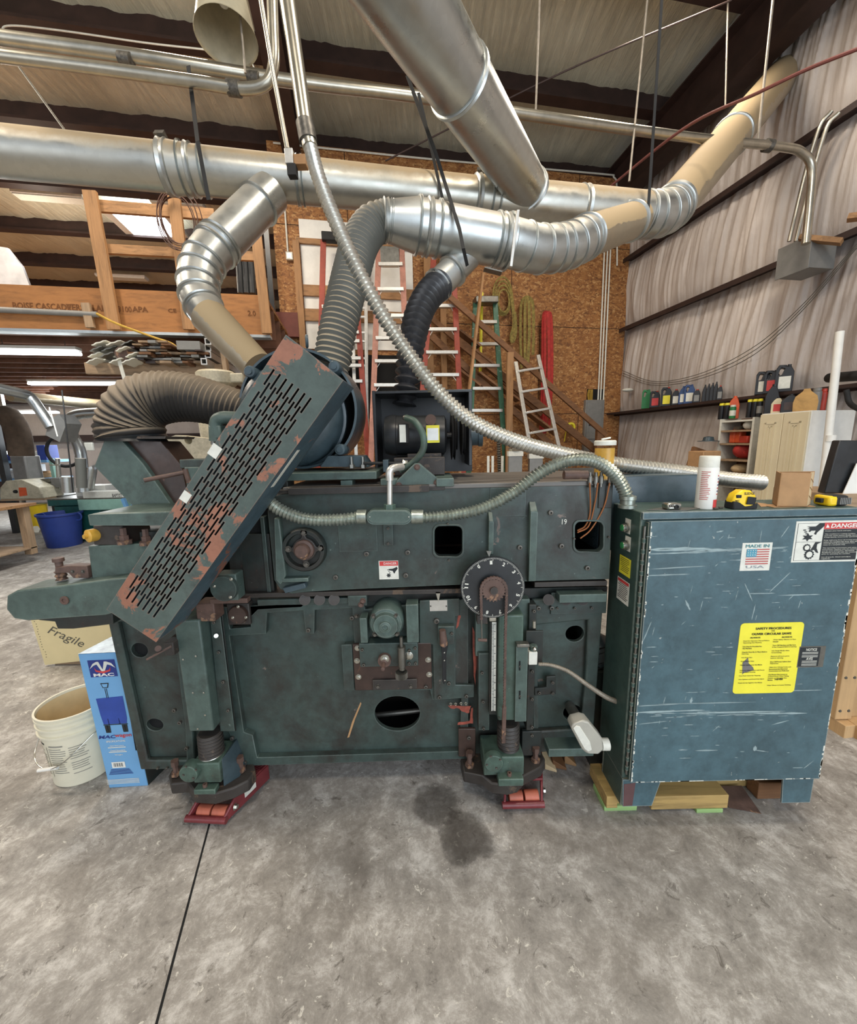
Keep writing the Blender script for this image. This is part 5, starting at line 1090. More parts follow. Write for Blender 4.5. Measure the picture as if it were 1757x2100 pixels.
# flag sticker
x0, x1, z0, z1 = W(1519, 1142, YF).x, W(1580, 1142, YF).x, W(1550, 1170, YF).z, W(1550, 1113, YF).z; w, h = x1-x0, z1-z0
fl = part('flag_sticker', MB().box(x0, x1, YF-.0009, YF, z0, z1), M['stick'], dr)
tx2('MADE IN', .5, .11, .78, .11, plain('faded_teal_ink', '#4d8a92', .6), fl); tx2('USA', .5, .86, .6, .09, plain('faded_grey_ink', '#9aa0a6', .6), fl)
fr = plain('faded_flag_red', '#b45a55', .6)
for k in range(7): box2(.16, .22+.085*k, .92, .262+.085*k, fr, 'flag_stripe', fl)
box2(.16, .22, .50, .50, plain('faded_flag_blue', '#4d93a8', .6), 'flag_canton', fl, .0022)
for k in range(12): a = q2(.21+.08*(k % 4), .27+.08*(k//4), .0028); part('flag_star', MB().cyl(a, a+V((0, .0004, 0)), .0018, n=5), M['stick'], fl)
# yellow safety sheet
x0, x1, z0, z1 = W(1510, 1349, YF).x, W(1638, 1349, YF).x, W(1575, 1421, YF).z, W(1575, 1277, YF).z; w, h = x1-x0, z1-z0
r_ = .06; out = []
for cu, cv, a0 in ((1-r_, r_*.8, -90), (1-r_, 1-r_*.8, 0), (r_, 1-r_*.8, 90), (r_, r_*.8, 180)):
    for i in range(5): t_ = RAD(a0+22.5*i); out.append((cu+r_*cos(t_), cv+r_*.8*sin(t_)))
ys = pr2(out, M['yelS'], 'safety_sheet', dr, .0009)
tx2('SAFETY PROCEDURES', .52, .075, .56, .03, M['ink'], ys, bold=.01); tx2('FOR', .52, .11, .05, .012, M['ink'], ys); tx2('OLIVER CIRCULAR SAWS', .5, .15, .62, .03, M['ink'], ys, bold=.01)
tx2('ALWAYS', .25, .20, .16, .018, M['ink'], ys, bold=.01); tx2('ALWAYS', .75, .20, .16, .018, M['ink'], ys, bold=.01); tx2('NEVER', .72, .80, .13, .02, M['ink'], ys, bold=.01)
left = ['Read the Operator Manual Before', 'Operating this Machine', '', 'Use Guards Provided for', 'the Machine', '', 'Guards Must Be In Place Before', 'Starting', '', 'Use Sharp Saw', '', 'Keep Hands Clear', '', 'Never reach over the Blade', '', '', 'Make No Adjustments with Power', 'ON or Blade Running', '', 'Use Push Stick for Ripping', '', 'Use Splitter and Anti-Kick Back', '', 'Feed slowly Against the Blade']
right = ['Wear Safety Glasses or Face', 'Shield', '', 'Turn Off Machine and Be Sure', 'It has Stopped Before Leaving', '', 'Use Gauge Blocks when', 'Crosscutting', '', 'Remove all loose parts', 'before starting', '', 'Shut Off Power before Saw', 'Adjustment', '', 'Make Sure Wiring Codes and', 'Recommended Electrical', 'Connections are Followed', '', 'Use Power Disconnect to', 'Lockout Power When Making', 'Repairs or Changing Saw', 'Blades', '', '', 'Wear Gloves or Loose Clothing']
for lst, u0, v0 in ((left, .07, .245), (right, .54, .235)):
    for i, l in enumerate(lst):
        if l: tx2(l, u0+.0132*len(l)*.5, v0+.026*i, .0132*len(l), .015, M['ink'], ys, depth=.0003)
pr2([(.10, .55), (.18, .48), (.20, .56), (.28, .62), (.30, .66), (.14, .70), (.12, .72)], plain('torn_patch', '#6e6a66', .7), 'torn_patch', ys, .0016)
# black plate
x0, x1, z0, z1 = W(1636, 1345, YF).x, W(1690, 1345, YF).x, W(1663, 1368, YF).z, W(1663, 1325, YF).z; w, h = x1-x0, z1-z0
bp = part('notice_plate', MB().box(x0, x1, YF-.0011, YF, z0, z1), M['steelD'], dr); box2(.04, .05, .80, .95, M['ink'], 'black_field', bp, .0018)
tx2('NOTICE', .45, .15, .40, .12, M['stick'], bp, bold=.01, e=.0028); tx2('AVIS', .42, .58, .25, .12, M['stick'], bp, bold=.01, e=.0028)
for v in (.27, .33, .42, .48, .68, .74, .82, .88): box2(.12+.03*(v > .5), v, .72, v+.02, M['stick'], 'small_print', bp, .0028)
hb_ = W(1286, 1038, 1.46); part('conduit_hub', MB().lathe((hb_.x, 1.46, zt), (0, 0, 1), [(.032, 0), (.032, .012), (.026, .014), (.026, .03), (.03, .032), (.03, .045)], 24), M['hoseG'], cab)
# things on the cabinet
ZC = zt
def top(px, Y): return V((W(px, 1040, Y).x, Y, ZC))
p = top(1445, 1.42); q = S(W(1445, 990, 1.42))
t = thing('spray_can', 'tall white spray can with red printed label standing on the cabinet', 'spray can', p)
part('can_body', MB().lathe(p, (0, 0, 1), [(.031, 0), (.0325, .003), (.0325, .145), (.030, .152)], 40), M['white'], t); part('cap', MB().lathe(p+V((0, 0, .15)), (0, 0, 1), [(.0315, 0), (.0315, .036), (.030, .039), (.001, .039)], 40), M['stick'], t)
def wrap(c, r, z0, z1, a0, a1, mat, nm, par, n=10, e=.0006):
    A_ = [RAD(a0+(a1-a0)*i/n) for i in range(n+1)]
    vs = [V(c)+V(((r+e)*sin(a), -(r+e)*cos(a), z)) for z in (z0, z1) for a in A_]
    return part(nm, MB().add(vs, [[i, i+1, n+2+i, n+1+i] for i in range(n)]), mat, par)
wrap(p, .0325, .005, .035, 8, 50, M['redS'], 'red_label_block', t)
for k in range(16): wrap(p, .0325, .035+.0065*k, .0375+.0065*k, -72, -72+rnd.uniform(35, 56), fr, 'label_text', t)
for k in range(7): wrap(p, .0325, .052+.011*k, .056+.011*k, 28, 44, M['navy'] if k % 2 else M['redS'], 'label_text', t)
def tape(px, Y, label, side=False):
    c = top(px, Y); t = thing('tape_measure', label, 'tape measure', c, None)
    if not side:
        m = MB(); pr = [(-.040, .004), (.040, .004), (.042, .02), (.036, .05), (.018, .066), (-.012, .068), (-.034, .054), (-.043, .03)]
        part('case', MB().prism([c+V((x, -.02, z)) for x, z in pr], (0, .042, 0)), M['yel'], t, .009)
        part('rubber_grip', MB().prism([c+V((x, -.023, z)) for x, z in [(-.044, .001), (.042, .001), (.043, .022), (.020, .012), (0, .010), (-.020, .024), (-.042, .03)]], (0, .046, 0)), M['blackmat'], t, .003)
        part('belt_clip', MB().prism([c+V((x, -.026, z)) for x, z in [(.004, .046), (.034, .042), (.031, .016), (0.0, .018)]], (0, .004, 0)), M['blackmat'], t, .002)
        part('tape_lock', MB().box(c.x-.034, c.x-.016, c.y-.022, c.y-.01, c.z+.040, c.z+.052), M['blackmat'], t, .003)
        text('SLEDGE', c+V((.010, -.0205, .056)), .036, .009, M['ink'], t, bold=.01); text('MILE', c+V((-.030, -.0205, .030)), .014, .007, M['ink'], t)
    else:
        part('case', MB().box(c.x-.030, c.x+.030, c.y-.03, c.y+.03, c.z+.002, c.z+.040), M['blackmat'], t, .008); part('case_front', MB().box(c.x-.042, c.x-.008, c.y-.031, c.y+.031, c.z+.001, c.z+.038), M['yel'], t, .008)
        for k in range(7): part('grip_rib', MB().box(c.x-.004+.006*k, c.x-.001+.006*k, c.y-.033, c.y-.03, c.z+.008, c.z+.032), M['greyb'], t)
        part('tape_hook', MB().box(c.x-.052, c.x-.042, c.y-.012, c.y+.012, c.z+.012, c.z+.028), M['blackmat'], t, .002)
    return t
tape(1518, 1.40, 'yellow and black tape measure with handwriting, beside the white spray can')
tape(1704, 1.42, 'yellow and black tape measure lying at the right end of the cabinet top', True)
c = top(1614, 1.44); t = thing('cardboard_box', 'small torn open cardboard box standing on the cabinet top', 'box', c)
o = part('box_walls', MB().prism([c+V(v) for v in ((-.052, -.03, .002), (.025, -.045, .002), (.052, .01, .002), (-.025, .035, .002))], (0, 0, .08)), M['card'], t); o.data.polygons
# open top: build walls
bpy.data.objects.remove(o)
P_ = [c+V(v) for v in ((-.070, -.035, .003), (.022, -.052, .003), (.074, -.008, .003), (-.028, .035, .003))]
for i in range(4):
    a, b = P_[i], P_[(i+1) % 4]; n_ = (b-a).normalized().cross(V((0, 0, 1)))*.0015
    part('box_wall', MB().hexa([a, b, b-n_*2, a-n_*2], [x+V((0, 0, hh_)) for x, hh_ in ((a, .122), (b, .119), (b-n_*2, .119), (a-n_*2, .122))]), M['cardL'] if i == 1 else M['card'], t)
part('box_floor', MB().prism([p_*1.0 for p_ in P_], (0, 0, .002)), M['card'], t)
for k in range(3): a, b = P_[1], P_[2]; part('tape_strip', MB().bar(a.lerp(b, .02)+V((.001, -.001, .10-.03*k)), b.lerp(a, .02)+V((.001, -.001, .082-.03*k)), .0015, .001), M['card'], t)
tag(part('cardboard_scrap', MB().box(c.x-.09, c.x+.06, c.y-.045, c.y+.02, ZC+.0005, ZC+.0022), M['card']), 'flat scrap of cardboard under the small torn box', 'cardboard')
c = top(1380, 1.39); t = thing('conduit_box', 'small bright aluminium conduit box lying on the cabinet top', 'box', c)
part('box_body', MB().box(c.x-.026, c.x+.024, c.y-.012, c.y+.03, c.z+.003, c.z+.026), M['steel'], t, .006); part('port', MB().lathe(c+V((.004, -.012, .014)), NY, [(.008, 0), (.008, .004), (.005, .004), (.005, .001)], 16), M['blackmat'], t)
for dx_ in (-.018, -.010, .014): part('screw', MB().bolt(c+V((dx_, -.012, .014+.004*(dx_ < 0))), NY, .004, .003), M['bolt'], t)
tag(part('gasket_plate', MB().prism([top(1325, 1.40)+V((0, 0, .001)), top(1405, 1.37)+V((0, 0, .001)), top(1440, 1.41)+V((0, 0, .001)), top(1365, 1.45)+V((0, 0, .001))], (0, 0, .0015)), M['steelD']), 'thin grey plate lying under the small aluminium conduit box', 'plate')
for i, (px, Y, lb) in enumerate(((1468, 1.385, 'small bolt lying beside the spray can base'), (1478, 1.40, 'small brass bit lying between can and tape measure'), (1560, 1.42, 'crumpled paper scrap behind the tape measure'))):
    c = top(px, Y); tag(part('loose_bit' if i < 2 else 'paper_scrap', MB().cyl(c+V((-.008, 0, .004)), c+V((.010, .004, .004)), .0038, n=8) if i < 2 else MB().prism([c, c+V((.05, .01, .0)), c+V((.04, .03, .006)), c+V((.0, .02, .012))], (0, 0, .001)), M['bolt'] if i < 2 else M['card']), lb, 'scrap')
# grease reservoir behind
c = W(1239, 940, 1.62); q = S(c); z0 = W(1239, 968, 1.62).z
t = thing('grease_jar', 'cylindrical amber grease reservoir with white lid standing on the machine', 'jar', (c.x, 1.62, z0))
b_ = V((c.x, 1.62, zt)) ; zz = W(1239, 905, 1.62).z
part('jar_body', MB().lathe((c.x, 1.62, W(1239, 985, 1.62).z), (0, 0, 1), [(18*q, 0), (19*q, 66*q)], 30), M['amber'], t); part('lid', MB().lathe((c.x, 1.62, zz), (0, 0, 1), [(21*q, -8*q), (21*q, 0), (19*q, 2*q), (.001, 2*q)], 30), M['stick'], t); part('lid_knob', MB().bar((c.x-.015, 1.62, zz+.008), (c.x+.02, 1.62, zz+.014), .008, .006), M['stick'], t)
# skid under cabinet
t = thing('wooden_skid', 'low wooden skid with green ended blocks under the cabinet', 'skid', (1.1, 1.45, 0))
zs = zf-.001
part('deck_board', MB().box(cx0+.15, cx0+.47, 1.405, 1.52, .0185, zs), M['pallet'], t, .003); part('runner', MB().box(cx0+.34, cx0+.45, 1.402, 1.52, 0, .018), M['palgreen'], t, .002)
part('deck_board', MB().box(cx0-.035, cx0+.012, 1.41, YD, .025, zs), M['pallet'], t, .003); part('runner', MB().box(cx0-.038, cx0+.10, 1.42, YD-.05, 0, .0245), M['palgreen'], t, .002)
part('deck_board', MB().box(cx0+.013, cx0+.149, 1.43, 1.52, .025, zs), M['pallet'], t, .003); part('deck_board', MB().box(cx0+.013, cx1-.01, 1.525, YD, .001, zs), M['pallet'], t, .003); part('deck_board', MB().box(cx1-.13, cx1-.01, 1.46, 1.52, .001, zs), M['brownw'], t, .003)
tag(part('kraft_paper', MB().prism([V((cx0+.49, YC+.06, .004)), V((cx0+.60, YC+.03, .004)), V((cx0+.61, 1.51, .02)), V((cx0+.48, 1.51, .02))], (0, 0, .001)), M['rust']), 'brown paper scrap lying under the cabinet by its right foot', 'paper')
# ------------------------------------------------------------------ machine skates
def skate(pa, pb, pc, label, grp):
    a, b, c = WZ(*pa, .03), WZ(*pb, .03), WZ(*pc, .075)   # front left, front right, back right direction
    f = (b-a).normalized(); bk_ = (c-b); bk_.z = 0; bk_.normalize(); w = (b-a).length; L = .24; up_ = V((0, 0, 1))
    t = thing('machine_skate', label, 'skate', V(((a.x+b.x)/2, a.y+.05, 0)), grp)
    def P(u, v, z): return V((a.x, a.y, 0))+f*(w*u)+bk_*v+up_*z
    for u in (0, .94): 
        part('side_plate', MB().prism([P(u, 0, .045), P(u, 0, .02), P(u, L, .02), P(u, L, .09), P(u, .06, .09)], f*(w*.06)), M['skate'], t, .003)
    part('front_bar', MB().cyl(P(-.03, .0, .032), P(1.03, 0, .032), .014, n=20), M['skate'], t)
    part('top_plate', MB().prism([P(.0, .058, .092), P(1, .058, .092), P(1, L, .092), P(0, L, .092)], (0, 0, .010)), M['skate'], t, .002)
    m = MB()
    for i in range(-8, 14):
        for s in (1, -1):
            u0 = i*.1 if s > 0 else i*.1; p0, p1 = (u0, .062), (u0+s*.8, L-.004)
            pts = []
            for k in range(21):
                uu = p0[0]+(p1[0]-p0[0])*k/20; vv = p0[1]+(p1[1]-p0[1])*k/20
                if .02 < uu < .98: pts.append(P(uu, vv, .1025))
            if len(pts) > 1: m.bar(pts[0], pts[-1], .002, .002)
    part('tread_pattern', m, M['skate'], t)
    for u0, u1 in ((.12, .47), (.52, .88)): part('roller', MB().cyl(P(u0, .036, .037), P(u1, .036, .037), .026, n=28), M['roller'], t, .002)
    for u0, u1 in ((.12, .47), (.52, .88)): part('roller', MB().cyl(P(u0, .17, .037), P(u1, .17, .037), .026, n=28), M['roller'], t, .002)
    part('axle_nut', MB().bolt(P(1.0, .05, .05), f, .010, .012), M['steel'], t)
    return t, P
t, P = skate((384, 1679), (462, 1683), (520, 1605), 'red roller skate with two pinkish rollers under the left machine foot', 'red machine skates')
a_ = P(1.0, .11, .035)+ (P(1, 0, 0)-P(0, 0, 0)).normalized()*.0005; b_ = P(1.0, .19, .035)
part('skate_label', MB().prism([P(1.003, .10, .045), P(1.003, .16, .045), P(1.003, .16, .07), P(1.003, .10, .07)], (.001, 0, 0)), M['stick'], t)
skate((1032, 1652), (1113, 1650), (1112, 1590), 'red roller skate under the right machine foot, seen square from the front', 'red machine skates')
# ------------------------------------------------------------------ carton
A0 = WZ(224, 1616, 0); B0 = WZ(303, 1611, 0); A1 = W(160, 1342, A0.y)
hc = A1.z; fx = (B0-A0); 
B0 = A0+fx.normalized()*.235 if False else B0
t = thing('wagon_carton', 'tall light blue carton printed with a folding wagon, beside the white bucket', 'carton', A0)
bkv = V((.05, .30, 0)); lean = V((A1.x-A0.x, 0, hc))
xr = W(240, 1342, A0.y).x
def cp(u, v, z=0): return A0+(B0-A0)*u+V((A1.x-A0.x, 0, hc))*v
# front face leans slightly because only its lower front corner is measured
u0 = A0; W_ = (B0-A0)
part('carton_body', MB().hexa([A0, B0, B0+bkv, A0+bkv], [x+V((A1.x-A0.x, 0, hc)) for x in (A0, B0, B0+bkv, A0+bkv)]), M['skyb'], t, .002)
tp_ = V((A1.x-A0.x, 0, hc+.0015)); part('taped_top', MB().prism([x+tp_ for x in (A0, B0, B0+bkv, A0+bkv)], (0, 0, .001)), M['cartop'], t)
wN = W_.normalized(); hN = V((A1.x-A0.x, 0, hc)).normalized(); part('dark_side', MB().hexa([B0+V((.001, .002, 0)), B0+bkv+V((.001, 0, 0)), B0+bkv+V((.002, 0, 0)), B0+V((.002, .002, 0))], [x+V((A1.x-A0.x, 0, hc)) for x in (B0+V((.001, .002, 0)), B0+bkv+V((.001, 0, 0)), B0+bkv+V((.002, 0, 0)), B0+V((.002, .002, 0)))]), M['machD'], t); nN = wN.cross(hN); nN = nN if nN.y < 0 else -nN
CF = Matrix((wN, hN, nN)).transposed(); cw, chh = W_.length, V((A1.x-A0.x, 0, hc)).length
def cq(u, v, e=.001): return A0+W_*(u*.94-.075)+V((A1.x-A0.x, 0, hc))*(1-v)+nN*e
def cpr(pts, mat, nm, e=.001): return part(nm, MB().prism([cq(u, v, e) for u, v in pts], nN*.0004), mat, t)
def ctx(s, u, v, w_, h_, mat, **k): text(s, cq(u, v, .0018), cw*w_, chh*h_, mat, t, frame=CF, **k)
cpr([(.28, .045), (.98, .045), (.98, .165), (.28, .165)], M['navy'], 'logo_panel')
cpr([(.30, .105), (.40, .07), (.50, .057), (.555, .057), (.63, .115), (.70, .057), (.76, .057), (.88, .07), (.97, .105), (.86, .085), (.77, .078), (.65, .135), (.61, .135), (.50, .075), (.42, .082)], M['stick'], 'logo_swoosh', .0016)
cpr([(.42, .095), (.46, .115), (.62, .125), (.80, .115), (.84, .095), (.82, .125), (.62, .140), (.44, .125)], M['redS'], 'logo_horns', .002)
ctx('MAC', .63, .150, .50, .022, M['white'], bold=.03)
wag = [(.28, .32), (.99, .31), (.98, .47), (.95, .51), (.33, .51), (.30, .44)]
cpr(wag, M['royal'], 'wagon_body'); cpr([(.32, .512), (.97, .512), (.97, .518), (.32, .518)], M['ink'], 'wagon_frame')
for u in (.34, .40, .80, .86): cpr([(u, .520), (u+.09, .520), (u+.08, .575), (u+.01, .575)], M['ink'], 'wagon_wheel')
for u in (.46, .75): cpr([(u, .47), (u+.02, .47), (u+.03, .515), (u, .515)], M['ink'], 'wagon_strut')
for pts in ([(.56, .25), (.575, .25), (.575, .32), (.56, .32)], [(.60, .25), (.615, .25), (.615, .32), (.60, .32)], [(.48, .21), (.70, .21), (.66, .245), (.52, .245)]): cpr(pts, M['ink'], 'wagon_handle')
cpr([(.51, .216), (.67, .216), (.64, .239), (.54, .239)], M['skyb'], 'handle_gap', .0016)
ctx('MAC', .35, .605, .44, .024, M['navy'], bold=.02, shear=.2); ctx('wagon', .78, .605, .42, .026, M['redS'], bold=.01)
ctx('SPECIFICATIONS', .55, .64, .48, .013, M['white']); ctx('Open Dimensions', .55, .675, .36, .010, M['white']); ctx('Closed Dimensions', .55, .71, .38, .010, M['white']); ctx('Weight', .55, .745, .2, .010, M['white'])
for v in (.685, .72): cpr([(.30, v), (.78, v), (.78, v+.006), (.30, v+.006)], M['stick'], 'small_print')
cpr([(.30, .80), (.66, .80), (.66, .845), (.30, .845)], M['white'], 'barcode_panel')
for k in range(9): u = .35+.03*k; cpr([(u, .808), (u+.014*(1+k % 2)*.6, .808), (u+.014*(1+k % 2)*.6, .836), (u, .836)], M['ink'], 'barcode_bar', .0016)
for k in range(5): cpr([(.25-.02*k, .855+.009*k), (.75+.02*k, .855+.009*k), (.75+.02*k, .859+.009*k), (.25-.02*k, .859+.009*k)], M['navy'], 'small_print')
for k in range(4): cpr([(.06, .935+.010*k), (.95, .935+.010*k), (.95, .939+.010*k), (.06, .939+.010*k)], M['stick'], 'small_print')
# ------------------------------------------------------------------ bucket
c = WZ(182, 1598, 0); q = S(c)
c = V((W(186, 1600, 1.72).x, 1.72, 0)); rb, rt_ = .125, .143; Hb = .365
t = thing('bucket', 'open white plastic bucket standing on the floor left of the blue carton', 'bucket', c)
part('bucket_body', MB().lathe(c, (0, 0, 1), [(rb-.006, 0), (rb, .006), (rt_-.005, Hb-.10), (rt_+.005, Hb-.095), (rt_+.005, Hb-.088), (rt_-.003, Hb-.085), (rt_-.002, Hb-.06), (rt_+.006, Hb-.057), (rt_+.006, Hb-.050), (rt_-.001, Hb-.047), (rt_, Hb-.028), (rt_+.006, Hb-.026), (rt_+.006, Hb-.018), (rt_+.002, Hb-.016), (rt_+.006, Hb-.006), (rt_+.006, Hb), (rt_-.002, Hb), (rt_-.004, Hb-.01), (rb-.005, .008), (.001, .007)], 64), M['pail'], t)
part('bucket_lining', MB().lathe(c+V((0, 0, .009)), (0, 0, 1), [(rb-.008, 0), (rt_-.0075, Hb-.02)], 64, False), M['pailin'], t)
hd = part('handle', MB().tube(catmull([c+V((-rt_-.01, -.01, Hb-.10)), c+V((-rt_+.005, -.10, Hb-.21)), c+V((-.04, -rt_-.012, Hb-.235)), c+V((.05, -rt_-.012, Hb-.20)), c+V((rt_-.02, -.08, Hb-.13)), c+V((rt_+.01, 0, Hb-.10))], 8), .0025, 8), M['steel'], t)
part('grip', MB().cyl(c+V((-.075, -rt_-.010, Hb-.242)), c+V((.02, -rt_-.015, Hb-.225)), .008, n=14), M['white'], hd)
def bw(z0, z1, a0, a1, mat, nm): 
    n = 8; A_ = [RAD(a0+(a1-a0)*i/n) for i in range(n+1)]; R_ = lambda z: rb+(rt_-.005-rb)*z/(Hb-.1)+.0012
    return part(nm, MB().add([c+V((R_(z)*sin(a), -R_(z)*cos(a), z)) for z in (z0, z1) for a in A_], [[i, i+1, n+2+i, n+1+i] for i in range(n)]), mat, t)
grp_ = plain('print_grey', '#8f8d84', .6, 0, .1, bump=0)
for col_, (a0, a1) in enumerate(((-48, -22), (-14, 18), (22, 52))):
    for k in range(13):
        if rnd.random() < .9: bw(.07+.0115*k, .0735+.0115*k, a0, a1-rnd.uniform(0, 8), grp_, 'label_print')
bw(.222, .229, -12, 14, grp_, 'label_heading'); bw(.228, .236, -40, -24, M['ink'], 'brand_mark'); bw(.06, .22, -19, -18, M['ink'], 'label_rule')
# fragile board
F0, F1 = WZ(92, 1362, 0.02), WZ(230, 1345, .02)
t = thing('fragile_board', 'cream board with handwriting leaning behind the blue carton', 'board', F0)
yb = F0.y
pts = [W(60, 1262, yb+.0), W(240, 1240, yb+.0), W(262, 1345, yb), W(92, 1364, yb)]
zl = min(p.z for p in pts); 
part('board_panel', MB().prism(pts, (0, .02, 0)), M['fragile'], t, .001)
text('Fragile', W(135, 1308, yb-.001), 74*S(F0), 24*S(F0), plain('pencil_line', '#5a564a', .7, bump=0), t, rot=RAD(-28), shear=.3)
m = MB()
for k in range(16): x, y = 66+k*1.7, 1270+k*5.2; p = W(x+rnd.uniform(0, 4), y, yb-.001); m.box(p.x, p.x+.006, p.y, p.y+.0005, p.z, p.z+.004)
part('nail_marks', m, M['ink'], t)
part('back_frame', MB().box(pts[3].x+.05, pts[2].x, yb+.021, yb+.3, .001, .12), M['oldw0'], t, .003)

for i, (x, y, w9, c9) in enumerate(((1128, 1572, .05, 'cardL'), (1146, 1568, .06, 'brownw'), (1168, 1560, .05, 'card'))):
    p = WZ(x, y+6, 0); tag(part('wood_scrap', MB().hexa([p+V((-w9/2, 0, .001)), p+V((w9/2, -.02, .001)), p+V((w9/2, .10, .001)), p+V((-w9/2, .12, .001))], [p+V((-w9/2, 0, .03+.01*i)), p+V((w9/2, -.02, .012)), p+V((w9/2, .10, .03)), p+V((-w9/2, .12, .05))]), M[c9], None, .002), ('left pale', 'middle brown', 'right tan')[i]+' scrap of wood on the floor under the right end of the machine', 'wood scrap')
# ================================================================== BACK WALL THINGS
M['dustbag'] = plain('dust_bag_cloth', '#57483a', .9, 0, .2)
def rw(x, y, v): return R2W(RV(x, y, v))
def rbx(x0, y0, x1, y1, va, vb):          # room-aligned box with its front face on plane va
    xm, ym = (x0+x1)/2, (y0+y1)/2
    return MB(RM).box(RV(x0, ym, va).x, RV(x1, ym, va).x, va, vb, RV(xm, y1, va).z, RV(xm, y0, va).z)
def ladder(name, label, pts, rungs, vt, vb, mat, w=.045, brace=0, top=None, rungmat='alu', grp=None, rw_=.075):
    # pts: (left top, left bottom, right top, right bottom) pixels; v at top vt, at bottom vb
    (lt_, lb_, rt2, rb2) = pts; yt = min(lt_[1], rt2[1]); yb = max(lb_[1], rb2[1])
    def vv(y): return vt+(vb-vt)*(y-yt)/(yb-yt)
    L0, L1, R0_, R1_ = (rw(x, y, vv(y)) for x, y in (lt_, lb_, rt2, rb2))
    t = thing(name, label, 'ladder', ((L1+R1_)/2)); 
    # prolong to the floor
    def ground(a, b): return b+(b-a)*((b.z)/(a.z-b.z)) if b.z > 0 else b
    L1g, R1g = ground(L0, L1), ground(R0_, R1_)
    t.location = (L1g+R1g)/2; ORG[t.name] = (L1g+R1g)/2
    for a, b in ((L0, L1g), (R0_, R1g)): part('side_rail', MB().bar(a, b, .028, w*1.7, up=RR), M[mat], t, .003)
    for y, *e in rungs:
        def at(a, b, y):
            (ax_, ay), (bx_, by) = a, b; k = (y-ay)/(by-ay); return rw(ax_+(bx_-ax_)*k, y, vv(y))
        dy = e[0] if e else 0
        a, b = at(lt_, lb_, y+dy), at(rt2, rb2, y-dy)
        s_ = part('rung', MB().bar(a, b, rw_, .045 if rw_ > .06 else .03), M[rungmat], t, .003)
        if brace:
            for p_, o_ in ((a, b), (b, a)): part('brace', MB().bar(p_+(o_-p_)*.02-V((0, 0, .11)), p_+(o_-p_)*.18-V((0, 0, .01)), .012, .006), M[rungmat], t)
    if top: 
        a, b = L0+(L0-R0_).normalized()*.02, R0_+(R0_-L0).normalized()*.02
        part('ladder_cap', MB().bar(a+V((0, 0, .03)), b+V((0, 0, .03)), .2, .09), M[top], t, .01)
    return t
ladder('step_ladder', 'green step ladder with grey cap leaning at the board wall', ((975, 622), (966, 842), (1015, 622), (1030, 860)), [(661,), (706,), (750,), (797,), (842,)], 6.1, 5.9, 'green', top='steelD')
ladder('step_ladder', 'bright red orange step ladder behind the black flexible hose', ((890, 520), (862, 850), (930, 560), (944, 850)), [(628,), (676,), (723,), (769,)], 5.9, 5.75, 'laddR', brace=1)
l3 = ladder('step_ladder', 'faded pink step ladder with a splattered dark top shelf', ((777, 500), (764, 850), (823, 500), (838, 850)), [(543,), (594,), (648,), (694,), (741,), (790,)], 5.9, 5.7, 'laddP', brace=1)
part('top_shelf', rbx(780, 505, 818, 540, 5.86, 5.9), M['steelD'], l3, .003)
l4 = ladder('step_ladder', 'red step ladder with black handrail top, mostly hidden behind the grey flexible duct', ((663, 492), (655, 850), (722, 492), (748, 850)), [(630,), (650,), (682,), (700,), (735,), (750,), (782,)], 6.1, 5.95, 'laddR')
part('handrail_top', rbx(659, 474, 700, 492, 6.02, 6.14), M['blackmat'], l4, .01)
ladder('extension_ladder', 'pale aluminium ladder rail standing beside the pink step ladder', ((722, 620), (728, 850), (750, 610), (752, 850)), [(632,), (650,), (682,), (700,), (735,), (750,), (783,)], 6.2, 6.1, 'alu', w=.03, rw_=.03)
ladder('extension_ladder', 'short aluminium ladder leaning in front of the red straps', ((1057, 742), (1094, 960), (1103, 728), (1150, 935)), [(758, 4), (800, 4), (842, 5), (884, 5)], 5.6, 5.2, 'alu', w=.03, rw_=.06)
ladder('fibreglass_pole_rack', 'tall white framed rack with a dark shelf under the branch duct', ((1152-180, 0+560), (962, 585), (985, 560), (975, 585)), [], 6.3, 6.3, 'steelD') if 0 else None
a, b = rw(990, 562, 5.8), rw(962, 800, 5.5); g_ = b+(b-a)*(b.z/(a.z-b.z))
tag(part('leaning_board', MB().bar(a, g_, .075, .03, up=RR), M['lum2']), 'long pale pine board leaning in front of the green ladder', 'board')
tag(part('yellow_level', MB().bar(rw(988, 600, 6.3), rw(984, 790, 6.3), .05, .03, up=RR), M['yelS']), 'yellow stick hanging on the board wall behind the green ladder', 'level')
# stair
G = 'stair lumber against the board wall'
def lum(x0, y0, x1, y1, wp, v, label, mat='brownw', grp=G, nm='stair_rail', cat='rail', v1=None):
    a, b = rw(x0, y0, v), rw(x1, y1, v1 or v); tag(part(nm, MB().bar(a, b, .045, wp*S(a), up=(0,0,1) if abs(x1-x0) > abs(y1-y0)*.3 else RR), M[mat]), label, cat, grp)
lum(900, 590, 1242, 892, 11, 5.75, 'top hand rail of the wooden stair')
lum(940, 700, 1236, 935, 15, 6.0, 'upper stringer board of the wooden stair'); lum(885, 690, 1160, 940, 13, 6.1, 'lower stringer board of the wooden stair'); lum(870, 640, 1110, 850, 10, 6.2, 'middle board of the wooden stair')
for i, (x, y) in enumerate(((960, 690), (985, 725), (960, 770), (1000, 775), (1040, 800), (1080, 840), (1120, 870))):
    tag(part('stair_tread', MB().bar(rw(x-20, y-10, 6.05), rw(x+22, y+22, 6.05), .2, .03), M['brownw']), 'wooden stair tread between the stringers', 'tread', 'stair treads')
a = rw(1047, 722, 5.7); b = rw(1043, 960, 5.7); b.z = 0
tag(part('stair_post', MB().box(a.x-.045, a.x+.045, a.y, a.y+.09, 0, a.z), M['lum2']), 'tall wooden post holding the stair hand rail', 'post')
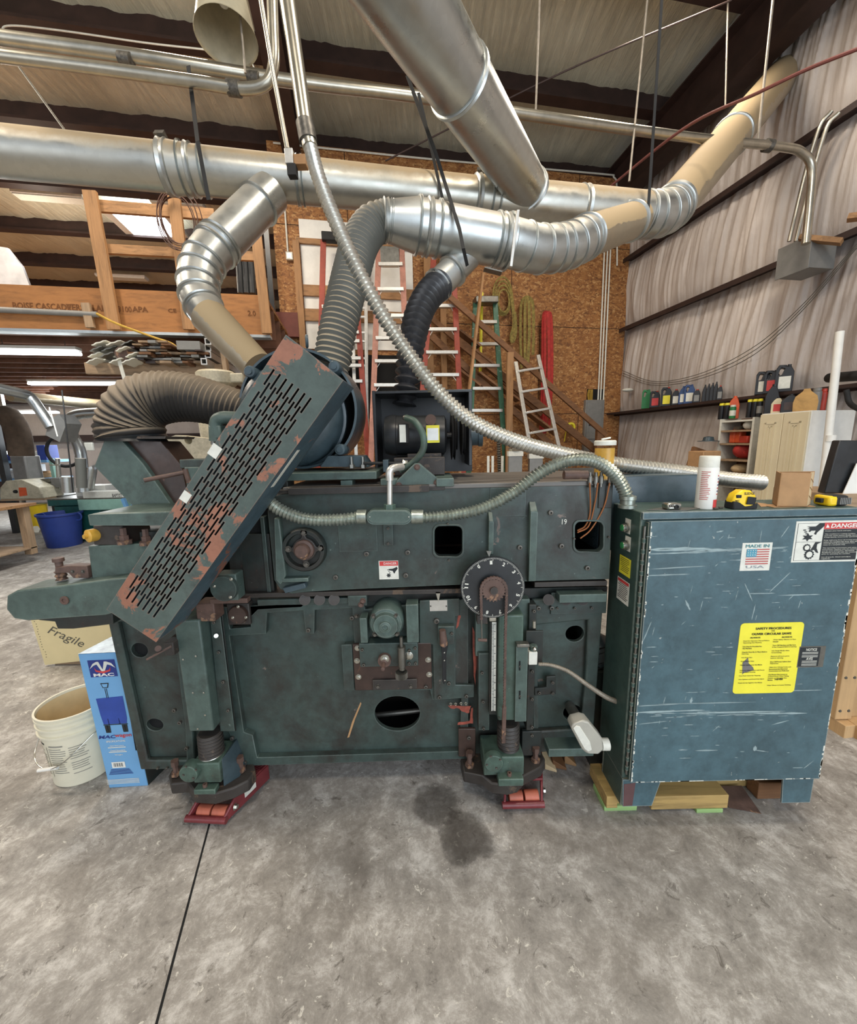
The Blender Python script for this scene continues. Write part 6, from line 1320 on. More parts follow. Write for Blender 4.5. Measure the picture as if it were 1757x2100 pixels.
a = rw(1232, 880, 5.75); tag(part('stair_post', MB().box(a.x-.05, a.x+.05, a.y, a.y+.09, 0, a.z), M['brownw']), 'short wooden post at the foot of the hand rail, behind the grease jar', 'post')
# webbing straps
def loopstrap(cx, cy, rx, ry, v, n, label, mat, drop=0, ht=0):
    t = thing('webbing_coil', label, 'strap', rw(cx, cy, v)); 
    for i in range(n):
        c = rw(cx+i*.8, cy+i*3, v-.012*i); q = S(c); k = 1-.13*i
        ring = [c+RR*(cos(a)*rx*q*k)+V((0, 0, sin(a)*ry*q*k)) for a in [2*pi*j/40 for j in range(40)]]
        m = MB(); m.loft([[p_, p_-RF*.010, p_-RF*.010+(c-p_).normalized()*.026, p_+(c-p_).normalized()*.026] for p_ in ring], False, True); part('webbing_loop', m, M[mat], t)
    return t
t = loopstrap(1030, 608, 22, 38, 6.3, 4, 'olive webbing strap coiled in an oval on the board wall', 'strapG')
P_ = catmull([rw(1048, 600, 6.25), rw(1054, 660, 6.25), rw(1048, 690, 6.25), rw(1051, 702, 6.25), rw(1057, 680, 6.24), rw(1055, 640, 6.24)], 6); m = MB()
for a, b in zip(P_, P_[1:]): m.bar(a, b, .05, .008, up=(0, 1, 0))
part('strap_tail', m, M['strapG'], t)
def hang(xs, y0, y1, v, label, mat, w=.05, drift=0):
    t = thing('hanging_webbing', label, 'strap', rw(xs[0], y1, v)); rnd = random.Random(len(xs))
    for i, x in enumerate(xs):
        xc = sum(xs)/len(xs)
        P_ = catmull([rw(xc, y0, v), rw(x+(x-xc)*.1, y0+14, v-.01*i), rw(x+(x-xc)*.3, (y0+y1)/2, v-.014*i), rw(x+drift+rnd.uniform(-2, 2), y1-rnd.uniform(0, 40), v-.01*i)], 5); m = MB()
        for a, b in zip(P_, P_[1:]): m.bar(a, b, w, .012, up=-RF if 0 else (0.35*(i-1.5), 1, 0))
        part('webbing_strand', m, M[mat], t)
hang([1070, 1077, 1084, 1091], 608, 760, 6.25, 'olive webbing slings hanging beside the oval coil', 'strapG', .046)
hang([1114, 1118, 1124, 1129], 640, 905, 6.25, 'red lifting slings hanging down the board wall', 'strapR', .046, -5)
# tape roll, electric panel, conduits
c = rw(1168, 876, 6.3); tag(part('tape_roll', MB().lathe(c, -RF, [(.045, 0), (.075, 0), (.078, .005), (.078, .05), (.075, .052), (.045, .052), (.045, 0)], 32, False), M['yelS']), 'roll of yellow tape hung on the board wall', 'tape roll')
tag(part('tape_tail', MB().bar(c+RR*-.07-RF*.03, c+RR*-.11-RF*.03-V((0, 0, .24)), .025, .003, up=RR), M['yelS']), 'loose yellow tape end hanging from the tape roll', 'tape')
t = thing('breaker_panel', 'grey electrical breaker panel on the board wall by the room corner', 'panel', rw(1218, 915, 6.36))
part('panel_box', rbx(1199, 820, 1237, 925, 6.33, 6.397), M['greyb'], t, .004); part('panel_door', rbx(1203, 826, 1233, 900, 6.315, 6.329), M['greyb'], t, .003); part('door_latch', rbx(1208, 868, 1213, 873, 6.305, 6.314), M['blackmat'], t); part('knockout_slot', rbx(1204, 798, 1236, 819, 6.385, 6.397), M['hole'], t)
for k in range(5): part('yellow_wire', MB().tube(catmull([rw(1206+k*2, 820, 6.37), rw(1205+k*2.4, 808, 6.36), rw(1207+k*2, 799, 6.37)], 4), .006, 6), M['yellowc'], t)
for k, (xt, xb_) in enumerate(((1243, 1226), (1250, 1231), (1256, 1237))):
    tag(part('wall_conduit', MB().tube([rw(xt, 420, 6.36), rw(xb_+2, 780, 6.36), rw(xb_, 820, 6.36)], .012, 10), M['stick']), 'thin vertical white conduit rising from the breaker panel', 'conduit', 'vertical white conduits')
t = thing('wall_socket_box', 'small white outlet box on the board wall left of the ladders', 'box', rw(592, 523, 6.3)); part('box_body', rbx(586, 516, 600, 532, 6.34, 6.397), M['stick'], t, .004); part('socket_face', rbx(589, 519, 597, 529, 6.335, 6.339), M['alu'], t)
tag(part('wall_conduit', MB().cyl(rw(584, 430, 6.37), rw(590, 516, 6.37), .012), M['stick']), 'short white conduit running down to the small outlet box', 'conduit')
tag(part('red_board_patch', rbx(560, 640, 612, 690, 6.30, 6.39), plain('red_brown_board', '#6b3a30', .7)), 'red brown painted board at the left end of the board wall', 'board')
tag(part('brown_duct_post', rbx(548, 440, 558, 690, 6.0, 6.05), M['black']), 'dark glossy post at the left end of the board wall', 'post')
# plaque lights / clocks
for i, (x, y) in enumerate(((1056, 925), (1098, 930))):
    c = rw(x, y, 4.6); t = thing('heat_lamp', ('left' if i == 0 else 'right')+' of the two small red and chrome lanterns standing behind the machine', 'lantern', c)
    part('lantern_body', MB().lathe(c, (0, 0, 1), [(.07, 0), (.09, .03), (.04, .05), (.06, .06), (.06, .16)], 20), M['steel'], t); part('glass', MB().cyl(c+V((0, 0, .07)), c+V((0, 0, .13)), .062), M['redp'], t); part('lantern_stand', MB().box(c.x-.08, c.x+.08, c.y-.04, c.y+.04, 0, c.z-.061), M['greyb'], t); part('lantern_foot', MB().box(c.x-.09, c.x+.09, c.y-.05, c.y+.05, c.z-.06, c.z-.001), M['stick'], t)
tag(part('hanging_chain', MB().hose([rw(1022, 905, 4.9), rw(1024, 970, 4.9)], .025, .03, .008, 8), M['steelD']), 'dark chain bundle hanging behind the machine', 'chain')
for i, x in enumerate((1001, 1010, 1030)): tag(part('white_stake', MB().bar(rw(x, 935, 4.8), rw(x, 935, 4.8)*1.0-V((0, 0, rw(x, 935, 4.8).z)), .03, .02), M['stick']), 'white stake standing behind the machine top', 'stake', 'white stakes')
# ------------------------------------------------------------------ RIGHT WALL THINGS
u1 = UW-.22
def ru(x, y, u): return R2W(RU(x, y, u))
# girt shelf surface
zs = 2.0; 
def onshelf(px, u=UW-.10):
    d = ray(px, 800); k = u/d.dot(RR); p = CO+d*k; return p      # horizontal position only
sh = struct('trim_43', MB(RM).box(UW-.26, UW-.10, -1.0, VO, 1.955, 1.985), M['beam'])
def bottle(px, wpx, hpx, kind, label, body, lab_=None, z=1.986, u=UW-.18, grp='bottles on the wall shelf', cap='redp', name='oil_bottle', cat='bottle', base=None):
    p = onshelf(px, u); p.z = z if base is None else base; q = S(p); w, h = wpx*q, hpx*q; d = min(.11, w*.8)
    t = thing(name, label, cat, p); a = (V((p.x, p.y, 0))-V((0, 0, 0))).normalized(); xr = V((a.y, -a.x, 0)); yf = -a
    def L(x, z_): return p+xr*x*w+V((0, 0, z_*h))
    if kind == 'jug':
        o_ = [(-.5, 0), (.5, 0), (.5, .72), (.34, .88), (.30, .93), (.08, .93), (.06, .97), (-.36, .99), (-.5, .85)]; ho = [(-.36, .62), (-.30, .84), (-.22, .88), (-.04, .84), (-.18, .62)]
        part('bottle_body', MB().plate([L(*c)+yf*d/2 for c in o_], [[L(*c)+yf*d/2 for c in ho]], -yf*d), M[body], t, .006)
        part('cap', MB().cyl(L(.2, .93), L(.2, 1.0), w*.11, n=16), M[cap], t)
    elif kind == 'quart':
        o_ = [(-.5, 0), (.5, 0), (.5, .60), (.32, .85), (.24, .92), (-.1, .92), (-.3, .80), (-.5, .6)]
        part('bottle_body', MB().prism([L(*c)+yf*d/2 for c in o_], -yf*d), M[body], t, .006); part('cap', MB().cyl(L(.07, .92), L(.07, 1.0), w*.16, n=14), M[cap], t)
    elif kind == 'can':
        part('can_body', MB().lathe(p, (0, 0, 1), [(w*.48, 0), (w*.5, .004), (w*.5, h*.82), (w*.3, h*.88)], 20), M[body], t); part('cap', MB().lathe(p+V((0, 0, h*.86)), (0, 0, 1), [(w*.42, 0), (w*.42, h*.12), (w*.3, h*.14), (.001, h*.14)], 20), M[cap], t)
    if lab_: 
        e_ = d/2+.0015 if kind != 'can' else w*.5
        if kind == 'can': part('label', MB().lathe(p+V((0, 0, h*.2)), (0, 0, 1), [(w*.507, 0), (w*.507, h*.4)], 20, False), M[lab_], t)
        else: part('label', MB().prism([L(*c)+yf*e_ for c in ((-.3, .12), (.36, .12), (.36, .56), (-.3, .56))], -yf*.001), M[lab_], t)
    return t
zB = 1.986
bottle(1327, 17, 38, 'jug', 'bright green oil jug at the left end of the wall shelf', 'jugG', None, cap='jugG')
bottle(1344, 18, 33, 'jug', 'dark brown jug with red label next to the green one', 'jugB', 'redS', u=UW-.2)
bottle(1367, 19, 38, 'jug', 'black oil jug with yellow label', 'jugB', 'yelS'); bottle(1386, 14, 32, 'quart', 'small pale labelled oil bottle right of the yellow labelled jug', 'jugB', 'stick'); bottle(1401, 15, 36, 'quart', 'white labelled blue oil bottle in the middle of the shelf', 'jugN', 'stick', cap='jugN')
bottle(1414, 18, 38, 'jug', 'navy blue oil jug', 'jugN', 'stick', u=UW-.16, cap='jugN'); bottle(1429, 13, 27, 'quart', 'small black and grey bottle between the navy jug and the black row', 'jugB', 'greyb')
for i, s in enumerate(('first', 'second', 'third', 'fourth')): bottle(1445+i*7.5, 8, 34+i, 'quart', s+' narrow black bottle from the left in the tight row of black bottles', 'jugB', None, cap='jugB', grp='row')
bottle(1476, 10, 29, 'quart', 'black bottle with grey label at the right end of the tight row', 'jugB', 'greyb')
for px, s in ((1563, 'left'), (1580, 'middle'), (1605, 'right')): bottle(px, 24 if s != 'right' else 28, 46 if s != 'right' else 54, 'jug', s+' of the three big black jugs standing high on the wall rail', 'jugB', 'redS' if s == 'middle' else 'stick', cap='jugB', u=UW-.2)
tag(part('white_rag', MB().ball(onshelf(1287)*1.0+V((0, 0, 0)), .06, 12, (1.6, 1, .5)), M['stick']), 'white rag lying at the far left end of the wall shelf', 'rag')
bpy.data.objects[-1] if 0 else None
# bookcase
ub = UW-.40
def rbox_u(x0, x1, y0, y1, ua, ub_):     # face on plane u=ua facing the room
    a, b = RU(x0, (y0+y1)/2, ua), RU(x1, (y0+y1)/2, ua); zt_, zb_ = RU((x0+x1)/2, y0, ua).z, RU((x0+x1)/2, y1, ua).z
    return min(a.y, b.y), max(a.y, b.y), zb_, zt_
va, vb, zb_, zt_ = rbox_u(1470, 1540, 858, 985, ub, UW); zb_ = 0
t = thing('open_bookcase', 'open white edged wooden shelf unit against the right wall beside the cream cabinet', 'shelf', R2W((ub, va, 0)))
bc = t
for y0_, y1_ in ((va, va+.025), (vb-.025, vb)): part('side_panel', MB(RM).box(ub, UW-.12, y0_, y1_, 0, zt_), M['stick'], t)
part('back_panel', MB(RM).box(UW-.13, UW-.12, va, vb, 0, zt_), M['brownw'], t)
shz = [zt_-.02, RU(1505, 882, ub).z, RU(1500, 909, ub).z, RU(1495, 942, ub).z, RU(1495, 972, ub).z, .3]
for z in shz: part('shelf_board', MB(RM).box(ub+.001, UW-.13, va+.025, vb-.025, z-.02, z), M['oldw0'] if z != shz[0] else M['stick'], t)
vm = lambda k: va+.03+(vb-va-.06)*k
for i, (k, s) in enumerate(((.75, 'left'), (.55, 'right'))):
    p = R2W((ub+.1, vm(k), shz[2])); tt = thing('orange_bottle', s+' orange oil bottle on the second shelf of the open shelf unit', 'bottle', p); part('bottle_body', MB().box(p.x-.04, p.x+.04, p.y-.04, p.y+.04, p.z+.001, p.z+.15), M['orange'], tt, .015); part('cap', MB().cyl(p+V((0, 0, .151)), p+V((0, 0, .18)), .02), M['redp'], tt)
p = R2W((ub+.12, vm(.25), shz[2])); tag(part('red_tool_case', MB().box(p.x-.09, p.x+.09, p.y-.06, p.y+.06, p.z+.001, p.z+.08), M['redp'], None, .01), 'low red case on the second shelf, right of the orange bottles', 'case')
p = R2W((ub+.14, vm(.4), shz[3])); tag(part('red_bag', MB().ball(p+V((0, 0, .10)), .12, 16, (1.2, .8, .8)), M['strapR']), 'slumped red bag on the third shelf of the open shelf unit', 'bag')
p = R2W((ub+.14, vm(.5), shz[1])); tag(part('grey_tool_pile', MB().bar(p+V((-.12, 0, .02)), p+V((.12, 0, .05)), .05, .035), M['steelD']), 'grey tool lying on the top shelf of the open shelf unit', 'tool'); p = R2W((ub+.1, vm(.3), shz[1])); tag(part('clear_bag', MB().ball(p+V((0, 0, .05)), .05, 12, (1.3, 1, 1)), M['stick']), 'crumpled clear bag on the top shelf, right of the grey tool', 'bag')
p = R2W((ub+.14, vm(.5), shz[4])); tag(part('pale_bag', MB().ball(p+V((0, 0, .06)), .08, 12, (1.4, 1, .7)), M['cardL']), 'pale crumpled bag on the lowest visible shelf', 'bag')
# cans over bookcase
zc_ = zt_+.001
for px, s in ((1484, 'left'), (1495, 'right')): bottle(px, 11, 32, 'can', s+' yellow capped black can on top of the open shelf unit', 'jugB', None, cap='yelS', u=ub+.06, base=zc_, name='spray_bottle')
bottle(1508, 19, 45, 'quart', 'orange jug on top of the open shelf unit', 'orange', None, cap='orange', u=ub+.12, base=zc_); bottle(1507, 11, 27, 'can', 'green and white spray can in front of the orange jug', 'jugG', 'stick', cap='stick', u=ub+.03, base=zc_, name='spray_bottle')
for px, s in ((1541, 'left'), (1552, 'middle'), (1562, 'right')): bottle(px, 10, 36, 'can', s+' of the three yellow capped cans left of the cream cabinet top', 'jugB', 'greyb' if s == 'right' else None, cap='yelS', u=ub+.06, base=zc_, name='spray_bottle')
# cream cabinet
uc = UW-.62
fa, fb = RU(1553, 900, uc), RU(1653, 900, uc); zt2 = RU(1600, 846, uc).z
va, vb = fb.y, fa.y
t = thing('cream_cabinet', 'cream two door cupboard with a white side standing by the right wall', 'cupboard', R2W((uc, va, 0)))
part('cupboard_body', MB(RM).box(uc+.02, UW-.1, va, vb, .08, zt2), M['white'], t, .003)
part('plinth', MB(RM).box(uc+.05, UW-.1, va+.02, vb-.02, 0, .079), M['brownw'], t)
for y0_, y1_, s in ((va+.004, (va+vb)/2-.003, 'r'), ((va+vb)/2+.003, vb-.004, 'l')):
    d_ = part('door', MB(RM).box(uc, uc+.0195, y0_, y1_, .1, zt2-.01), M['cream'], t, .003)
    zz0, zz1 = .2, zt2-.09; w_ = .055
    m = MB(RM); 
    for k, g_ in ((0, .016), (.035, .012)):
        a0, a1, b0, b1 = y0_+w_+k, y1_-w_-k, zz0+k, zz1-k
        m.box(uc-.006, uc-.0003, a0, a0+g_, b0, b1); m.box(uc-.006, uc-.0003, a1-g_, a1, b0, b1); m.box(uc-.006, uc-.0003, a0, a1, b1-g_, b1); m.box(uc-.006, uc-.0003, a0, a1, b0, b0+g_)
    part('raised_moulding', m, M['cream'], d_)
bs = zt2+.001
bottle(1585, 22, 60, 'quart', 'tall black tank on the cream cupboard, left end', 'jugB', None, cap='jugB', u=uc+.3, base=bs); bottle(1597, 18, 32, 'quart', 'small cream bottle with red label on the cream cupboard', 'cream', 'redS', u=uc+.12, base=bs, cap='jugB'); bottle(1622, 26, 36, 'quart', 'brown bottle on the cream cupboard next to the tan bag', 'jugB', 'brown', u=uc+.12, base=bs, cap='jugB')
p = onshelf(1655, uc+.15); p.z = bs; q = S(p); a_ = V((p.x, p.y, 0)).normalized(); xr = V((a_.y, -a_.x, 0))
tag(part('paper_sack', MB().loft([[p+xr*(sx*18*k*q)-a_*(sy*10*k2*q)+V((0, 0, zz_*q)) for sx, sy in ((-1, -1), (1, -1), (1, 1), (-1, 1))] for k, k2, zz_ in ((1, 1, 0), (1.05, 1.1, 18), (.9, .8, 30), (.35, .3, 40), (.25, .2, 45))]), wood('tan_paper', '#c0975a', 0, .75, .4)), 'tan paper sack standing on the cream cupboard', 'sack')
bottle(1676, 16, 46, 'can', 'tall grey cylinder on the right end of the cream cupboard', 'greyb', None, cap='greyb', u=uc+.2, base=bs, name='grey_cylinder', cat='cylinder'); bottle(1690, 12, 44, 'can', 'red cylinder beside the white pipe', 'redp', None, cap='redp', u=uc+.25, base=bs, name='red_cylinder', cat='cylinder')
# leaning brown board with blue cloth
a, b = ru(1433, 920, UW-.5), ru(1405, 1010, UW-.7); tag(part('leaning_plank', MB().bar(a, b+(b-a)*1.2, .16, .04, up=(0, 1, 0)), M['brownw']), 'brown plank leaning left of the open shelf unit', 'plank')
c = ru(1452, 905, UW-.5); tag(part('baseball_cap', MB().lathe(c, (0, 0, 1), [(.11, 0), (.11, .006), (.06, .01), (.05, .05), (.001, .06)], 20), M['blue']), 'blue cap on top of the leaning brown plank', 'cap')
pb_ = rbx(1440, 925, 1476, 985, 3.6, 3.8)
for v9 in pb_.v[:4]: v9.z = .001
tag(part('paper_box', pb_, M['card'], None, .01), 'tall brown paper carton behind the white spray can', 'box')
# white pvc pipe
a, b = ru(1722, 680, UW-.75), ru(1680, 1060, UW-.75); b2 = b+(b-a)*((b.z)/(a.z-b.z))
t = tag(part('white_pipe', MB().cyl(V((b2.x, b2.y, 0)), a, .028), M['white']), 'upright white plastic pipe by the right wall', 'pipe'); c = ru(1702, 905, UW-.75); part('pipe_collar', MB().cyl(c, c+V((0, 0, .05)), .034), M['white'], t)
# junction box with conduits and wood
va_, vb_, zb2, zt3 = rbox_u(1597, 1662, 492, 556, UW-.5, UW)
c = RU(1597, 530, UW-.42); c2 = RU(1660, 520, UW-.42)
t = thing('junction_box', 'grey steel junction box mounted high on the right wall rail', 'box', R2W(c)); z0_, z1_ = RU(1645, 552, UW-.42).z, RU(1645, 492, UW-.42).z
part('box_body', MB(RM).box(UW-.42, UW-.12, c2.y, c.y, z0_, z1_), M['greyb'], t, .004); part('box_lid', MB(RM).box(UW-.43, UW-.421, c2.y-.01, c.y+.01, z0_-.01, z1_+.01), M['greyb'], t, .002)
for k, (x0_, x1_, x2_) in enumerate(((1685, 1640, 1618), (1700, 1655, 1632))): tag(part('wall_conduit', MB().tube(catmull([ru(x0_+20, 228+k*3, UW-.16), ru(x0_-5, 262, UW-.2), ru(x1_+10, 360, UW-.2), ru(x2_, 495, UW-.22)], 6), .018, 10), M['conduit']), ('left' if k == 0 else 'right')+' of the two conduits entering the grey junction box', 'conduit')
tag(part('wood_offcut', MB().bar(ru(1640, 488, UW-.45), ru(1726, 496, UW-.3), .10, .04), M['lum0']), 'wood offcut lying on the grey junction box', 'offcut'); tag(part('wood_offcut', MB().bar(ru(1738, 447, UW-.4), ru(1800, 440, UW-.3), .10, .04), M['lum0']), 'wood offcut on the upper wall rail at the right edge', 'offcut')
# wires along the wall
for i in range(3):
    P_ = [ru(1276, 760+5*i, UW-.06), ru(1340, 782+4*i, UW-.06), ru(1430, 768+5*i, UW-.07), ru(1540, 715+8*i, UW-.07), ru(1640, 630+6*i, UW-.08), ru(1757, 500+4*i, UW-.08)]
    tag(part('drooping_wire', MB().tube(catmull(P_, 8), .004, 6), M['steelD']), 'thin grey wire drooping along the right wall', 'wire', 'drooping wall wires')
# black hose and monitor thing at the right edge
tag(part('black_hose_bundle', MB().tube(catmull([ru(1700, 775, UW-.5), ru(1740, 772, UW-.6), ru(1790, 768, UW-.7)], 6), .04, 12), M['blackmat']), 'black hose bundle resting at the right end of the wall shelf', 'hose'); tag(part('black_hose_loop', MB().tube(catmull([ru(1735, 800, UW-.6), ru(1745, 830, UW-.6), ru(1790, 850, UW-.7)], 6), .02, 12), M['blackmat']), 'black hose loop hanging below the bundle at the right edge', 'hose')
a = W(1722, 903, 2.0); b = W(1690, 1012, 2.0); c = W(1790, 1012, 2.0); d = W(1790, 903, 2.0)
t = thing('leaning_display', 'black slanted flat case with a white sheet at the right edge of the picture', 'case', V((b.x, 2.0, b.z))); part('case_body', MB().prism([a, b, c, d], (.02, .06, 0)), M['black'], t, .006); part('white_sheet', MB().prism([W(1757, 950, 1.98), W(1728, 1014, 1.98), W(1800, 1014, 1.98), W(1800, 950, 1.98)], (0, .004, 0)), M['white'], t); part('case_stand', MB().box(b.x, c.x, 1.96, 2.3, 0, b.z-.001), M['oldw0'], t)
# wooden crate on pipe legs
t = thing('wooden_crate', 'tall raw plywood crate on steel pipe legs at the right edge', 'crate', W(1735, 1500, 1.75))
P_ = [(1752, 1172), (1700, 1450), (1800, 1450), (1800, 1172)]
yk = 1.86
xL = W(1712, 1420, yk).x; zt4, zb4 = W(1750, 1172, yk).z, W(1725, 1470, yk).z
part('crate_panel', MB().box(xL+.09, xL+.7, yk, yk+.5, zb4, zt4), M['ply'], t, .003); part('corner_board', MB().box(xL, xL+.088, yk-.02, yk+.05, zb4, zt4), M['ply'], t, .003); part('side_panel', MB().box(xL, xL+.02, yk+.051, yk+.9, zb4, zt4), M['ply'], t)
part('base_timber', MB().bar((xL-.02, yk+.9, zb4-.05), (xL+.06, yk-.06, zb4-.05), .09, .09), M['ply'], t, .003); part('base_timber', MB().box(xL+.07, xL+.7, yk-.08, yk+.01, zb4-.09, zb4-.001), M['ply'], t, .003)
for (dx_, dz_) in ((.02, .05), (.065, .05), (.02, .24), (.065, .24)): part('screw', MB().lathe((xL+dx_, yk-.02, zb4+dz_), NY, [(.008, 0), (.006, .003), (.001, .004)], 14), M['bolt'], t)
part('pipe_leg', MB().cyl((xL+.13, yk-.04, 0), (xL+.13, yk-.04, zb4-.05), .018), M['galvclean'], t); part('pipe_leg', MB().cyl((xL+.1, yk+.8, 0), (xL+.1, yk+.8, zb4-.05), .018), M['galvclean'], t)
for i, (y, mt_) in enumerate(((1200, 'redp'), (1300, 'brownw'))): pass
# ------------------------------------------------------------------ LUMBER RACK
vr = 4.55; z_ = RV(300, 744, vr).z
tag(part('rack_shelf', rbx(174, 745, 455, 768, vr, vr+.04), M['oldw0'], None, .003), 'horizontal board carrying the overhead rack of mouldings and tubes', 'board')
tag(part('rack_shelf', rbx(174, 838, 480, 850, 9.0, 9.04), M['oldw0'], None, .003), 'farther board carrying the ends of the overhead mouldings', 'board')
rnd = random.Random(21)
def stock(x, y, wp, hp, kind, label, mat, L=3.2):
    c = RV(x, y, vr-.12+rnd.uniform(-.1, .1)); q = S(R2W(c)); w, h = wp*q, hp*q; m = MB(RM)
    if kind == 'mould': m.prism([(c.x+a*w, c.y, c.z+b*h) for a, b in ((-.5, -.5), (-.34, -.42), (-.15, -.1), (.1, .0), (.32, .30), (.5, .36), (.5, .5), (.28, .46), (.06, .18), (-.2, .08), (-.38, -.26), (-.5, -.34))], (0, L, 0))
    elif kind == 'tube':
        o_ = [(c.x+a*w/2, c.y, c.z+b*h/2) for a, b in ((-1, -1), (1, -1), (1, 1), (-1, 1))]; i_ = [(c.x+a*w*.33, c.y, c.z+b*h*.33) for a, b in ((-1, -1), (1, -1), (1, 1), (-1, 1))]; m.plate(o_, [i_], (0, L, 0))
    else: m.box(c.x-w/2, c.x+w/2, c.y, c.y+L, c.z-h/2, c.z+h/2)
    tag(part('moulding' if kind == 'mould' else ('square_tube' if kind == 'tube' else 'stored_board'), m, M[mat]), label, 'tube' if kind == 'tube' else ('moulding' if kind == 'mould' else 'board'), {'mould': 'mouldings on the overhead rack', 'tube': 'aluminium square tubes on the overhead rack'}.get(kind, 'boards on the overhead rack'))
for r_ in range(8):
    y = 742-6.0*r_; x = 176+r_*2
    while x < 408-(r_ > 5)*70:
        if x < 262 and r_ % 2: x = 262; continue
        if x < 262: w9, kk = rnd.uniform(22, 30), 'mould'
        else: w9, kk = rnd.uniform(9, 24), 'board'
        if kk == 'mould': stock(x+w9/2, y-3, w9*.96, 11, 'mould', 'white moulding end in the left stack of the overhead rack', rnd.choice(['stick', 'steelD', 'stick']), 3.2)
        elif rnd.random() < .86: stock(x+w9/2, y, w9*.92, rnd.uniform(2.5, 5.6), 'board', 'thin board end in the middle of the overhead rack', rnd.choice(['oldw0', 'brownw', 'steelD', 'brown', 'greyb', 'brownw']), 3.2)
        x += w9
for i, (x, y) in enumerate(((426, 700), (426, 713), (411, 722), (426, 727), (418, 741))): stock(x, y, 12, 13, 'tube', 'open square tube end at the right of the overhead rack', 'alu')
stock(386, 708, 44, 17, 'board', 'grey slab end between the boards and the square tubes', 'greyb'); 
c = rw(249, 725, 4.4); tag(part('round_log', MB().cyl(c, c+RF*.6, 13*S(c), n=20), M['rust']), 'rusty round stock end in the middle of the overhead rack', 'log')
a, b = rw(243, 735, 4.4), rw(262, 800, 4.4); tag(part('clear_strap', MB().bar(a, b, .035, .006, up=(0, 1, 0)), M['stick']), 'pale plastic strap hanging from the overhead rack', 'strap')
a, b = rw(455, 700, 4.5), rw(470, 800, 4.5); b = b+(b-a)*(b.z/(a.z-b.z)); tag(part('white_post', MB().bar(a, b, .09, .04, up=RR), M['oldw2']), 'grey white wooden post behind the cyclone', 'post')
# ------------------------------------------------------------------ LEFT BACKGROUND
# cyclone
c = rw(452, 850, 3.6); q = S(c); t = thing('dust_collector', 'cream dusty motor drum standing behind the left of the round guard', 'dust collector', V((c.x, c.y, 0)))
part('drum', MB().lathe(c, (0, 0, 1), [(40*q, -60*q), (42*q, 0), (42*q, 25*q), (38*q, 32*q), (20*q, 44*q), (12*q, 46*q)], 40), M['creamM'], t); part('neck', MB().cyl(c+V((0, 0, 44*q)), c+V((0, 0, 56*q)), 10*q), M['steelD'], t); part('top_hood', MB().lathe(c+V((0, 0, 54*q)), (0, 0, 1), [(30*q, 0), (38*q, 6*q), (37*q, 26*q), (32*q, 30*q), (.001, 31*q)], 30), M['creamM'], t)
part('hood_arm', MB().box(c.x, c.x+60*q, c.y-15*q, c.y+15*q, c.z+60*q, c.z+78*q), M['creamM'], t, .01); part('drum_stand', MB().box(c.x-.1, c.x+.1, c.y-.1, c.y+.1, 0, c.z-60*q), M['creamM'], t)
# cream machine with dark holes
t = thing('cream_bandsaw', 'cream machine casting with round dark holes behind the chute', 'machine', rw(420, 1000, 3.3)); pl = PP([(325, 905), (360, 892), (480, 905), (480, 1000), (335, 960)], 3.0)
part('casting_plate', MB().plate(pl, [circ(351, 931, 7, 3.0), circ(386, 903, 8, 3.0)], (0, .12, 0)), M['creamM'], t, .01); part('hole_shade_backing', MB().prism(pl, (0, -.001, 0)) if 0 else MB().box(min(p.x for p in pl)+.1, max(p.x for p in pl)-.05, 3.13, 3.3, min(p.z for p in pl)+.1, max(p.z for p in pl)-.12), M['hole'], t); part('pedestal', MB().box(min(p.x for p in pl)+.12, max(p.x for p in pl)-.05, 3.13, 3.5, 0, min(p.z for p in pl)+.1), M['creamM'], t)  # black block behind the plate colours in the shade of its holes
# blue bin
c = WZ(134, 1118, 0); q = S(c)*.92
t = thing('recycling_bin', 'big blue round plastic bin standing on the floor in the left background', 'bin', c)
part('bin_body', MB().lathe(c, (0, 0, 1), [(29*q, 0), (30*q, .01), (37*q, 66*q), (38*q, 70*q), (40*q, 70*q), (40*q, 74*q), (37*q, 74*q), (36*q, 66*q), (28*q, .02), (.001, .02)], 40), M['binblue'], t)
for s in (-1, 1): part('bin_handle', MB().torus(c+V((s*39*q, 0, 64*q)), (0, 1, 0), .06, .012, 16), M['binblue'], t)
tag_ = WZ(104, 1086, 0); part('recycling_mark', MB().prism([c+V((-24*q+8*q*cos(a), -33.5*q, 44*q+8*q*sin(a))) for a in [2*pi*i/6 for i in range(6)]], (0, .01, 0)), M['stick'], t)
# workbench
def bxw(x0, x1, y0, y1, z0, z1, mat, t, nm, bev=.003): return part(nm, MB().box(x0, x1, y0, y1, z0, z1), M[mat], t, bev)
c = WZ(70, 1160, .12); yb_ = c.y; q = S(c)
t = thing('work_bench', 'rough wooden bench with clutter on its lower shelf at the left edge', 'bench', V((c.x-.5, yb_, 0)))
zt5 = W(85, 1050, yb_-.2).z; xr_ = W(82, 1060, yb_).x-.76; xl_ = xr_-1.6
bxw(xl_, xr_+.05, yb_-.45, yb_+.7, zt5-.04, zt5, 'lum0', t, 'bench_top'); bxw(xl_, xr_, yb_-.4, yb_-.36, zt5-.16, zt5-.041, 'oldw0', t, 'apron')
for y_ in (yb_-.38, yb_+.55): bxw(xr_-.1, xr_, y_, y_+.09, .12, zt5-.041, 'oldw2', t, 'bench_leg')
bxw(xl_, xr_, yb_-.42, yb_-.381, .12, .24, 'oldw0', t, 'lower_rail'); bxw(xl_, xr_, yb_-.38, yb_+.65, .2, .22, 'oldw0', t, 'lower_shelf')
for i, s in enumerate((.1, .3, .5, .8)): part('caster_block', MB().cyl((xr_-s, yb_-.3, .0+.06), (xr_-s+.12, yb_-.3, .06), .058), M['rust'], t)
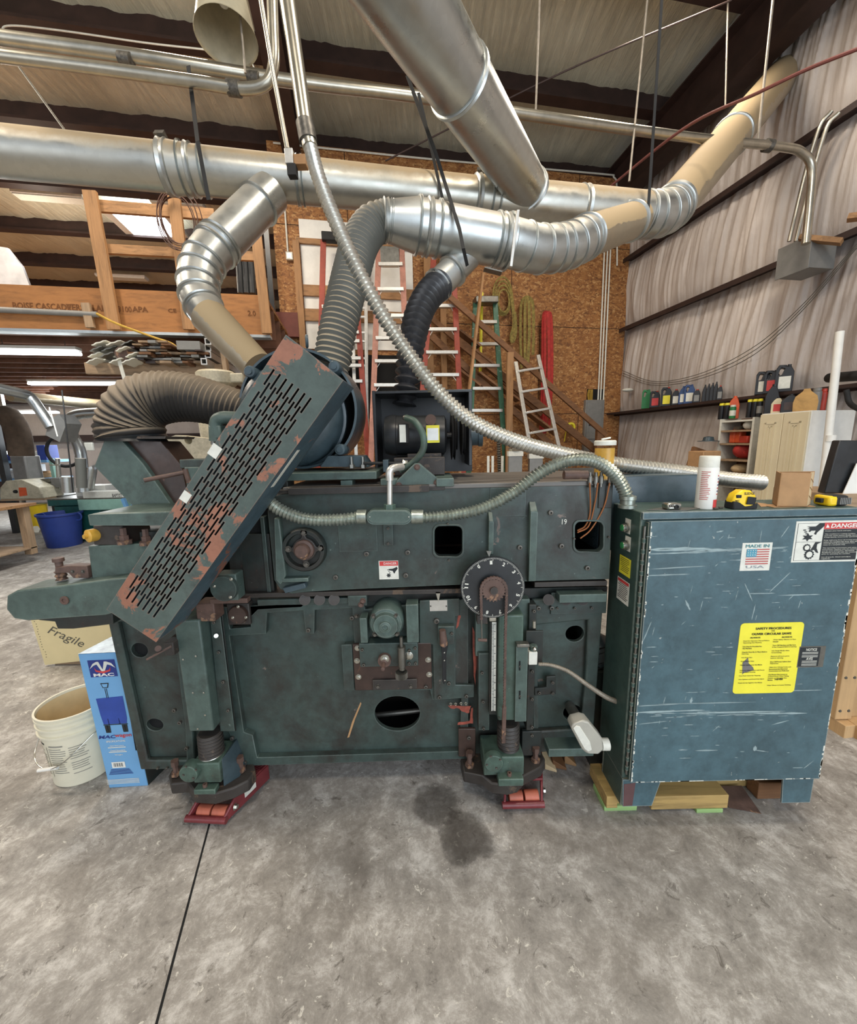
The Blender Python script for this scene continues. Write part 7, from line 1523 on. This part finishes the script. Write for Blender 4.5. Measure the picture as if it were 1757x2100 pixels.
for i in range(10):
    p = V((xr_-.18-.085*i, yb_-.2+.1*(i % 3), .222)); tag(part('loose_tool', MB().bar(p+V((0, 0, .03)), p+V((.10*cos(i), .08*sin(i*2), .05+.02*(i % 3))), .035, .03), M[('blackmat', 'steelD', 'blackmat', 'stick')[i % 4]]), 'dark tool in the clutter on the lower bench shelf', 'tool', 'clutter on the lower bench shelf')
for i in range(4):
    p = V((xr_-.1-.22*i, yb_-.1, zt5+.001)); tag(part('wood_strip', MB().box(p.x-.1, p.x+.05, p.y-.3, p.y+.2, p.z, p.z+.03), M['lum0'], None, .002), 'pale wood strip lying on the rough bench', 'wood strip', 'wood strips on the bench')
# belt sander on the bench
c = rw(52, 985, 7.9); q = S(c); t = thing('belt_sander', 'cream bench machine with an orange switch at the left edge', 'machine', c)
bb = PP([(0, 1000), (12, 986), (45, 984), (80, 1000), (90, 1022), (0, 1024)], c.y); part('machine_body', MB().prism(bb, (0, .4, 0)), M['creamM'], t, .01); part('orange_switch', MB().prism(PP([(38, 1000), (52, 1000), (55, 1016), (40, 1018)], c.y-.01), (0, .01, 0)), M['orange'], t); part('knob', MB().lathe(W(33, 1008, c.y-.002), NY, [(.03, 0), (.025, .03), (.001, .032)], 16), M['blackmat'], t)
zq = min(p.z for p in bb); part('stand_top', MB().box(bb[-1].x, bb[-2].x, c.y, c.y+.4, zq-.03, zq-.001), M['oldw0'], t)
for x9 in (bb[-1].x+.05, bb[-2].x-.08): part('stand_leg', MB().box(x9, x9+.04, c.y+.3, c.y+.34, 0, zq-.031), M['steelD'], t)
# radial arm saw head
c = rw(42, 955, 8.3); t = thing('radial_arm_motor', 'grey box shaped motor head with a horizontal arm over the cream bench machine', 'machine', V((c.x, c.y, 0))); part('motor_head', PB(25, 935, 55, 1000-2, c.y, c.y+.3), M['greyb'], t, .02); part('arm', MB().bar(W(55, 988, c.y), W(108, 984, c.y), .1, .07), M['steelD'], t, .005)
part('column', MB().cyl(W(118, 940, c.y+.05), W(124, 1020, c.y+.05), .035), M['steel'], t); part('carriage', PB(104, 980, 124, 1000, c.y-.05, c.y+.15), M['greyb'], t, .01); part('crank', MB().bar(W(102, 954, c.y), W(122, 953, c.y), .03, .02), M['steel'], t); part('machine_pedestal', MB().box(W(100, 1020, c.y).x, W(128, 1020, c.y).x, c.y+.02, c.y+.3, 0, W(90, 1020, c.y).z), M['machD'], t); part('saw_table', MB().box(W(20, 1020, c.y).x, W(140, 1020, c.y).x, c.y-.1, c.y+.4, W(90, 1019, c.y).z, W(90, 1016, c.y).z), M['steelD'], t)
# shelving unit
c = rw(30, 1000, 9.2); t = thing('storage_rack', 'pale metal storage rack loaded with boxes at the left edge', 'rack', V((c.x, c.y, 0)))
ys_ = c.y
for x in (16, 105): a = W(x-14, 880 if x > 50 else 830, ys_); part('rack_upright', MB().box(a.x-.03, a.x+.03, ys_, ys_+.06, 0, W(x, 940 if x > 50 else 800, ys_).z), M['tealL'] if x > 50 else M['steel'], t)
a = W(16, 800, ys_); part('rack_upright', MB().box(a.x-.05, a.x+.05, ys_-.4, ys_-.3, 0, a.z+.3), M['black'], t)
sh_ = [W(60, y, ys_).z for y in (944, 981, 1020)]
for z in sh_: part('rack_shelf_beam', MB().box(W(-40, 980, ys_).x, W(104, 980, ys_).x, ys_-.02, ys_+.5, z-.05, z), M['skyb'], t)
rnd = random.Random(9); x_ = W(-20, 980, ys_).x; xe = W(100, 980, ys_).x
desc = ['pale', 'white', 'brown', 'blue', 'grey', 'orange']; mt2 = ['stick', 'white', 'card', 'binblue', 'greyb', 'orange']
for zi, z in enumerate(sh_):
    x = x_
    while x < xe-.15:
        w_ = rnd.uniform(.10, .26); h_ = rnd.uniform(.12, .30); k = rnd.choice([0, 1, 1, 2, 3, 4, 0]); nm_ = rnd.choice(['storage_box', 'jar']); cz = z+.001
        mb_ = MB().box(x, x+w_*.9, ys_+.02, ys_+.3, cz, cz+h_) if nm_ == 'storage_box' else MB().lathe((x+w_*.45, ys_+.15, cz), (0, 0, 1), [(w_*.42, 0), (w_*.45, h_*.7), (w_*.3, h_*.8), (w_*.3, h_)], 18)
        tag(part(nm_, mb_, M[mt2[k]], None, .006), '%s %s on the %s shelf of the storage rack' % (desc[k], nm_.replace('_', ' '), ('upper', 'middle', 'lower')[zi]), 'box' if nm_ == 'storage_box' else 'jar', 'things stored on the left rack'); x += w_
# teal table saw with papers
c = WZ(175, 1102, 0); ys_ = c.y-1.0
a, b = W(97, 1030, 6.60), W(262, 1016, 6.60); t = thing('teal_jointer', 'teal woodworking machine with a pale table behind the blue bin', 'machine', V(((a.x+b.x)/2, 6.80, 0)))
zt6 = W(170, 1022, 6.60).z
part('machine_base', MB().box(W(112, 1060, 6.60).x, W(205, 1060, 6.60).x, 6.62, 7.20, .0, zt6-.13), M['teal'], t, .01); part('table_edge', MB().box(a.x, W(160, 1030, 6.60).x, 6.60, 7.30, zt6-.12, zt6-.02), M['teal'], t, .006); part('pale_wing', MB().box(W(161, 1030, 6.60).x, b.x, 6.58, 7.30, zt6-.20, zt6-.02), M['tealL'], t, .006)
part('machine_table', MB().box(a.x, b.x, 6.60, 7.50, zt6-.0199, zt6), M['steelD'], t)
p = W(180, 1012, 6.70); o_ = tag(part('white_carton', MB().box(W(150, 1010, 6.80).x, W(212, 1010, 6.80).x, 6.85, 7.15, zt6+.001, W(180, 996, 6.85).z), M['white'], None, .004), 'white flat carton standing on the teal machine table', 'carton')
t = thing('paper_box', 'white box with black stencil lettering on the teal machine table', 'box', W(220, 1022, 6.60)); part('box_body', MB().box(W(170, 1018, 6.60).x, W(256, 1018, 6.60).x, 6.60, 6.84, zt6+.001, W(220, 1008, 6.60).z), M['stick'], t, .004); T('BAPTIST', 240, 1016, 20, 7, 6.60, M['ink'], t, bold=.02)
tag(part('red_tin', MB().cyl(V((W(220, 1000, 7.00).x, 7.30, zt6+.001)), V((W(220, 1000, 7.00).x, 7.30, zt6+.16)), .06), M['redp']), 'small red tin behind the white carton', 'tin')
t = thing('metal_stand', 'pale blue metal frame leg at the right end of the teal machine', 'frame', W(262, 1040, 6.50)); part('frame_leg', MB().bar(W(252, 1022, 6.50), W(274, 1075, 6.50), .05, .05), M['skyb'], t); part('frame_leg', MB().bar(W(266, 1005, 6.50), W(285, 1075, 6.50), .05, .05), M['skyb'], t)
tag(part('low_cabinet', MB().box(W(245, 1080, 4.3).x, W(325, 1080, 4.3).x, 4.3, 4.9, .001, .50), M['tealL']), 'pale blue low cabinet seen under the green slab', 'cabinet'); tag(part('yellow_bucket', MB().lathe(WZ(78, 1085, 0)+V((.0, 0, .0)), (0, 0, 1), [(.18, 0), (.2, .5), (.21, .5)], 24), M['yel']), 'yellow tub behind the blue bin', 'tub')
tag(part('paper_stack', MB().box(-3.6, -3.2, 5.0, 5.3, .0, .12), M['card']), 'low brown carton on the floor right of the blue bin', 'carton')
# ducts at far left
def fduct(pts, v, rpx, label, mat='galvclean', grp=None, ribs=0):
    P_ = catmull([rw(x, y, vv) for (x, y), vv in zip(pts, v)], 6); r_ = rpx*S(P_[len(P_)//2]); o = part('shop_duct', MB().tube(P_, r_, 20), M[mat]); tag(o, label, 'duct'); return o
fduct([(205, 846), (160, 850), (143, 862), (148, 890), (165, 930), (172, 1010)], [8, 8, 8, 7.9, 7.8, 7.7], 10, 'galvanised drop duct with a bend in the left background')
fduct([(-10, 795), (40, 806), (62, 815), (88, 850), (105, 876)], [6.2, 6.4, 6.5, 6.5, 6.5], 10, 'spiral duct slanting down at the far left under the mezzanine')
fduct([(20, 812), (230, 830), (480, 836)], [7.5, 9, 10.5], 9, 'horizontal grey duct crossing the far background', 'galvdust')
fduct([(182, 1000), (188, 965), (186, 958)], [7.4, 7.4, 7.4], 9, 'short upright duct beside the drop duct'); fduct([(140, 1010), (138, 978)], [7.0, 7.0], 10, 'grey steel drum shape behind the teal machine')
c = rw(105, 877, 6.5); tag(part('duct_hood', MB().prism([c+V(v_) for v_ in ((-.1, 0, -.1), (.08, 0, -.2), (.22, 0, .05), (.14, 0, .18), (0, 0, .12))], (0, .25, 0)), M['greyb']), 'grey hood at the end of the slanting spiral duct', 'hood')
fduct([(5, 850), (22, 858), (38, 890), (45, 935)], [7.6, 7.6, 7.6, 7.6], 20, 'brown cloth dust bag hanging at the far left', 'dustbag')
fduct([(165, 940), (168, 1000)], [6.6, 6.6], 9, 'ribbed grey hose below the drop duct', 'flexG')
c = rw(132, 925, 8.5); tag(part('wall_fan', MB().torus(c, RF, .28, .03, 30), M['blackmat']), 'round black fan shape on the far wall', 'fan')
c = rw(181, 916, 9.0); tag(part('wall_clock', MB().box(c.x-.08, c.x+.08, c.y, c.y+.05, c.z-.08, c.z+.08), M['stick'], None, .01), 'small white square box on the far wall', 'box')
for i, (a_, b_) in enumerate((((101, 835), (118, 895)), ((127, 800), (150, 1010)))): tag(part('hanging_line', MB().cyl(rw(*a_, 6.0), rw(*b_, 6.0), .008, n=6), M['stick'] if i == 0 else M['blackmat']), ('pale' if i == 0 else 'dark')+' thin line hanging in the left background', 'line')
# brown cloth sheet at left behind
# ------------------------------------------------------------------ LIGHT
w = bpy.data.worlds.new('world'); sc.world = w; w.use_nodes = True; bg = w.node_tree.nodes['Background']; bg.inputs[0].default_value = (.80, .88, 1.0, 1); bg.inputs[1].default_value = .75
def area(name, loc, rot, sx, sy, e, col):
    ld = bpy.data.lights.new(name, 'AREA'); ld.shape = 'RECTANGLE'; ld.size = sx; ld.size_y = sy; ld.energy = e; ld.color = col
    o = bpy.data.objects.new(name, ld); COL.objects.link(o); o.location = loc; o.rotation_euler = rot; return o
area('bay_door_daylight', (2.6, -3.2, 2.1), (RAD(80), 0, RAD(18)), 4.2, 3.8, 180, (.80, .90, 1))
area('rear_left_area', (-4.5, -3.2, 2.1), (RAD(82), 0, RAD(-30)), 3.0, 3.0, 40, (.95, .97, 1))  # broad soft area lamp behind the camera, to the left
def bay(u, v, e, k=.12):
    p = R2W((u, v, 5.3)); area('high_bay_lamp', p, (0, 0, 0), .6, .6, e, (1, .89, .75))
    ld = bpy.data.lights.new('high_bay_glow', 'POINT'); ld.shadow_soft_size = .3; ld.energy = e*k; ld.color = (1, .89, .75)
    o = bpy.data.objects.new('high_bay_glow', ld); COL.objects.link(o); o.location = p-V((0, 0, .3))
for a_ in ((-3.2, 2.2, 95, .5), (-1.2, 4.2, 70, .3), (-5.5, 4.8, 95, .6), (1.6, 1.0, 80), (2.9, 3.6, 55, .05), (-.5, -1.2, 70), (-5, 8.6, 80, .4), (-9, 10, 80, .4)): bay(*a_)
p = R2W((-6.5, 10.5, 2.4)); area('back_door_daylight', p, (RAD(75), 0, RAD(140)), 3, 2.5, 160, (.9, .96, 1))
sc.view_settings.view_transform = 'Standard'; sc.view_settings.look = 'None'; sc.view_settings.gamma = 1; sc.view_settings.use_curve_mapping = False; sc.view_settings.exposure = 0.08
